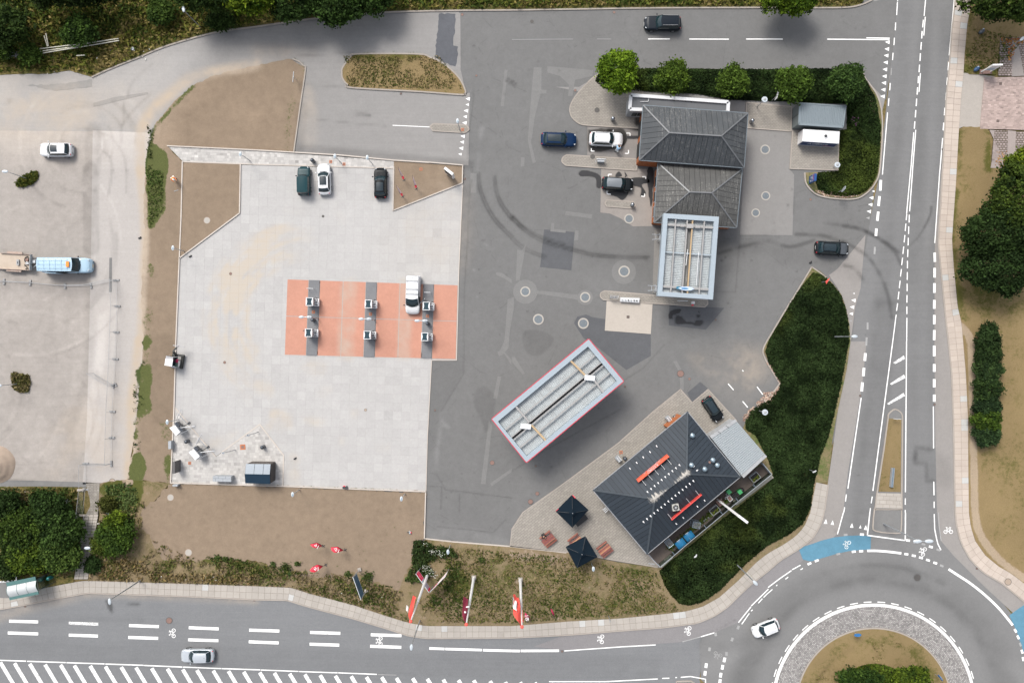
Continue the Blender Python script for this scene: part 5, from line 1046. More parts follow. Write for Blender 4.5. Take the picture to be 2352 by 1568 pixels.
tufts('verge_tufts',Z(0,2,(960,1320),(1200,1290),(1280,1400),(1220,1700),(1100,1680)),45,.2,.2,[(.10,.135,.045),(.07,.105,.03),(.05,.085,.022)],16,.1,.3)
tufts('edge_weeds',Z(0,0,(1350,1150),(1420,1130),(1400,1568),(1355,1568)),24,.16,.25,[(.1,.1,.035),(.05,.065,.02),(.035,.05,.014)],17,.1,.56)
tufts('edge_weeds',Z(0,2,(1230,400),(1330,100),(1330,500),(1290,1000),(1230,1000)),20,.16,.25,[(.12,.12,.04),(.06,.085,.022),(.035,.055,.014)],18,.1,.55)
tufts('planting_tufts',[(1944,1470),(2060,1470),(2140,1560),(1870,1560)],20,.15,.12,[(.2,.155,.075),(.14,.12,.045)],19,.2,.5)
bed('roundabout_hedge',arc(*RB,97,185,355,40)+[(2103,1640),(1909,1640)],120,.7,(.025,.05,.006),(.085,.125,.016),.2,6,z=.2)
for i,(x,y,r)in enumerate(((1960,1560,26),(2000,1566,24),(2100,1562,34))):
 tree('island_shrub',('dark leafy shrub on the roundabout, leftmost','dark leafy shrub on the roundabout, middle','bright leafy shrub on the roundabout, rightmost')[i],'shrub',x,y,r,2.4,(.012,.028,.006),((.045,.08,.014),(.045,.08,.014),(.12,.17,.016))[i],ry=r*.7,seed=90+i,group='shrubs on the roundabout',low=.2)
for nm,c,r,pts,lab,pal in(('grass_patch',0,1,((150,110),(200,60),(300,10),(350,5),(360,60),(310,120),(220,155),(160,145)),'oval patch of green grass round the upper lamp in the gravel yard',[(.10,.10,.02),(.06,.08,.015),(.04,.055,.012)]),('grass_patch',0,2,((110,300),(140,280),(200,300),(270,310),(285,370),(265,460),(190,465),(125,430)),'ragged patch of dry weeds round the lower lamp in the gravel yard',[(.2,.16,.08),(.1,.09,.03),(.05,.055,.015)])):
 w_=[tuple(P(*q)[:2])for q in Z(c,r,*pts)];cx_,cy_=np.mean(w_,0);t=thing(nm,lab,'grass patch',(cx_,cy_,0),0,'grass patches in the gravel yard')
 m=MB(off=(cx_,cy_,0));m.prism(w_,0,.08,False);m.build('soil',paint_mat('patch_soil',(.08,.07,.025),.95,var=.3),t)
 g=np.random.default_rng(r);n=900;X=g.uniform(min(p[0]for p in w_),max(p[0]for p in w_),n);Y=g.uniform(min(p[1]for p in w_),max(p[1]for p in w_),n);k=inside(X,Y,w_)
 pl=np.array(pal)[g.integers(0,len(pal),k.sum())]*g.uniform(.7,1.3,(k.sum(),1));leaf_cards('grass_blades',np.c_[X[k]-cx_,Y[k]-cy_,.1+.25*g.random(k.sum())],.22,pl,t,.2,3,2.2)
gw='single weed clumps on the bare soil'
for i,(x,y,s_)in enumerate(((658,1300,16),(662,1313,12),(628,1293,8),(684,1293,9),(500,1280,12),(518,1283,9),(1105,1283,10),(845,1322,20),(800,1318,12))):
 p=P(x,y);t=thing('weed_clump',f'green weed clump on bare soil {("left of the red sail flags", "just under its larger twin", "small, left of the largest clump", "between the clumps and the sail flags", "west of the steps side, low", "beside another near the pale cover", "near the flower bed lamp", "at the foot of the blue board", "left of the blue board")[i]}','weed',(p[0],p[1],.1),0,gw)
 g=np.random.default_rng(i+200);n=int(s_*9);C=np.c_[g.normal(0,s_/S/3.2,n),g.normal(0,s_/S/3.2,n),g.uniform(0,.35,n)];leaf_cards('leaves',C,.2,ncol(n,(.055,.08,.022),.5,g),t,.2,i)
# -- buildings
def ZS(x0,y0,s,*pts):return[((x0+x/s)*.9408,(y0+y/s)*.9408)for x,y in pts]
def text(body,size,loc,rot,mat,parent,name='lettering',ext=.006,align='CENTER'):
 cu=bpy.data.curves.new(name,'FONT');cu.body=body;cu.size=size;cu.extrude=ext;cu.align_x=align;cu.align_y='CENTER'
 tmp=bpy.data.objects.new('tmp',cu);me=bpy.data.meshes.new_from_object(tmp);bpy.data.objects.remove(tmp);me.materials.clear();me.materials.append(mat);o=bpy.data.objects.new(name,me);COL.objects.link(o);o.location=loc;o.rotation_euler=rot;o.parent=parent
 return o
M_underlay=paint_mat('roof_underlay',(.012,.013,.014),.9)
def roof_mat(name,col,streak,white,ridge=None,spots=.0):
 t=NT(name);p=t.pos();n=t.noise(p,.5,4);r=t.n('ObjectInfo',out=5)
 f=t.math('MULTIPLY',t.math('MULTIPLY_ADD',n,.3,.85),t.math('MULTIPLY_ADD',r,.16,.92));c=t.scale(col,f)
 if streak:
  v=t.mapping(p,rot=(0,0,streak[0]),sc_=(4.2,.22,1));s1=t.noise(v,2.0,6,.75);s2=t.noise(p,5,5,.85);s3=t.noise(p,.25,3)
  k=t.math('MULTIPLY',t.ramp(t.math('ADD',t.math('MULTIPLY',s1,.55),t.math('MULTIPLY',s2,.45)),.50,.62),t.math('MULTIPLY',t.ramp(s3,.3,.6),streak[1]))
  c=t.mix(k,c,white)
 if ridge:
  a,b=ridge;d=(b-a);L=d.length;th=math.atan2(d.y,d.x)
  q=t.n('VectorMath',{0:p,1:(-a.x,-a.y,0)},operation='ADD');q=t.n('VectorRotate',{0:q,3:-th},rotation_type='Z_AXIS')
  s_=t.t.nodes.new('ShaderNodeSeparateXYZ');t.t.links.new(q,s_.inputs[0])
  dx=t.math('MAXIMUM',t.math('MAXIMUM',t.math('MULTIPLY',s_.outputs[0],-1),t.math('SUBTRACT',s_.outputs[0],L)),0.0)
  dd=t.math('SQRT',t.math('ADD',t.math('MULTIPLY',dx,dx),t.math('MULTIPLY',s_.outputs[1],s_.outputs[1])))
  sv=t.mapping(q,sc_=(3.5,.5,1));nn=t.noise(sv,1.4,6,.8);e1=t.math('MULTIPLY',t.math('ABSOLUTE',t.math('SUBTRACT',s_.outputs[0],L/2)),.9/L)
  m=t.math('SUBTRACT',t.math('ADD',t.math('MULTIPLY',nn,1.4),t.math('MULTIPLY',e1,.75)),t.math('MULTIPLY',dd,.62));c=t.mix(t.ramp(m,.73,.92),c,(.36,.34,.31))
 return t.bsdf(c,.6,0,.22)
def roof_face(parent,a,b,tops,spacing,mat,ribh=.05,off=.0,name='roof_panel',start=0.0):
 poly=[tuple(v)for v in(a,b,*tops)];m=MB(off=parent.location);m.add([Vector(v)-Vector((0,0,.06))for v in poly],[tuple(range(len(poly)))]);m.build('roof_underlay',M_underlay,parent);d=Vector((b.x-a.x,b.y-a.y,0));L=d.length;e=d/L;o=Vector(parent.location)
 c0=a.x*e.x+a.y*e.y;t=-spacing*start;
 while t<L:
  t0,t1=max(t,0),min(t+spacing,L);t+=spacing
  q=clip_half(clip_half(poly,-e.x,-e.y,-(c0+t0+.022)),e.x,e.y,c0+t1-.022)
  if len(q)<3:continue
  m=MB(off=o);n=len(q)
  if area(q)<0:q=q[::-1]
  m.add([(x,y,z)for x,y,z in q]+[(x,y,z-.03)for x,y,z in q],[tuple(range(n))]+[(i,i+n,(i+1)%n+n,(i+1)%n)for i in range(n)])
  ed=sorted([v for v in q if abs(v[0]*e.x+v[1]*e.y-c0-t0)<.02],key=lambda v:v[2])
  if len(ed)>=2 and t0>.05:m.bar(Vector(ed[0])+Vector((0,0,ribh/2-.01)),Vector(ed[-1])+Vector((0,0,ribh/2-.01)),.045,ribh)
  m.build(name,mat,parent)
def caps(parent,segs,mat,w=.16,h=.07,name='ridge_cap'):
 for a,b in segs:
  m=MB(off=parent.location);m.bar(a+Vector((0,0,.03)),b+Vector((0,0,.03)),w,h);m.build(name,mat,parent)
def inset(pts,d):
 c=sum((Vector(p[:2])for p in pts),Vector((0,0)))/len(pts);n=len(pts);out=[]
 pts=[Vector(p[:2])for p in pts];ccw=area(pts)>0
 for i in range(n):
  p0,p1,p2=pts[i-1],pts[i],pts[(i+1)%n];a=(p1-p0).normalized();b=(p2-p1).normalized()
  na=Vector((-a.y,a.x))*(1 if ccw else-1);nb=Vector((-b.y,b.x))*(1 if ccw else-1);k=na+nb;out.append(p1+k*(d/max(.3,1+na.dot(nb))))
 return out
def walls(parent,pts,z0,z1,mat,th=.2,name='wall'):
 for i in range(len(pts)):
  a,b=pts[i],pts[(i+1)%len(pts)];m=MB(off=parent.location);d=(b-a).normalized()*.0
  m.bar((*(a+d),(z0+z1)/2),(*(b-d),(z0+z1)/2),th,z1-z0);m.build(name,mat,parent)
def brick_mat(name,col):
 t=NT(name);p=t.pos();b=t.t.nodes.new('ShaderNodeTexBrick');v=t.n('Mapping',{0:p,2:(math.radians(90),0,.6)})
 t.t.links.new(v,b.inputs['Vector']);b.inputs['Scale'].default_value=4.2;b.inputs['Color1'].default_value=(*col,1);b.inputs['Color2'].default_value=(col[0]*.8,col[1]*.75,col[2]*.7,1);b.inputs['Mortar'].default_value=(.3,.2,.14,1);b.inputs['Mortar Size'].default_value=.012
 return t.bsdf(b.outputs[0],.9,0,.2)
M_brick=brick_mat('orange_brick',(.36,.115,.04));M_gutter=paint_mat('grey_gutter',(.16,.19,.21),.4,.6);M_glass=paint_mat('dark_glass',(.02,.03,.035),.05,0,.8,var=.02);M_white_p=paint_mat('white_paint',(.5,.51,.52),.5);M_dark=paint_mat('dark_frame',(.03,.033,.036),.5)
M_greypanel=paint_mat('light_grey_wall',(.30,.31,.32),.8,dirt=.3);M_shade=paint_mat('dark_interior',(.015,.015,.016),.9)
def gutter(parent,pts,mat=None):
 for i in range(len(pts)):
  a,b=pts[i],pts[(i+1)%len(pts)];m=MB(off=parent.location);m.bar(a+Vector((0,0,-.04)),b+Vector((0,0,-.04)),.13,.1);m.build('gutter',mat or M_gutter,parent)
def window(parent,a,b,z0,z1,out,frame=None):
 """a window let into the wall from a to b"""
 a,b=Vector(a),Vector(b);d=(b-a).normalized();n=Vector((d.y,-d.x))*out;m=MB(off=parent.location);c=(a+b)/2+n
 m.bar((*(a+n),(z0+z1)/2),(*(b+n),(z0+z1)/2),.06,z1-z0);f=m.build('window',frame or M_white_p,parent)
 m=MB(off=parent.location);i=d*.07;m.bar((*(a+n*1.25+i),(z0+z1)/2),(*(b+n*1.25-i),(z0+z1)/2),.06,z1-z0-.14);m.build('pane',M_glass,f)
def hip_building(name,label,corners,ridge,ze,zr,mat,capm,spacing,wall_inset=.35,wmat=None,order=0):
 c=[P(*q,ze)for q in corners];r=[P(*q,zr)for q in ridge]
 ctr=sum(c,Vector())/4;t=thing(name,label,'building',(ctr.x,ctr.y,0))
 roof_face(t,c[0],c[1],[r[1],r[0]],spacing,mat);roof_face(t,c[1],c[2],[r[1]],spacing,mat);roof_face(t,c[2],c[3],[r[0],r[1]],spacing,mat);roof_face(t,c[3],c[0],[r[0]],spacing,mat)
 caps(t,[(c[0],r[0]),(c[1],r[1]),(c[2],r[1]),(c[3],r[0]),(r[0],r[1])],capm)
 gutter(t,c)
 w_=inset(c,wall_inset);walls(t,w_,0,ze-.15,wmat or M_brick)
 m=MB(off=t.location);m.prism([tuple(q)for q in inset(c,.08)],ze-.16,ze-.06);m.build('soffit',M_brick if order else M_dark,t)
 return t,c,r,w_
upper_r=[P(*q,6.9)for q in((1537,305),(1657,312.5))]
MR1=roof_mat('lichened_grey_roof',(.058,.063,.068),(0.05,.55),(.26,.255,.24));MR1c=paint_mat('grey_roof_cap',(.14,.145,.15),.5,.3,var=.2)
hall,c,r,w_=hip_building('wash_hall','larger grey hipped-roof wash hall with orange brick walls and a flat annexe',[(1477,242),(1718,260),(1709,385.5),(1468,368)],[(1537,305),(1657,312.5)],4.3,6.9,MR1,MR1c,.68)
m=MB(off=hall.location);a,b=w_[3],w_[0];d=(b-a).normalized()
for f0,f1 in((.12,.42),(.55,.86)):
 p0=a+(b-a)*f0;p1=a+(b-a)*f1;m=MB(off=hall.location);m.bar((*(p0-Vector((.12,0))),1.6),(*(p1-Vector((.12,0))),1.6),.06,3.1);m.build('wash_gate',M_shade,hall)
MR2=roof_mat('lichened_brown_roof',(.072,.072,.07),(0.05,.7),(.29,.28,.26))
low,c2,r2,w2=hip_building('wash_hall','smaller lichen-stained hipped-roof wash hall behind the blue canopy',[(1511,374),(1705,388),(1692,523),(1502,511)],[(1583.5,441),(1635,443)],3.5,5.5,MR2,MR1c,.68,order=1)
for i in range(3):
 a,b=w2[3],w2[0];p0=a+(b-a)*(.1+.28*i);p1=a+(b-a)*(.3+.28*i);window(low,p0,p1,.8,2.9,-.1)
fc=[P(*q,3.4)for q in((1446,214.5),(1677,231),(1675.5,262),(1443,254))]
ann=fc
m=MB(off=hall.location);m.prism([tuple(q[:2])for q in inset(fc,.3)],3.0,3.12);m.build('flat_roof',roof_mat('bitumen_roof',(.10,.105,.112),(0,.12),(.2,.2,.2)),hall)
walls(hall,inset(fc,.2),0,3.05,M_greypanel)
for i in(0,1,3):
 a,b=fc[i],fc[(i+1)%4];q=inset(fc,.2);m=MB(off=hall.location);m.bar((*q[i],3.22),(*q[(i+1)%4],3.22),.42,.34);m.build('parapet',M_white_p,hall)
q=inset(fc,.2);m=MB(off=hall.location);m.bar((*q[2],3.22),(*q[3],3.22),.42,.34);m.build('parapet',M_white_p,hall)
a,b=P(1452,272),P(1473,273)
for k in range(2):
 x0=P(1447+13*k,271.5);x1=P(1458+13*k,272.2);m=MB(off=hall.location);m.bar((x0.x,x0.y+.05,1.5),(x1.x,x1.y+.05,1.5),.05,1.2);m.build('window',M_glass,hall)
m=MB(off=hall.location)
pa=[P(*q,3.25)for q in Z(2,0,(1180,935),(1250,935),(1258,908))];m.tube(pa[0],pa[1],.04);m.tube(pa[1],pa[2],.04);m.build('roof_pipe',M_white_p,hall)
g=random.Random(3);ms=MB(off=hall.location)
for i in range(60):
 u=g.random()**.7;p=P(1458+u*210,220+u*15+abs(g.gauss(0,2.4)),3.13)
 ms.ball(p,g.uniform(.04,.13),6,4,(1,1,.3))
tag(ms.build('moss_clumps',paint_mat('moss',(.02,.02,.018),.95),hall),kind='stuff')
def corr(name,A,B,C_,D,n,amp,mat,parent,along=True):
 """ribbed sheet over the quad A B C D, ribs run A->D"""
 o=Vector(parent.location);rows=[]
 us=[]
 for i in range(n):us+=[(i+f)/n for f in(0,.30,.42,.88)]
 us.append(1.0);hs=[0,0,amp,amp]*n+[0]
 for v in(0,1):
  rows.append([(A+(B-A)*u)*(1-v)+(D+(C_-D)*u)*v+Vector((0,0,h))-o for u,h in zip(us,hs)])
 m=MB();m.sheet(rows);return m.build(name,mat,parent)
M_cont=paint_mat('blue_grey_sheet',(.19,.225,.245),.45,.35,var=.08);M_contd=paint_mat('blue_grey_wall',(.15,.175,.18),.55,.2,var=.1)
rc=[P(*q,2.5)for q in((1836.5,237.5),(1942,244.5),(1936,292),(1834.4,285))]
bc=sum(rc,Vector())/4;kt=thing('storage_container','blue grey storage container with a ribbed roof beside the ivy bed','container',(bc.x,bc.y,0))
corr('ribbed_roof',rc[0],rc[1],rc[2],rc[3],26,.06,M_cont,kt);wl=[Vector(q[:2])for q in rc]
walls(kt,wl,.1,2.48,M_contd,.08);
m=MB(off=kt.location)
for i in range(4):a,b=rc[i],rc[(i+1)%4];m.bar(a+Vector((0,0,.04)),b+Vector((0,0,.04)),.16 if i!=2 else.3,.1)
m.build('roof_edge',M_cont,kt)
m=MB(off=kt.location);a,b=wl[3],wl[0];c_=a+(b-a)*.5;m.box((c_.x-.05,c_.y,1.25),(.04,.05,2.3));m.build('door_seam',M_dark,kt)
M_tank=paint_mat('white_tank',(.64,.64,.64),.35,0,.5,var=.03);M_navy=paint_mat('navy_sign',(.008,.032,.105),.45)
rc=[P(*q,2.1)for q in((1845.3,296.6),(1929.5,302.1),(1926.6,329.8),(1843.5,325.1))];bc=sum(rc,Vector())/4
tk=thing('adblue_tank','white AdBlue storage tank with a navy lettered front on the paved pad','tank',(bc.x,bc.y,0))
ax=(rc[1]-rc[0]).normalized();thx=math.atan2(ax.y,ax.x);L_,W_=(rc[1]-rc[0]).length,(rc[3]-rc[0]).length
tk.rotation_euler.z=thx
m=MB();m.box((0,0,1.1),(L_,W_,2.0));o=m.build('tank_body',M_tank,tk);bv=o.modifiers.new('b','BEVEL');bv.width=.05;bv.segments=2
m=MB();m.prism([(-L_/2+.08,0),(L_/2-.08,0),(L_/2-.08,1.62),(-L_/2+.08,1.62)],0,.02);o=m.build('sign_panel',M_navy,tk);o.rotation_euler.x=math.radians(90);o.location=(0,-W_/2-.002,.4)
text('AdBlue',.95,(-.1,-W_/2-.03,1.28),(math.radians(90),0,0),M_white_p,tk);text('CIRCLE K',.26,(1.35,-W_/2-.03,.62),(math.radians(90),0,0),paint_mat('red_letters',(.5,.02,.04),.5),tk)
m=MB();m.tube((.55,.05,2.1),(.55,.05,2.2),.3,n=20);o2=m.build('filler_collar',M_tank,tk);m=MB();m.tube((.55,.05,2.2),(.55,.05,2.28),.19,n=18);m.build('filler_cap',M_dark,tk)
def bil(q,u,v):return(q[0]*(1-u)+q[1]*u)*(1-v)+(q[3]*(1-u)+q[2]*u)*v
def canopy(label,outer,inner,z,dep,top,side,deckm,nrib,xs,ys,beamm,name='canopy',rim=None,ribs_x=True):
 O=[P(*q,z)for q in outer];I=[P(*q,z)for q in inner];ctr=sum(O,Vector())/4;t=thing(name,label,'canopy',(ctr.x,ctr.y,0))
 for i in range(4):
  j=(i+1)%4;a,b,c_,d=O[i],O[j],I[j],I[i];m=MB(off=t.location);dn=Vector((0,0,-dep));dn2=Vector((0,0,-dep*.9))
  m.add([a,b,c_,d,a+dn,b+dn,c_+dn2,d+dn2],[(0,1,2,3),(4,7,6,5),(0,4,5,1),(2,6,7,3)]);m.build('frame',top,t)
  n_=(b-a).cross(Vector((0,0,1))).normalized();n_=n_ if n_.dot((a+b)/2-ctr)>0 else-n_
  if side:m=MB(off=t.location);m.bar((a+b)/2+(a-b)/2+n_*.03+dn*.58,b+n_*.03+dn*.58,.05,dep*.84);m.build('fascia',side,t)
  if rim:m=MB(off=t.location);m.bar(a+n_*.05-Vector((0,0,.05)),b+n_*.05-Vector((0,0,.05)),.11,.12);m.build('rim',rim,t)
 dz=Vector((0,0,-dep*.8));Dk=[v+dz for v in I]
 uu=[0]+xs+[1]
 for k in range(len(uu)-1):
  u0,u1=uu[k]+.004,uu[k+1]-.004
  if u1-u0<.03:continue
  A,B,C_,D_=bil(Dk,u0,0),bil(Dk,u0,1),bil(Dk,u1,1),bil(Dk,u1,0)
  corr('deck_sheet',A,B,C_,D_,nrib,.07,deckm,t)
 return t,I,Dk
M_can=paint_mat('canopy_blue_grey',(.275,.325,.365),.5,.1,var=.05,dirt=.08);M_deck=paint_mat('weathered_deck',(.37,.40,.41),.55,.2,var=.2,sc_=1.2,dirt=.3,dcol=(.24,.22,.2));M_beam=paint_mat('grey_beam',(.27,.265,.26),.6,.1,var=.12);M_beam_tan=paint_mat('tan_beam',(.36,.26,.15),.7,var=.2)
ct,I,Dk=canopy('blue grey framed truck canopy with open ribbed top, against the small wash hall',ZS(1590,500,6.533,(197,135),(1080,190),(985,1510),(98,1450)),ZS(1590,500,6.533,(262,215),(1000,265),(910,1435),(178,1385)),5.8,.9,M_can,None,M_deck,44,[.18,.43,.545,.80],[],M_beam)
O=Vector((0,0,-.22));lift=Vector((0,0,-.3))
for u,w_,mt in((.18,.16,M_beam),(.43,.18,M_beam),(.545,.17,M_beam_tan),(.80,.16,M_beam)):
 m=MB(off=ct.location);m.bar(bil(I,u,0)+O,bil(I,u+.005,1)+O,w_,.2);m.build('beam',mt,ct)
for v,w_,mt in((.082,.26,M_beam),(.455,.13,M_can),(.925,.26,M_beam)):
 m=MB(off=ct.location);m.bar(bil(I,0,v)+lift,bil(I,1,v)+lift,w_,.2);m.build('cross_beam',mt,ct)
m=MB(off=ct.location);m.bar(bil(Dk,.487,.02)+Vector((0,0,.06)),bil(Dk,.487,.98)+Vector((0,0,.06)),.62,.05);m.build('valley_gutter',roof_mat('leafy_gutter',(.12,.12,.115),(0,.9),(.3,.3,.28)),ct)
m=MB(off=ct.location)
for u0,v0,u1,v1 in((.49,.40,.475,.62),(.73,.43,.735,.88)):m.tube(bil(I,u0,v0)+O,bil(I,u1,v1)+O,.05)
m.build('strip_light',M_white_p,ct)
m=MB(off=ct.location);p0=bil(I,.49,.085);m.box(p0+Vector((0,0,-.05)),(.9,.55,.3));m.box(p0+Vector((-.9,.05,-.12)),(.5,.3,.2));m.box(p0+Vector((1.0,-.1,-.12)),(.6,.3,.2));m.build('junction_box',M_beam,ct)
for u,v in((.1,.1),(.9,.1),(.1,.9),(.9,.9)):
 p=bil(I,u,v);m=MB(off=ct.location);m.bar((p.x,p.y,.1),(p.x,p.y,5.0),.25,.25);m.build('column',M_white_p,ct)
p=bil(I,.51,.935);m=MB();
lens=[(-1.05,0),(-.6,.2),(0,.27),(.6,.2),(1.05,0),(.6,-.2),(0,-.27),(-.6,-.2)]
lt=thing('roof_sign','white and blue lens-shaped sign box lying on the blue grey canopy','sign',(p.x,p.y,5.62),-.05);m=MB();m.prism(lens,0,.22);m.build('sign_box',paint_mat('pale_blue_sign',(.42,.5,.62),.4),lt);m=MB();m.prism([(-1.3,-.05),(-.75,-.22),(-.6,.22),(-1.2,.22)],.05,.2);m.build('sign_end',paint_mat('teal_sign',(.03,.14,.22),.4),lt);m=MB();m.prism([(x*.5-.2,y*.5)for x,y in lens],.22,.24);m.build('emblem',paint_mat('blue_emblem',(.08,.2,.36),.4),lt)
M_redrim=paint_mat('red_rim',(.42,.035,.06),.4);M_peach=paint_mat('faded_peach_fascia',(.48,.32,.27),.6)
rt,I,Dk=canopy('large blue grey pump canopy with a thin red rim, set diagonally on the forecourt',[(1352,779),(1432,875),(1209,1061),(1130,962)],[(1350.4,795.6),(1417.1,875.1),(1209.8,1047),(1143.5,967.7)],6.0,.9,M_can,M_peach,M_deck,62,[.25,.478,.522,.76],[],M_beam,rim=M_redrim)
for u,w_,mt in((.25,.15,M_beam),(.462,.13,M_beam),(.538,.13,M_beam),(.76,.15,M_beam)):
 m=MB(off=rt.location);m.bar(bil(I,u,0)+O,bil(I,u,1)+O,w_,.2);m.build('beam',mt,rt)
for u0,v0,u1,v1,mt in((0,.19,.46,.175,M_beam_tan),(.54,.14,1,.15,M_beam),(0,.80,.46,.80,M_beam),(.54,.80,1,.79,M_beam_tan)):
 m=MB(off=rt.location);m.bar(bil(I,u0,v0)+O*.6,bil(I,u1,v1)+O*.6,.24,.2);m.build('cross_beam',mt,rt)
m=MB(off=rt.location);m.bar(bil(Dk,.5,0)+Vector((0,0,.05)),bil(Dk,.5,1)+Vector((0,0,.05)),.3,.05);m.build('valley_gutter',M_shade,rt)
for X,Y in((1354.7,867.7),(1207.7,979)):
 p=P(X,Y,5.95);m=MB(off=rt.location);m.box((p.x,p.y,5.85),(1.35,.68,.35),-.1);o=m.build('roof_unit',roof_mat('speckled_white',(.52,.54,.55),(0,.5),(.35,.35,.35)),rt);o.modifiers.new('b','BEVEL').width=.04
for v in(.17,.80):
 p=bil(I,.5,v);m=MB(off=rt.location);m.bar((p.x,p.y,0),(p.x,p.y,5.2),.4,.4);m.build('column',M_white_p,rt)
rr=[P(1577,1088,6.4),P(1503.5,1145,6.4)]
MRS=roof_mat('charcoal_roof',(.028,.036,.046),None,None,ridge=(rr[1],rr[0]));MRSc=roof_mat('charcoal_cap',(.05,.06,.07),None,None,ridge=(rr[1],rr[0]))
N_,E_,S_,W__=[P(*q,3.3)for q in((1579,945),(1701,1094),(1486,1272),(1362,1125))]
ctr=(N_+E_+S_+W__)/4;shop=thing('shop','filling station shop with a charcoal standing-seam hipped roof and red roof signs','building',(ctr.x,ctr.y,0))
roof_face(shop,W__,N_,[rr[0],rr[1]],.56,MRS);roof_face(shop,N_,E_,[rr[0]],.56,MRS);roof_face(shop,E_,S_,[rr[1],rr[0]],.56,MRS);roof_face(shop,S_,W__,[rr[1]],.56,MRS)
caps(shop,[(N_,rr[0]),(E_,rr[0]),(S_,rr[1]),(W__,rr[1]),(rr[0],rr[1])],MRSc,.22,.08);gutter(shop,[N_,E_,S_,W__],paint_mat('pale_gutter',(.30,.31,.32),.45,.4))
wq=inset([N_,E_,S_,W__],1.1);walls(shop,wq,0,3.15,M_greypanel)
m=MB(off=shop.location);m.prism([tuple(q)for q in inset([N_,E_,S_,W__],.12)],3.1,3.2);m.build('soffit',M_dark,shop)
d1=(W__-N_).normalized();n1=Vector((-d1.y,d1.x,0));n1=n1 if n1.dot(N_-ctr)>0 else-n1
b0=N_+d1*.9-n1*.12;b1=N_+d1*3.3-n1*.12;m=MB(off=shop.location);m.bar((b0.x,b0.y,1.55),(b1.x,b1.y,1.55),.3,3.0);m.build('brick_pier',M_brick,shop)
for k in range(5):
 a=wq[3]+(wq[0]-wq[3])*(.08+.13*k);b=wq[3]+(wq[0]-wq[3])*(.19+.13*k);window(shop,a,b,.3,2.7,.1)
def on_roof(X,Y,face,z0=3.3,z1=6.4):
 """point of the roof plane seen at X,Y"""
 a,b,c_=face;n=(b-a).cross(c_-a);o=Vector((0,0,H));d=P(X,Y,0)-o;t_=(a-o).dot(n)/d.dot(n);return o+d*t_
FNW,FNE,FSE,FSW=(W__,N_,rr[0]),(N_,E_,rr[0]),(E_,S_,rr[0]),(S_,W__,rr[1])
M_clip=paint_mat('white_snow_guard',(.7,.7,.7),.5)
for f,lst in((FNW,Z(2,2,(1328,960),(1267,1013),(1205,1062),(1145,1112),(1083,1165))),(FSE,Z(2,2,(1768,1458),(1702,1512))+Z(2,3,(1572,48),(1508,103)))):
 for q in lst:p=on_roof(*q,f)+Vector((0,0,.08));m=MB(off=shop.location);m.box(p,(.26,.11,.07),math.radians(-52));m.build('snow_guard',M_clip,shop)
for f,(x0,y0),(x1,y1),n in((FNW,(1538,1134),(1245,1380),10),(FSE,(1665,1280),(1208,1655),15),(FNE,(1670,1146),(1700,1181),2)):
 for k in range(n):
  u=k/(n-1);q=Z(2,2,(x0+(x1-x0)*u,y0+(y1-y0)*u))[0];p=on_roof(*q,f)+Vector((0,0,.1));th_=math.radians(-52 if f is not FNE else 40)
  m=MB(off=shop.location);m.prism([(p.x+a_*math.cos(th_)-b_*math.sin(th_),p.y+a_*math.sin(th_)+b_*math.cos(th_))for a_,b_ in((-.13,.09),(-.13,-.09),(.15,-.02),(.15,.02))],p.z-.06,p.z+.05);m.build('snow_guard',M_clip,shop)
M_galv=paint_mat('galvanised',(.26,.33,.38),.3,.7,var=.2)
for X,Y in Z(2,2,(1650,860),(1642,1130),(1763,1167),(1838,1085),(1878,1132)):
 p=on_roof(X,Y,FNE);vt=thing('turbine_vent',{0:'roof vent alone near the top of the dark north-east slope',1:'roof vent nearest the ridge on the north-east slope',2:'middle vent of the lower four on the north-east slope',3:'vent beside the small rusty spot on the north-east slope',4:'vent nearest the grey lean-to roof'}[int(len([o for o in COL.objects if o.name.startswith('turbine_vent')and 'category' in o.keys()]))],'roof vent',p,0,'roof vents on the shop')
 m=MB();m.tube((0,0,-.1),(0,0,.3),.16,n=12);m.build('duct',M_galv,vt);m=MB();m.ball((0,0,.42),.33,14,8,(1,1,.7));m.build('cowl',M_galv,vt,True);m=MB()
 for i in range(12):a_=i*math.pi/6;m.bar((.12*math.cos(a_),.12*math.sin(a_),.64),(.33*math.cos(a_+.5),.33*math.sin(a_+.5),.46),.03,.04)
 m.tube((0,0,.62),(0,0,.68),.09,n=10);m.build('vanes',paint_mat('bright_galvanised',(.45,.55,.6),.3,.6),vt)
p=on_roof(*Z(2,2,(1815,1108))[0],FNE);m=MB(off=shop.location);m.tube(p,p+Vector((0,0,.08)),.16,n=12);m.build('rusty_flue',M_rust,shop)
p=on_roof(*Z(2,2,(1497,1517))[0],FSE);au=thing('fan_unit','pale square fan unit with a black round grille on the shop roof','fan',p,math.radians(8));m=MB();m.box((0,0,.2),(.85,.85,.5));o=m.build('housing',paint_mat('stone_grey',(.36,.36,.33),.7),au);m=MB();m.tube((0,0,.45),(0,0,.5),.34,n=20);m.build('grille',M_shade,au);m=MB();m.tube((0,0,.5),(0,0,.53),.13,n=12)
for i in range(6):a_=i*math.pi/3;m.bar((0,0,.51),(.3*math.cos(a_),.3*math.sin(a_),.51),.03,.02)
m.build('fan',M_greypanel,au)
M_sign=paint_mat('orange_red_sign',(.66,.11,.055),.45,var=.04);M_signd=paint_mat('red_sign_edge',(.55,.06,.05),.45)
A_,B_=on_roof(*Z(2,2,(1145,1272))[0],FNW),on_roof(*Z(2,2,(1425,1040))[0],FNW)
sg=thing('roof_sign','long orange red sign with white letters on the front slope of the shop roof','sign',(A_+B_)/2,math.atan2(B_.y-A_.y,B_.x-A_.x));L_=(B_-A_).length
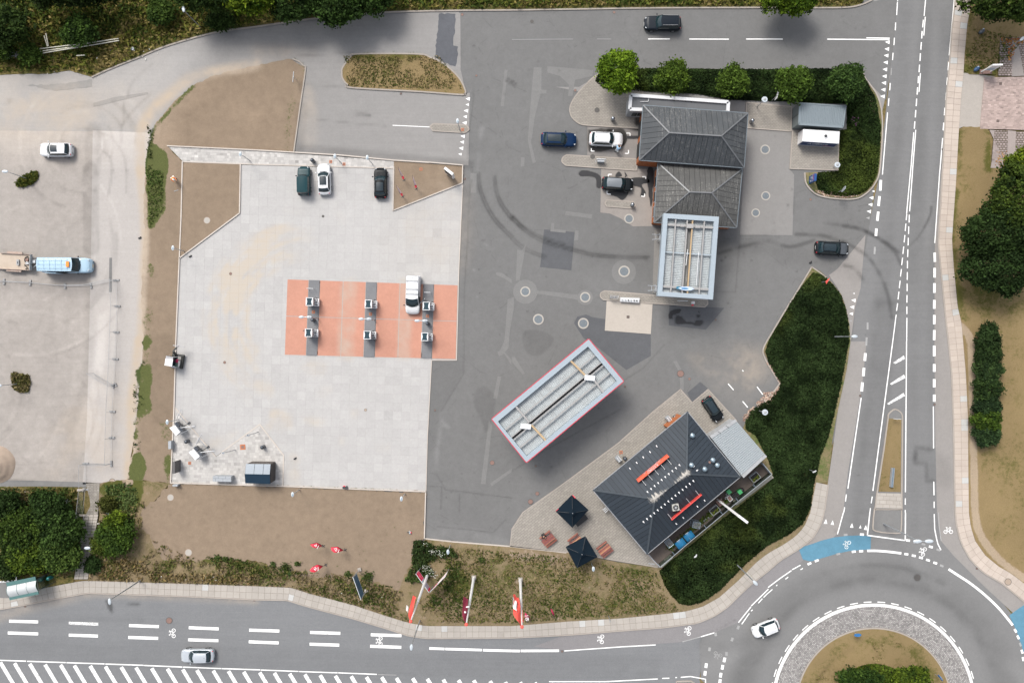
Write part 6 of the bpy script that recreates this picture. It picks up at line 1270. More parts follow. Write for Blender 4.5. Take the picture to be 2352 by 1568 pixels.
m=MB();m.box((0,0,.55),(L_,.32,.8));m.build('sign_box',M_sign,sg);text('CIRCLE K',.42,(0,0,.957),(0,0,0),M_white_p,sg,ext=.004);text('CIRCLE K',.7,(0,.17,.55),(math.radians(90),0,math.pi),M_white_p,sg)
for i in range(5):
 x=-L_/2+.5+i*(L_-.9)/4;m=MB();m.tube((x,-.15,.7),(x,-1.0,.9),.025);m.tube((x,-1.0,.9),(x,-1.15,.4),.05,n=6);m.build('stay',M_white_p,sg)
A_,B_=on_roof(*Z(2,3,(1455,58))[0],FSE),on_roof(*Z(2,2,(1730,1395))[0],FSE)
sg=thing('roof_sign','thin red sign seen edge-on with white stays on the rear slope of the shop roof','sign',(A_+B_)/2,math.atan2(B_.y-A_.y,B_.x-A_.x));L_=(B_-A_).length
m=MB();m.box((0,0,.5),(L_,.13,.7));m.build('sign_box',M_signd,sg);text('CIRCLE K',.6,(0,-.07,.5),(math.radians(90),0,0),M_white_p,sg)
for i in range(4):
 x=-L_/2+.12+i*(L_-.4)/3;m=MB();m.tube((x,.05,.6),(x,.95,.95),.03);m.build('stay',M_white_p,sg)
lc=[P(*q,3.0)for q in((1690,965),(1758.5,1045),(1705,1094),(1632,1004))];lb=sum(lc,Vector())/4
lean=thing('lean_to','pale ribbed-metal lean-to built against the east end of the shop','building',(lb.x,lb.y,0));M_zinc=paint_mat('zinc_sheet',(.33,.36,.375),.45,.35,var=.07)
corr('ribbed_roof',lc[0],lc[1],lc[2],lc[3],24,.08,M_zinc,lean);walls(lean,inset(lc,.12),0,2.95,M_greypanel)
MB(off=lean.location).bar(lc[0]+Vector((0,0,.05)),lc[3]+Vector((0,0,.05)),.42,.12).build('edge_trim',M_greypanel,lean);m=MB(off=lean.location);m.bar(lc[1]+Vector((0,0,.05)),lc[2]+Vector((0,0,.05)),.42,.12);m.build('edge_trim',M_greypanel,lean)
m=MB(off=lean.location)
for f in(.35,.68):
 q=lc[0]+(lc[3]-lc[0])*f;m.box(q+Vector((.05,-.05,.13)),(.5,.05,.04),math.radians(-35))
m.build('downpipe',M_dark,lean)
def zp(x,y,z):return P(*ZS(395,980,7.35,(x,y))[0],z)
kq=[zp(1507,1115,2.3),zp(1955,1120,2.3),zp(1950,1475,2.3),zp(1495,1462,2.3)];kc=sum(kq,Vector())/4
kk=thing('substation_kiosk','dark kiosk with a navy and grey pitched roof and slatted sides on the pavers','kiosk',(kc.x,kc.y,0));M_kd=paint_mat('slate_sheet',(.105,.125,.15),.4,.3,var=.04);M_kn=paint_mat('navy_sheet',(.012,.032,.055),.35,.3,var=.04);M_slat=paint_mat('brown_slat',(.075,.065,.06),.7,var=.15)
w_,dp=(kq[1]-kq[0]).length,(kq[3]-kq[0]).length
r0,r1=(kq[0]+kq[3])/2+Vector((0,0,.35)),(kq[1]+kq[2])/2+Vector((0,0,.35))
roof_face(kk,kq[0],kq[1],[r1,r0],w_*.36,M_kd,.03);roof_face(kk,kq[2],kq[3],[r0,r1],w_*1.1,M_kn,.03)
gb=[zp(1507+75,1085,0),zp(2025,1095,0),zp(2012,1445,0),zp(1560,1440,0)];gb=[Vector(q[:2])for q in gb];iq=inset(kq,.1);walls(kk,iq,0,2.25,M_slat,.08)
for i in range(22):
 for(a,b)in((iq[1],iq[2]),(iq[0],iq[1])):
  z_=.1+i*.1;n=Vector(((b-a).y,-(b-a).x)).normalized();n=n if n.dot((a+b)/2-Vector(kc[:2]))>0 else-n
  m=MB(off=kk.location);m.bar((*(a+n*.07),z_),(*(b+n*.07),z_),.05,.05);m.build('slat',M_slat,kk)
def cabinet(name,label,top,z,mat,group=None,cat='cabinet',seams=None):
 q=[P(*a,z)for a in top];c_=sum(q,Vector())/4;t=thing(name,label,cat,(c_.x,c_.y,0),0,group);m=MB(off=t.location);m.prism([tuple(v[:2])for v in q],0.03,z);o=m.build('housing',mat,t);b_=o.modifiers.new('b','BEVEL');b_.width=.02
 if seams:
  for u0,v0,u1,v1 in seams:m=MB(off=t.location);m.bar(bil(q,u0,v0)+Vector((0,0,.004)),bil(q,u1,v1)+Vector((0,0,.004)),.02,.01);m.build('seam',M_dark,t)
 return t,q
M_cab=paint_mat('cabinet_grey',(.30,.32,.34),.5,.2);M_cabd=paint_mat('cabinet_charcoal',(.085,.08,.08),.55)
cabinet('meter_cabinet','wide low grey cabinet left of the dark kiosk',ZS(395,980,7.35,(915,1335),(1245,1340),(1245,1440),(915,1430)),1.2,M_cab,seams=((0,.42,1,.42),(.3,0,.3,.42),(.7,0,.7,.42),(.15,.42,.15,1),(.55,.42,.55,1)))
cabinet('meter_cabinet','tall charcoal cabinet standing at the left edge of the paver corner',ZS(395,980,7.35,(187,1085),(235,1075),(235,1290),(187,1290)),1.9,M_cabd)
cabinet('control_box','slim grey box on the soil at the left edge of the paver corner',ZS(395,980,7.35,(112,712),(168,705),(165,850),(115,855)),1.0,M_cab);cabinet('control_box','small pale blue grey box on the soil below the paver corner',ZS(395,980,7.35,(190,1490),(285,1490),(280,1522),(192,1522)),.9,M_cab)
# -- vehicles
M_tyre=paint_mat('tyre',(.018,.018,.018),.9);M_rim=paint_mat('alloy',(.35,.36,.37),.3,.7);M_cglass=paint_mat('car_glass',(.008,.022,.028),.06,0,.55,var=.02);M_trim=paint_mat('black_trim',(.012,.012,.013),.45)
M_lamp=paint_mat('headlamp_glass',(.36,.38,.40),.2,0,.5);M_tail=paint_mat('tail_lamp',(.45,.01,.02),.2,0,.8);M_plate=paint_mat('number_plate',(.7,.7,.68),.5);M_plate_y=paint_mat('yellow_plate',(.75,.42,.03),.5)
M_groof=paint_mat('glass_roof',(.012,.022,.028),.08,0,.6,var=.02)
def car_paint(name,col,rough=.28,metal=.0):return paint_mat(name,col,rough,metal,.13 if max(col)<.1 else.3,var=.015,coat=0 if max(col)<.1 else.1)
def car(label,cat,X,Y,head,L,W,Ht,body,style='hatch',roofm=None,rails=None,glass_roof=False,group=None,tail=True,plate=M_plate,name='parked_car',bonnet=None,zc=.8):
 """head = direction of the bonnet, degrees counter-clockwise from the picture's right"""
 p=P(X,Y,zc*.7);t=thing(name,label,cat,(p.x,p.y,.03),math.radians(head),group)
 van=style in('van','bigvan');hw=W/2
 belt={'hatch':.93,'suv':1.02,'estate':.96,'van':1.12,'bigvan':1.28,'mini':.92,'offroad':1.05}[style];hood={'hatch':.90,'suv':1.0,'estate':.90,'van':1.05,'bigvan':1.18,'mini':.92,'offroad':1.0}[style]
 xw=L*{'hatch':.235,'suv':.235,'estate':.21,'van':.325,'bigvan':.315,'mini':.27,'offroad':.20}[style]
 xf=L*{'hatch':.075,'suv':.095,'estate':.075,'van':.135,'bigvan':.235,'mini':.12,'offroad':.12}[style]
 xr=-L*{'hatch':.335,'suv':.37,'estate':.40,'van':.475,'bigvan':.483,'mini':.36,'offroad':.45}[style]
 xb=-L*{'hatch':.435,'suv':.445,'estate':.462,'van':.485,'bigvan':.488,'mini':.445,'offroad':.475}[style]
 sx=np.array([-1,-.985,-.955,-.9,-.8,-.6,-.3,0,.3,.55,.7,.8,.87,.92,.96,.985,1.0])
 if style in('van','bigvan','offroad'):wf=np.array([.90,.95,.98,1,1,1,1,1,1,1,.99,.97,.94,.9,.83,.75,.62])
 else:wf=np.array([.60,.74,.86,.94,.985,1,.99,.985,.99,.995,.985,.96,.91,.85,.75,.63,.46])
 zt=np.where(sx*L/2>xw,np.interp(sx*L/2,[xw,L*.40,L*.465,L*.5],[belt-.02,hood-.04,hood-.18,.62]),np.interp(sx*L/2,[-L*.5,-L*.485,xb,xw],[.72,belt-.12,belt,belt]))
 ys=[0,.35,.62,.80,.92,.985,1.0,.99,.95,.88];m=MB();rows=[]
 def zprof(y,z0,x):
  base={0:0.02,.35:.018,.62:.008,.80:-.01,.92:-.05,.985:-.15,1.0:-.32}
  return z0+base[y]if y in base else{.99:.42,.95:.26,.88:.2}[y]
 for x,f,z0 in zip(sx*L/2,wf,zt):
  half=[(x,hw*f*y,max(.46,zprof(y,z0,x))if y in(0,.35,.62,.8,.92,.985,1.0)else zprof(y,z0,x))for y in ys]
  half=[(a,b,min(c_,z0+.02))for a,b,c_ in half]
  rows.append([(a,-b,c_)for a,b,c_ in half[::-1]]+half[1:])
 m.sheet([r[::-1]for r in rows]);nr=len(rows[0]);m.f.append(tuple(range(nr)));m.f.append(tuple(range((len(rows)-1)*nr,len(rows)*nr))[::-1])
 o=m.build('body',body,t,True)
 md=o.modifiers.new('s','SUBSURF');md.levels=1;md.render_levels=1
 m=MB();rows=[]
 xs2=np.linspace(xw+.02,L*.468,8)
 for x in xs2:
  z0=np.interp(x,sx*L/2,zt);f=np.interp(x,sx*L/2,wf);rows.append([(x-.10*abs(y)**2*(x>L*.44),hw*f*y*.80,z0+.034-.02*abs(y)**3)for y in(-1,-.7,-.3,0,.3,.7,1)])
 m.sheet([r[::-1]for r in rows]);o=m.build('bonnet',bonnet or body,t,True)
 tw={'hatch':.68,'suv':.70,'estate':.70,'van':.80,'bigvan':.84,'mini':.70,'offroad':.80}[style];bw={'van':.93,'bigvan':.95,'offroad':.92}.get(style,.89)
 def curve(x,w_,z,bulge,n=9):return[Vector((x-bulge*(u*u),u*w_,z))for u in np.linspace(-1,1,n)]
 zb=belt-.02;zr=Ht-.04;bf,br=.16,.07
 F0,F1=curve(xw,hw*bw*.93,zb,bf*1.6),curve(xf,hw*tw,zr,bf)
 m=MB();m.sheet([[F0[i]*(1-v)+F1[i]*v+Vector((.05*math.sin(math.pi*v),0,.045*math.sin(math.pi*v)))for i in range(9)][::-1]for v in np.linspace(0,1,5)]);m.build('windscreen',M_cglass,t,True)
 B0,B1=curve(xb,hw*bw*.9,zb,-br*1.4),curve(xr,hw*tw*.97,zr-.03,-br)
 rearm=body if style=='bigvan' else M_cglass
 m=MB();m.sheet([[B0[i]*(1-v)+B1[i]*v+Vector((-.04*math.sin(math.pi*v),0,.04*math.sin(math.pi*v)))for i in range(9)]for v in np.linspace(0,1,4)]);m.build('rear_window' if rearm is M_cglass else 'rear_door',rearm,t,True)
 for s_ in(-1,1):
  i=8 if s_>0 else 0;a0,a1,b0,b1=F0[i],F1[i],B0[i],B1[i];rows=[]
  for u in np.linspace(0,1,8):
   lo=a0*(1-u)+b0*u;hi=a1*(1-u)+b1*u;lo.y+=s_*(hw*bw-abs(lo.y))*min(1,6*u*(1-u)+.2);rows.append([lo*(1-v)+hi*v+Vector((0,s_*.03*math.sin(math.pi*v),0))for v in(0,.5,1)])
  if van:
   cut=3 if style=='van' else 2
   m=MB();m.sheet(rows[:cut+1]if s_<0 else[r[::-1]for r in rows[:cut+1]]);m.build('side_window',M_cglass,t,True)
   m=MB();m.sheet(rows[cut:]if s_<0 else[r[::-1]for r in rows[cut:]]);m.build('cargo_side',body,t,True)
  else:m=MB();m.sheet(rows if s_<0 else[r[::-1]for r in rows]);m.build('side_window',M_cglass,t,True)
  for a,b,r_ in((a0,a1,.048),(b0,b1,.055)):
   m=MB();m.bar(a+Vector((0,s_*.012,.008)),b+Vector((0,s_*.012,.008)),r_*1.7,.035);m.build('pillar',body,t)
  m=MB();m.bar(a1+Vector((0,s_*.01,0)),b1+Vector((0,s_*.01,0)),.07,.045);m.build('roof_edge',body,t)
  if not van:
   u=.47;lo,hi=rows[3][0],rows[3][2];m=MB();m.bar(lo+Vector((0,s_*.01,0)),hi+Vector((0,s_*.01,0)),.08,.03);m.build('pillar',M_trim,t)
 rows=[]
 for v in np.linspace(0,1,8):
  r_=[]
  for k in range(9):
   a,b=F1[k],B1[k];q=a*(1-v)+b*v;y=np.linspace(-1,1,9)[k]
   q=q+Vector((0,0,(.05+.02*(Ht<1.6))*(1-y*y)*math.sin(math.pi*(.12+.76*v))+.03*(1-y**4)));r_.append(q)
  rows.append(r_)
 m=MB();m.sheet([r[::-1]for r in rows][::-1]);m.build('roof',roofm or body,t,True)
 if glass_roof:
  v0,v1=glass_roof;m=MB();rr_=[]
  for v in np.linspace(v0,v1,5):
   k_=v*7;i0=min(int(k_),6);f=k_-i0;rr_.append([rows[i0][j]*(1-f)+rows[i0+1][j]*f+Vector((0,0,.012))for j in(1,2,3,4,5,6,7)])
  m.sheet([r[::-1]for r in rr_][::-1]);m.build('sunroof',M_groof,t,True)
 if rails:
  for s_ in(-1,1):
   m=MB();a=Vector((xf-.25,s_*hw*(tw-.02),Ht+.05));b=Vector((xr+.15,s_*hw*(tw-.04),Ht+.03));m.tube(a,b,.022,n=6);m.tube(a,a-Vector((.0,0,.08)),.02);m.tube(b,b-Vector((0,0,.08)),.02);m.build('roof_rail',rails,t)
 m=MB();m.tube((xr+.32,0,Ht),(xr+.22,0,Ht+.09),.03,.01,6);m.build('aerial',M_trim,t)
 for s_ in(-1,1):
  m=MB();m.ball((xw-L*.045,s_*(hw+.10),zb+.07),.13,10,6,(.6,1.05,.65));m.build('wing_mirror',M_trim if style=='offroad' or van else body,t,True)
  m=MB();m.ball((L*.455,s_*hw*.66,hood-.14),.13,10,6,(1.1,.6,.3),s_*-.55);m.build('headlight',M_lamp,t,True)
  if tail:m=MB();m.ball((-L*.468,s_*hw*.72,belt-.13),.11,10,6,(.7,.75,.75),s_*.35);m.build('tail_light',M_tail,t,True)
  for xx in(.30,-.29):
   m=MB();m.tube((L*xx,s_*(hw-.20),.32),(L*xx,s_*(hw+.012),.32),.33,n=20);wl=m.build('wheel',M_tyre,t);m=MB();m.tube((L*xx,s_*(hw+.0),.32),(L*xx,s_*(hw+.02),.32),.21,n=14);m.build('rim',M_rim,wl)
 m=MB();m.box((L*.488,0,.42),(.06,W*.58,.2));m.build('grille',M_trim,t);m=MB();m.box((L*.5,0,.42),(.03,.5,.11));m.build('number_plate',plate,t)
 m=MB();m.box((-L*.497,0,.62),(.03,.5,.11));m.build('number_plate',plate,t)
 m=MB();m.bar((xw-.04,-hw*.5,zb+.045),(xw+.04,hw*.1,zb+.055),.02,.02);m.bar((xw-.04,hw*.05,zb+.05),(xw-.02,hw*.6,zb+.05),.02,.02);m.build('wipers',M_trim,t)
 return t
C_white=car_paint('white_car_paint',(.54,.55,.56));C_black=car_paint('black_car_paint',(.008,.010,.012));C_blue=car_paint('dark_blue_car_paint',(.004,.018,.055));C_green=car_paint('dark_green_car_paint',(.012,.04,.048));C_silver=car_paint('silver_car_paint',(.42,.45,.48),.3,.3)
C_grey=car_paint('grey_car_paint',(.16,.175,.19),.3,.3);C_lblue=car_paint('light_blue_van_paint',(.33,.46,.56),.35);C_ink=car_paint('ink_car_paint',(.010,.014,.02));M_silv=paint_mat('silver_trim',(.5,.5,.5),.3,.6)
car('white sport utility car parked in the gravel yard, roof dark in front','car',130.5,345,180,4.35,1.85,1.62,C_white,'suv',glass_roof=(.04,.5))
car('long dark estate car driving along the street at the top','car',1521.5,54.5,180,4.95,1.95,1.68,C_ink,'estate',rails=M_silv,name='moving_car')
car('dark blue car with a glass roof waiting behind the white wash-bay car','car',1283,321,-2,4.75,1.9,1.48,C_blue,'hatch',glass_roof=(.02,.95),name='waiting_car')
car('white sport utility car being washed in the upper open bay','car',1392,320.5,-2.5,4.5,1.9,1.62,C_white,'suv',rails=M_trim,name='car_in_wash_bay')
car('black hatchback with a grey roof and bright red rear lights in the lower wash bay','car',1418,423,-4,4.2,1.8,1.55,C_black,'mini',roofm=C_grey,name='car_in_wash_bay')
gp='cars parked nose to the paver strip'
car('dark green boxy off-roader parked beside the white hatchback','car',699,416,90.5,3.85,1.7,1.8,C_green,'offroad',group=gp)
car('white hatchback with a black glass roof parked beside the green off-roader','car',745,412,92,4.15,1.8,1.48,C_white,'hatch',glass_roof=(.03,.74),group=gp)
car('black car parked alone beside the triangular soil plot','car',874.5,421,90,4.1,1.78,1.48,C_black,'hatch',glass_roof=(.2,.9),group=gp)
vn=car('white delivery van with roof bars and an open front door at the pumps','van',949,677,-91.5,5.15,1.95,1.95,C_white,'van',rails=None,name='delivery_van')
for x in(-1.75,-.65,.0):
 m=MB();m.tube((x,-.72,2.06),(x,.72,2.06),.022)
 for s_ in(-.7,.7):m.box((x,s_,2.0),(.12,.05,.1))
 m.build('roof_bar',M_dark,vn)
m=MB();m.bar((1.15,1.0,.85),(.45,1.62,.85),.06,.75);o=m.build('open_door',C_white,vn);m=MB();m.bar((1.1,1.03,1.45),(.5,1.56,1.42),.04,.4);m.build('door_glass',M_cglass,o)
m=MB();m.box((.75,.93,.95),(.95,.1,.9));m.build('door_opening',M_shade,vn)
car('dark hatchback with a silver bonnet leaving past the ivy bed','car',1910,570.5,-3,4.45,1.85,1.55,C_black,'hatch',glass_roof=(.05,.95),bonnet=car_paint('painted_sheen_bonnet',(.11,.12,.13),.2,.6),name='moving_car')  # dark car; light caught by the bonnet is painted as a paler grey
car('small black city car parked beside the shop and the lean-to','car',1636.5,939,-56.5,3.55,1.62,1.5,C_black,'mini',glass_roof=(.0,.98))
car('silver hatchback driving on the main street above the hatched zone','car',454.5,1504,180,4.4,1.8,1.52,C_silver,'hatch',name='moving_car')
car('white hatchback driving on the roundabout','car',1758,1441,201,3.7,1.7,1.55,C_white,'mini',name='moving_car')
bv_=car('long light blue van with an amber roof beacon in the gravel yard','van',151,609,-.5,6.6,2.05,2.4,C_lblue,'bigvan',plate=M_plate_y,name='work_van',tail=False,zc=1.6)
m=MB();m.box((1.05,0.0,2.56),(.36,.72,.14));o=m.build('amber_beacon',paint_mat('amber',(.75,.22,.02),.3),bv_)
for x in np.linspace(-3.0,.9,6):m=MB();m.box((x,0,2.497-.0),(.035,1.45,.02));m.build('roof_seam',C_lblue,bv_)
for y in(-.5,0,.5):m=MB();m.box((-1.05,y,2.5),(4.0,.03,.02));m.build('roof_seam',C_lblue,bv_)
m=MB();m.box((2.85,0,.72),(.5,1.7,.3));m.build('front_bumper',M_trim,bv_);m=MB();m.box((-.3,-1.04,1.2),(1.0,.06,1.5));m.build('side_door_gap',M_shade,bv_);m=MB();m.box((-1.5,-1.10,1.2),(1.5,.08,1.7));m.build('sliding_door',C_lblue,bv_)
p=P(38,601,.8);tr=thing('trailer','rusty open trailer with a sandy deck coupled behind the light blue van','trailer',(p.x,p.y,0),math.radians(-3));M_deckw=paint_mat('sandy_plywood',(.40,.335,.27),.85,dirt=.45,dcol=(.25,.19,.14));M_rusty=paint_mat('rusted_galvanised',(.34,.27,.23),.8,dirt=.6,dcol=(.22,.1,.05))
m=MB();m.box((-.25,0,.62),(4.4,2.1,.08));m.build('deck',M_deckw,tr)
for s_ in(-1,1):
 m=MB();m.box((-.1,s_*1.05,.78),(4.2,.05,.28));m.build('side_rail',M_rusty,tr);m=MB();m.box((-.35,s_*1.22,.72),(2.0,.26,.06));m.build('mudguard',M_rusty,tr)
 for x in(-.8,.1):m=MB();m.tube((x,s_*1.1,.34),(x,s_*1.3,.34),.33,n=16);m.build('wheel',M_tyre,tr)
m=MB();m.box((1.98,0,.9),(.07,2.1,.55));m.build('head_board',M_greypanel,tr);m=MB();m.bar((2.0,.75,.5),(2.75,.05,.5),.09,.1);m.bar((2.0,-.75,.5),(2.75,-.05,.5),.09,.1);m.tube((2.7,0,.5),(2.95,0,.52),.06);m.build('drawbar',M_greypanel,tr)
m=MB();m.box((2.25,.15,.6),(.35,.4,.3));m.build('coupling_box',M_white_p,tr)
m=MB();m.box((-2.9,0,.55),(1.1,1.9,.05))
for i in range(7):m.box((-2.9,-.85+i*.28,.6),(1.1,.03,.05))
m.build('loading_ramp',M_galv,tr)
for nm,lab,loc,prts in(('hose_reel','black hose reel lying on the trailer deck',(1.4,.25,.66),'reel'),('tool_box','grey toolbox in the middle of the trailer deck',(.2,-.1,.66),'box'),('cable_heap','tangled dark cables in the corner of the trailer deck',(1.5,-.65,.66),'heap'),('white_pump','small white pump set beside the hose reel on the trailer',(1.5,-.2,.66),'pump')):
 q=tr.matrix_basis@Vector(loc)if False else Vector((p.x+loc[0],p.y+loc[1],loc[2]));o_=thing(nm,lab,nm.split('_')[-1]if nm!='tool_box' else 'toolbox',q);g=random.Random(5)
 if prts=='reel':
  m=MB();[m.tube((.32*math.cos(a),.42*math.sin(a),.1),(.32*math.cos(a+.5),.42*math.sin(a+.5),.14),.06)for a in np.arange(0,5.6,.5)];m.build('hose',M_trim,o_);m=MB();m.tube((0,0,0),(0,0,.2),.2,n=14);m.build('hub',M_rust,o_)
 elif prts=='box':m=MB();m.box((0,0,.12),(.3,.75,.24));m.build('case',M_greypanel,o_);m=MB();m.bar((0,-.15,.28),(0,.15,.28),.04,.04);m.build('handle',M_dark,o_)
 elif prts=='heap':
  m=MB()
  for i in range(14):a=Vector((g.uniform(-.4,.4),g.uniform(-.3,.3),g.uniform(.02,.2)));m.tube(a,a+Vector((g.uniform(-.3,.3),g.uniform(-.3,.3),g.uniform(-.05,.1))),.035)
  m.build('cables',M_trim,o_)
 else:m=MB();m.box((0,0,.15),(.36,.3,.3));m.build('casing',M_white_p,o_);m=MB();m.tube((0,0,.3),(0,0,.36),.05);m.build('knob',M_dark,o_)
p=P(403,829,.8);ex=thing('mini_excavator','white and grey mini excavator standing across the yard wall with its boom raised north','excavator',(p.x,p.y,.12),math.radians(-9))
M_exw=paint_mat('white_machine_paint',(.7,.7,.7),.4);M_exg=paint_mat('grey_machine_paint',(.30,.30,.31),.5);M_exd=paint_mat('machine_black',(.02,.022,.02),.6)
for s_ in(-1,1):
 m=MB();m.box((s_*.62+.12,.0,.25),(.32,1.5,.4));[m.tube((s_*.62-.04,y,.25),(s_*.62+.28,y,.25),.22,n=12)for y in(-.75,.75)];tk_=m.build('track',M_exd,ex)
m=MB();m.box((.1,.9,.2),(1.5,.08,.3));m.build('dozer_blade',M_exd,ex)
m=MB();m.prism([(-.72,.1),(-.72,-.5),(-.45,-.78),(0,-.88),(.45,-.78),(.62,-.5),(.62,.1)],.6,1.15);o=m.build('engine_cover',M_exw,ex);m=MB();[m.tube((x,-.72,1.14),(x,-.72,1.17),.05,n=8)for x in(-.3,-.13,.05)];m.build('vents',M_exd,o)
m=MB();m.box((-.25,-.02,1.35),(.92,1.25,1.5));o=m.build('cab',M_cglass,ex);m=MB();m.box((-.25,-.18,2.13),(.98,.92,.08));m.build('cab_roof',M_exw,o);m=MB();m.box((-.25,.44,2.12),(.96,.34,.06));m.build('roof_window',M_exg,o)
m=MB();[m.bar((x,y,.75),(x,y,2.1),.06,.06)for x in(-.72,.22)for y in(-.62,.6)];m.build('cab_frame',M_exw,o)
m=MB();m.box((.45,-.42,1.25),(.34,.55,.25));m.build('side_cover',paint_mat('dark_green_cover',(.03,.06,.05),.4),ex);m=MB();m.box((.42,.1,1.2),(.3,.45,.2));m.build('seat_pad',paint_mat('crimson_pad',(.35,.01,.06),.6),ex)
m=MB();m.bar((.15,.75,.8),(.08,1.35,2.1),.18,.26);m.build('boom',M_exd,ex);m=MB();m.bar((.08,1.35,2.1),(.38,1.95,1.9),.16,.2);m.build('dipper_arm',M_exd,ex);m=MB();m.tube((.18,.85,1.1),(.12,1.3,1.95),.045);m.build('ram',M_silv,ex);m=MB();m.box((.45,2.1,1.5),(1.5,.1,.12));m.bar((.4,2.0,1.85),(.45,2.1,1.5),.12,.12);m.build('grading_beam',M_exg,ex)
# -- people
M_skin=paint_mat('skin',(.42,.23,.15),.6);M_hi=paint_mat('hi_vis_orange',(.85,.20,.03),.7);M_wh=paint_mat('white_cloth',(.75,.75,.72),.8);M_blk=paint_mat('black_cloth',(.012,.012,.014),.9);M_bl=paint_mat('pale_blue_shirt',(.26,.42,.58),.8);M_jean=paint_mat('grey_trousers',(.30,.32,.33),.85);M_hair=paint_mat('brown_hair',(.05,.03,.018),.8)
def skin(name,V,E,rad,mat,parent,lvl=1):
 me=bpy.data.meshes.new(name);me.from_pydata(V,E,[]);o=obj(name,me,mat,parent);md=o.modifiers.new('Skin','SKIN')
 for i,r_ in enumerate(rad):me.skin_vertices[0].data[i].radius=(r_,r_)
 me.skin_vertices[0].data[0].use_root=True;md.use_smooth_shade=True;s_=o.modifiers.new('s','SUBSURF');s_.levels=lvl;s_.render_levels=lvl
 return o
def person(label,X,Y,rz,top,legs,J,hair=M_hair,z=0,hat=None,over=None):
 """J: joints in metres, x forward. keys pelvis chest neck head, then L/R: sh el wr hip kn an"""
 p=P(X,Y,1.0 if z==0 else.9);t=thing('person',label,'person',(p.x,p.y,z),rz)
 V=[];E=[];Rr=[]
 def add(v,r_,par=None):
  V.append(Vector(v));Rr.append(r_)
  if par is not None:E.append((par,len(V)-1))
  return len(V)-1
 pe=add(J['pelvis'],.15);wa=add((Vector(J['pelvis'])+Vector(J['chest']))/2,.125,pe);ch=add(J['chest'],.155,wa);ne=add(J['neck'],.06,ch)
 h0=add(Vector(J['neck'])*.45+Vector(J['head'])*.55,.085,ne);h1=add(J['head'],.105,h0);up=(Vector(J['head'])-Vector(J['neck'])).normalized();h2=add(Vector(J['head'])+up*.1,.075,h1)
 ids={}
 for s_,k in((1,'L'),(-1,'R')):
  sh=add(J['sh'+k],.07,ch);el=add(J['el'+k],.05,sh);wr=add(J['wr'+k],.035,el);d=(Vector(J['wr'+k])-Vector(J['el'+k])).normalized();sd=d.cross(Vector((0,0,1)));sd=sd.normalized()if sd.length>.1 else Vector((0,1,0));pm=add(Vector(J['wr'+k])+d*.07,.036,wr)
  for q,ln in((-1.5,.06),(-.5,.075),(.5,.072),(1.5,.055)):
   b=add(Vector(J['wr'+k])+d*.11+sd*q*.02,.0105,pm);b2=add(Vector(J['wr'+k])+d*(.11+ln*.6)+sd*q*.023-Vector((0,0,.01)),.0095,b);add(Vector(J['wr'+k])+d*(.11+ln)+sd*q*.024-Vector((0,0,.03)),.0085,b2)
  b=add(Vector(J['wr'+k])+d*.04+sd*s_*.045,.012,pm);add(Vector(J['wr'+k])+d*.085+sd*s_*.065,.010,b)
  hp=add(J['hip'+k],.10,pe);kn=add(J['kn'+k],.065,hp);an=add(J['an'+k],.042,kn);f=Vector(J['an'+k])+Vector((.15,0,-.05));add(f,.045,an)
 skin('body',V,E,Rr,M_skin,t)
 tv=[J['pelvis'],(Vector(J['pelvis'])+Vector(J['chest']))/2,J['chest'],Vector(J['chest'])*.4+Vector(J['neck'])*.6];te=[(0,1),(1,2),(2,3)];trr=[.17,.155,.185,.085]
 for k in 'LR':
  n=len(tv);tv+=[J['sh'+k],J['el'+k],Vector(J['el'+k])*.2+Vector(J['wr'+k])*.8];te+=[(2,n),(n,n+1),(n+1,n+2)];trr+=[.092,.068,.052]
 skin('jacket',[Vector(v)for v in tv],te,trr,top,t)
 lv=[J['pelvis']];le=[];lr=[.172]
 for k in 'LR':
  n=len(lv);lv+=[J['hip'+k],J['kn'+k],Vector(J['an'+k])+Vector((0,0,.03))];le+=[(0,n),(n,n+1),(n+1,n+2)];lr+=[.125,.088,.062]
  m=MB();a=Vector(J['an'+k]);m.ball(a+Vector((.07,0,-.05)),.13,10,6,(1.15,.42,.42));m.build('shoe',M_blk,t,True)
 skin('trousers',[Vector(v)for v in lv],le,lr,legs,t)
 hd=Vector(J['head']);m=MB();m.ball(hd+up*.045-Vector((.02,0,0)),.125,12,8,(1.02,.9,.95));m.build('hard_hat' if hat else 'hair',hat or hair,t,True)
 fd=Vector((1,0,0))-up*up.x;fd.normalize();m=MB();m.ball(hd+fd*.115-up*.02,.022,6,4);m.build('nose',M_skin,t,True);m=MB()
 for s_ in(-1,1):m.ball(hd+fd*.098+Vector((0,s_*.038,0))+up*.01,.014,6,4)
 m.build('eyes',M_blk,t,True);m=MB();m.ball(hd+fd*.1-up*.06,.025,6,4,(.4,1,.3));m.build('mouth',M_rust,t);
 for s_ in(-1,1):m=MB();m.ball(hd+Vector((0,s_*.105,0)),.03,6,4,(.8,.4,1));m.build('ear',M_skin,t,True)
 return t
stand=dict(pelvis=(0,0,.95),chest=(.06,0,1.30),neck=(.10,0,1.47),head=(.15,0,1.62),shL=(.07,.19,1.40),elL=(.20,.25,1.13),wrL=(.43,.12,1.08),shR=(.07,-.19,1.40),elR=(.14,-.27,1.14),wrR=(.38,-.2,.98),hipL=(0,.1,.88),knL=(.05,.13,.5),anL=(-.05,.14,.1),hipR=(0,-.1,.88),knR=(.1,-.12,.5),anR=(.16,-.12,.1))
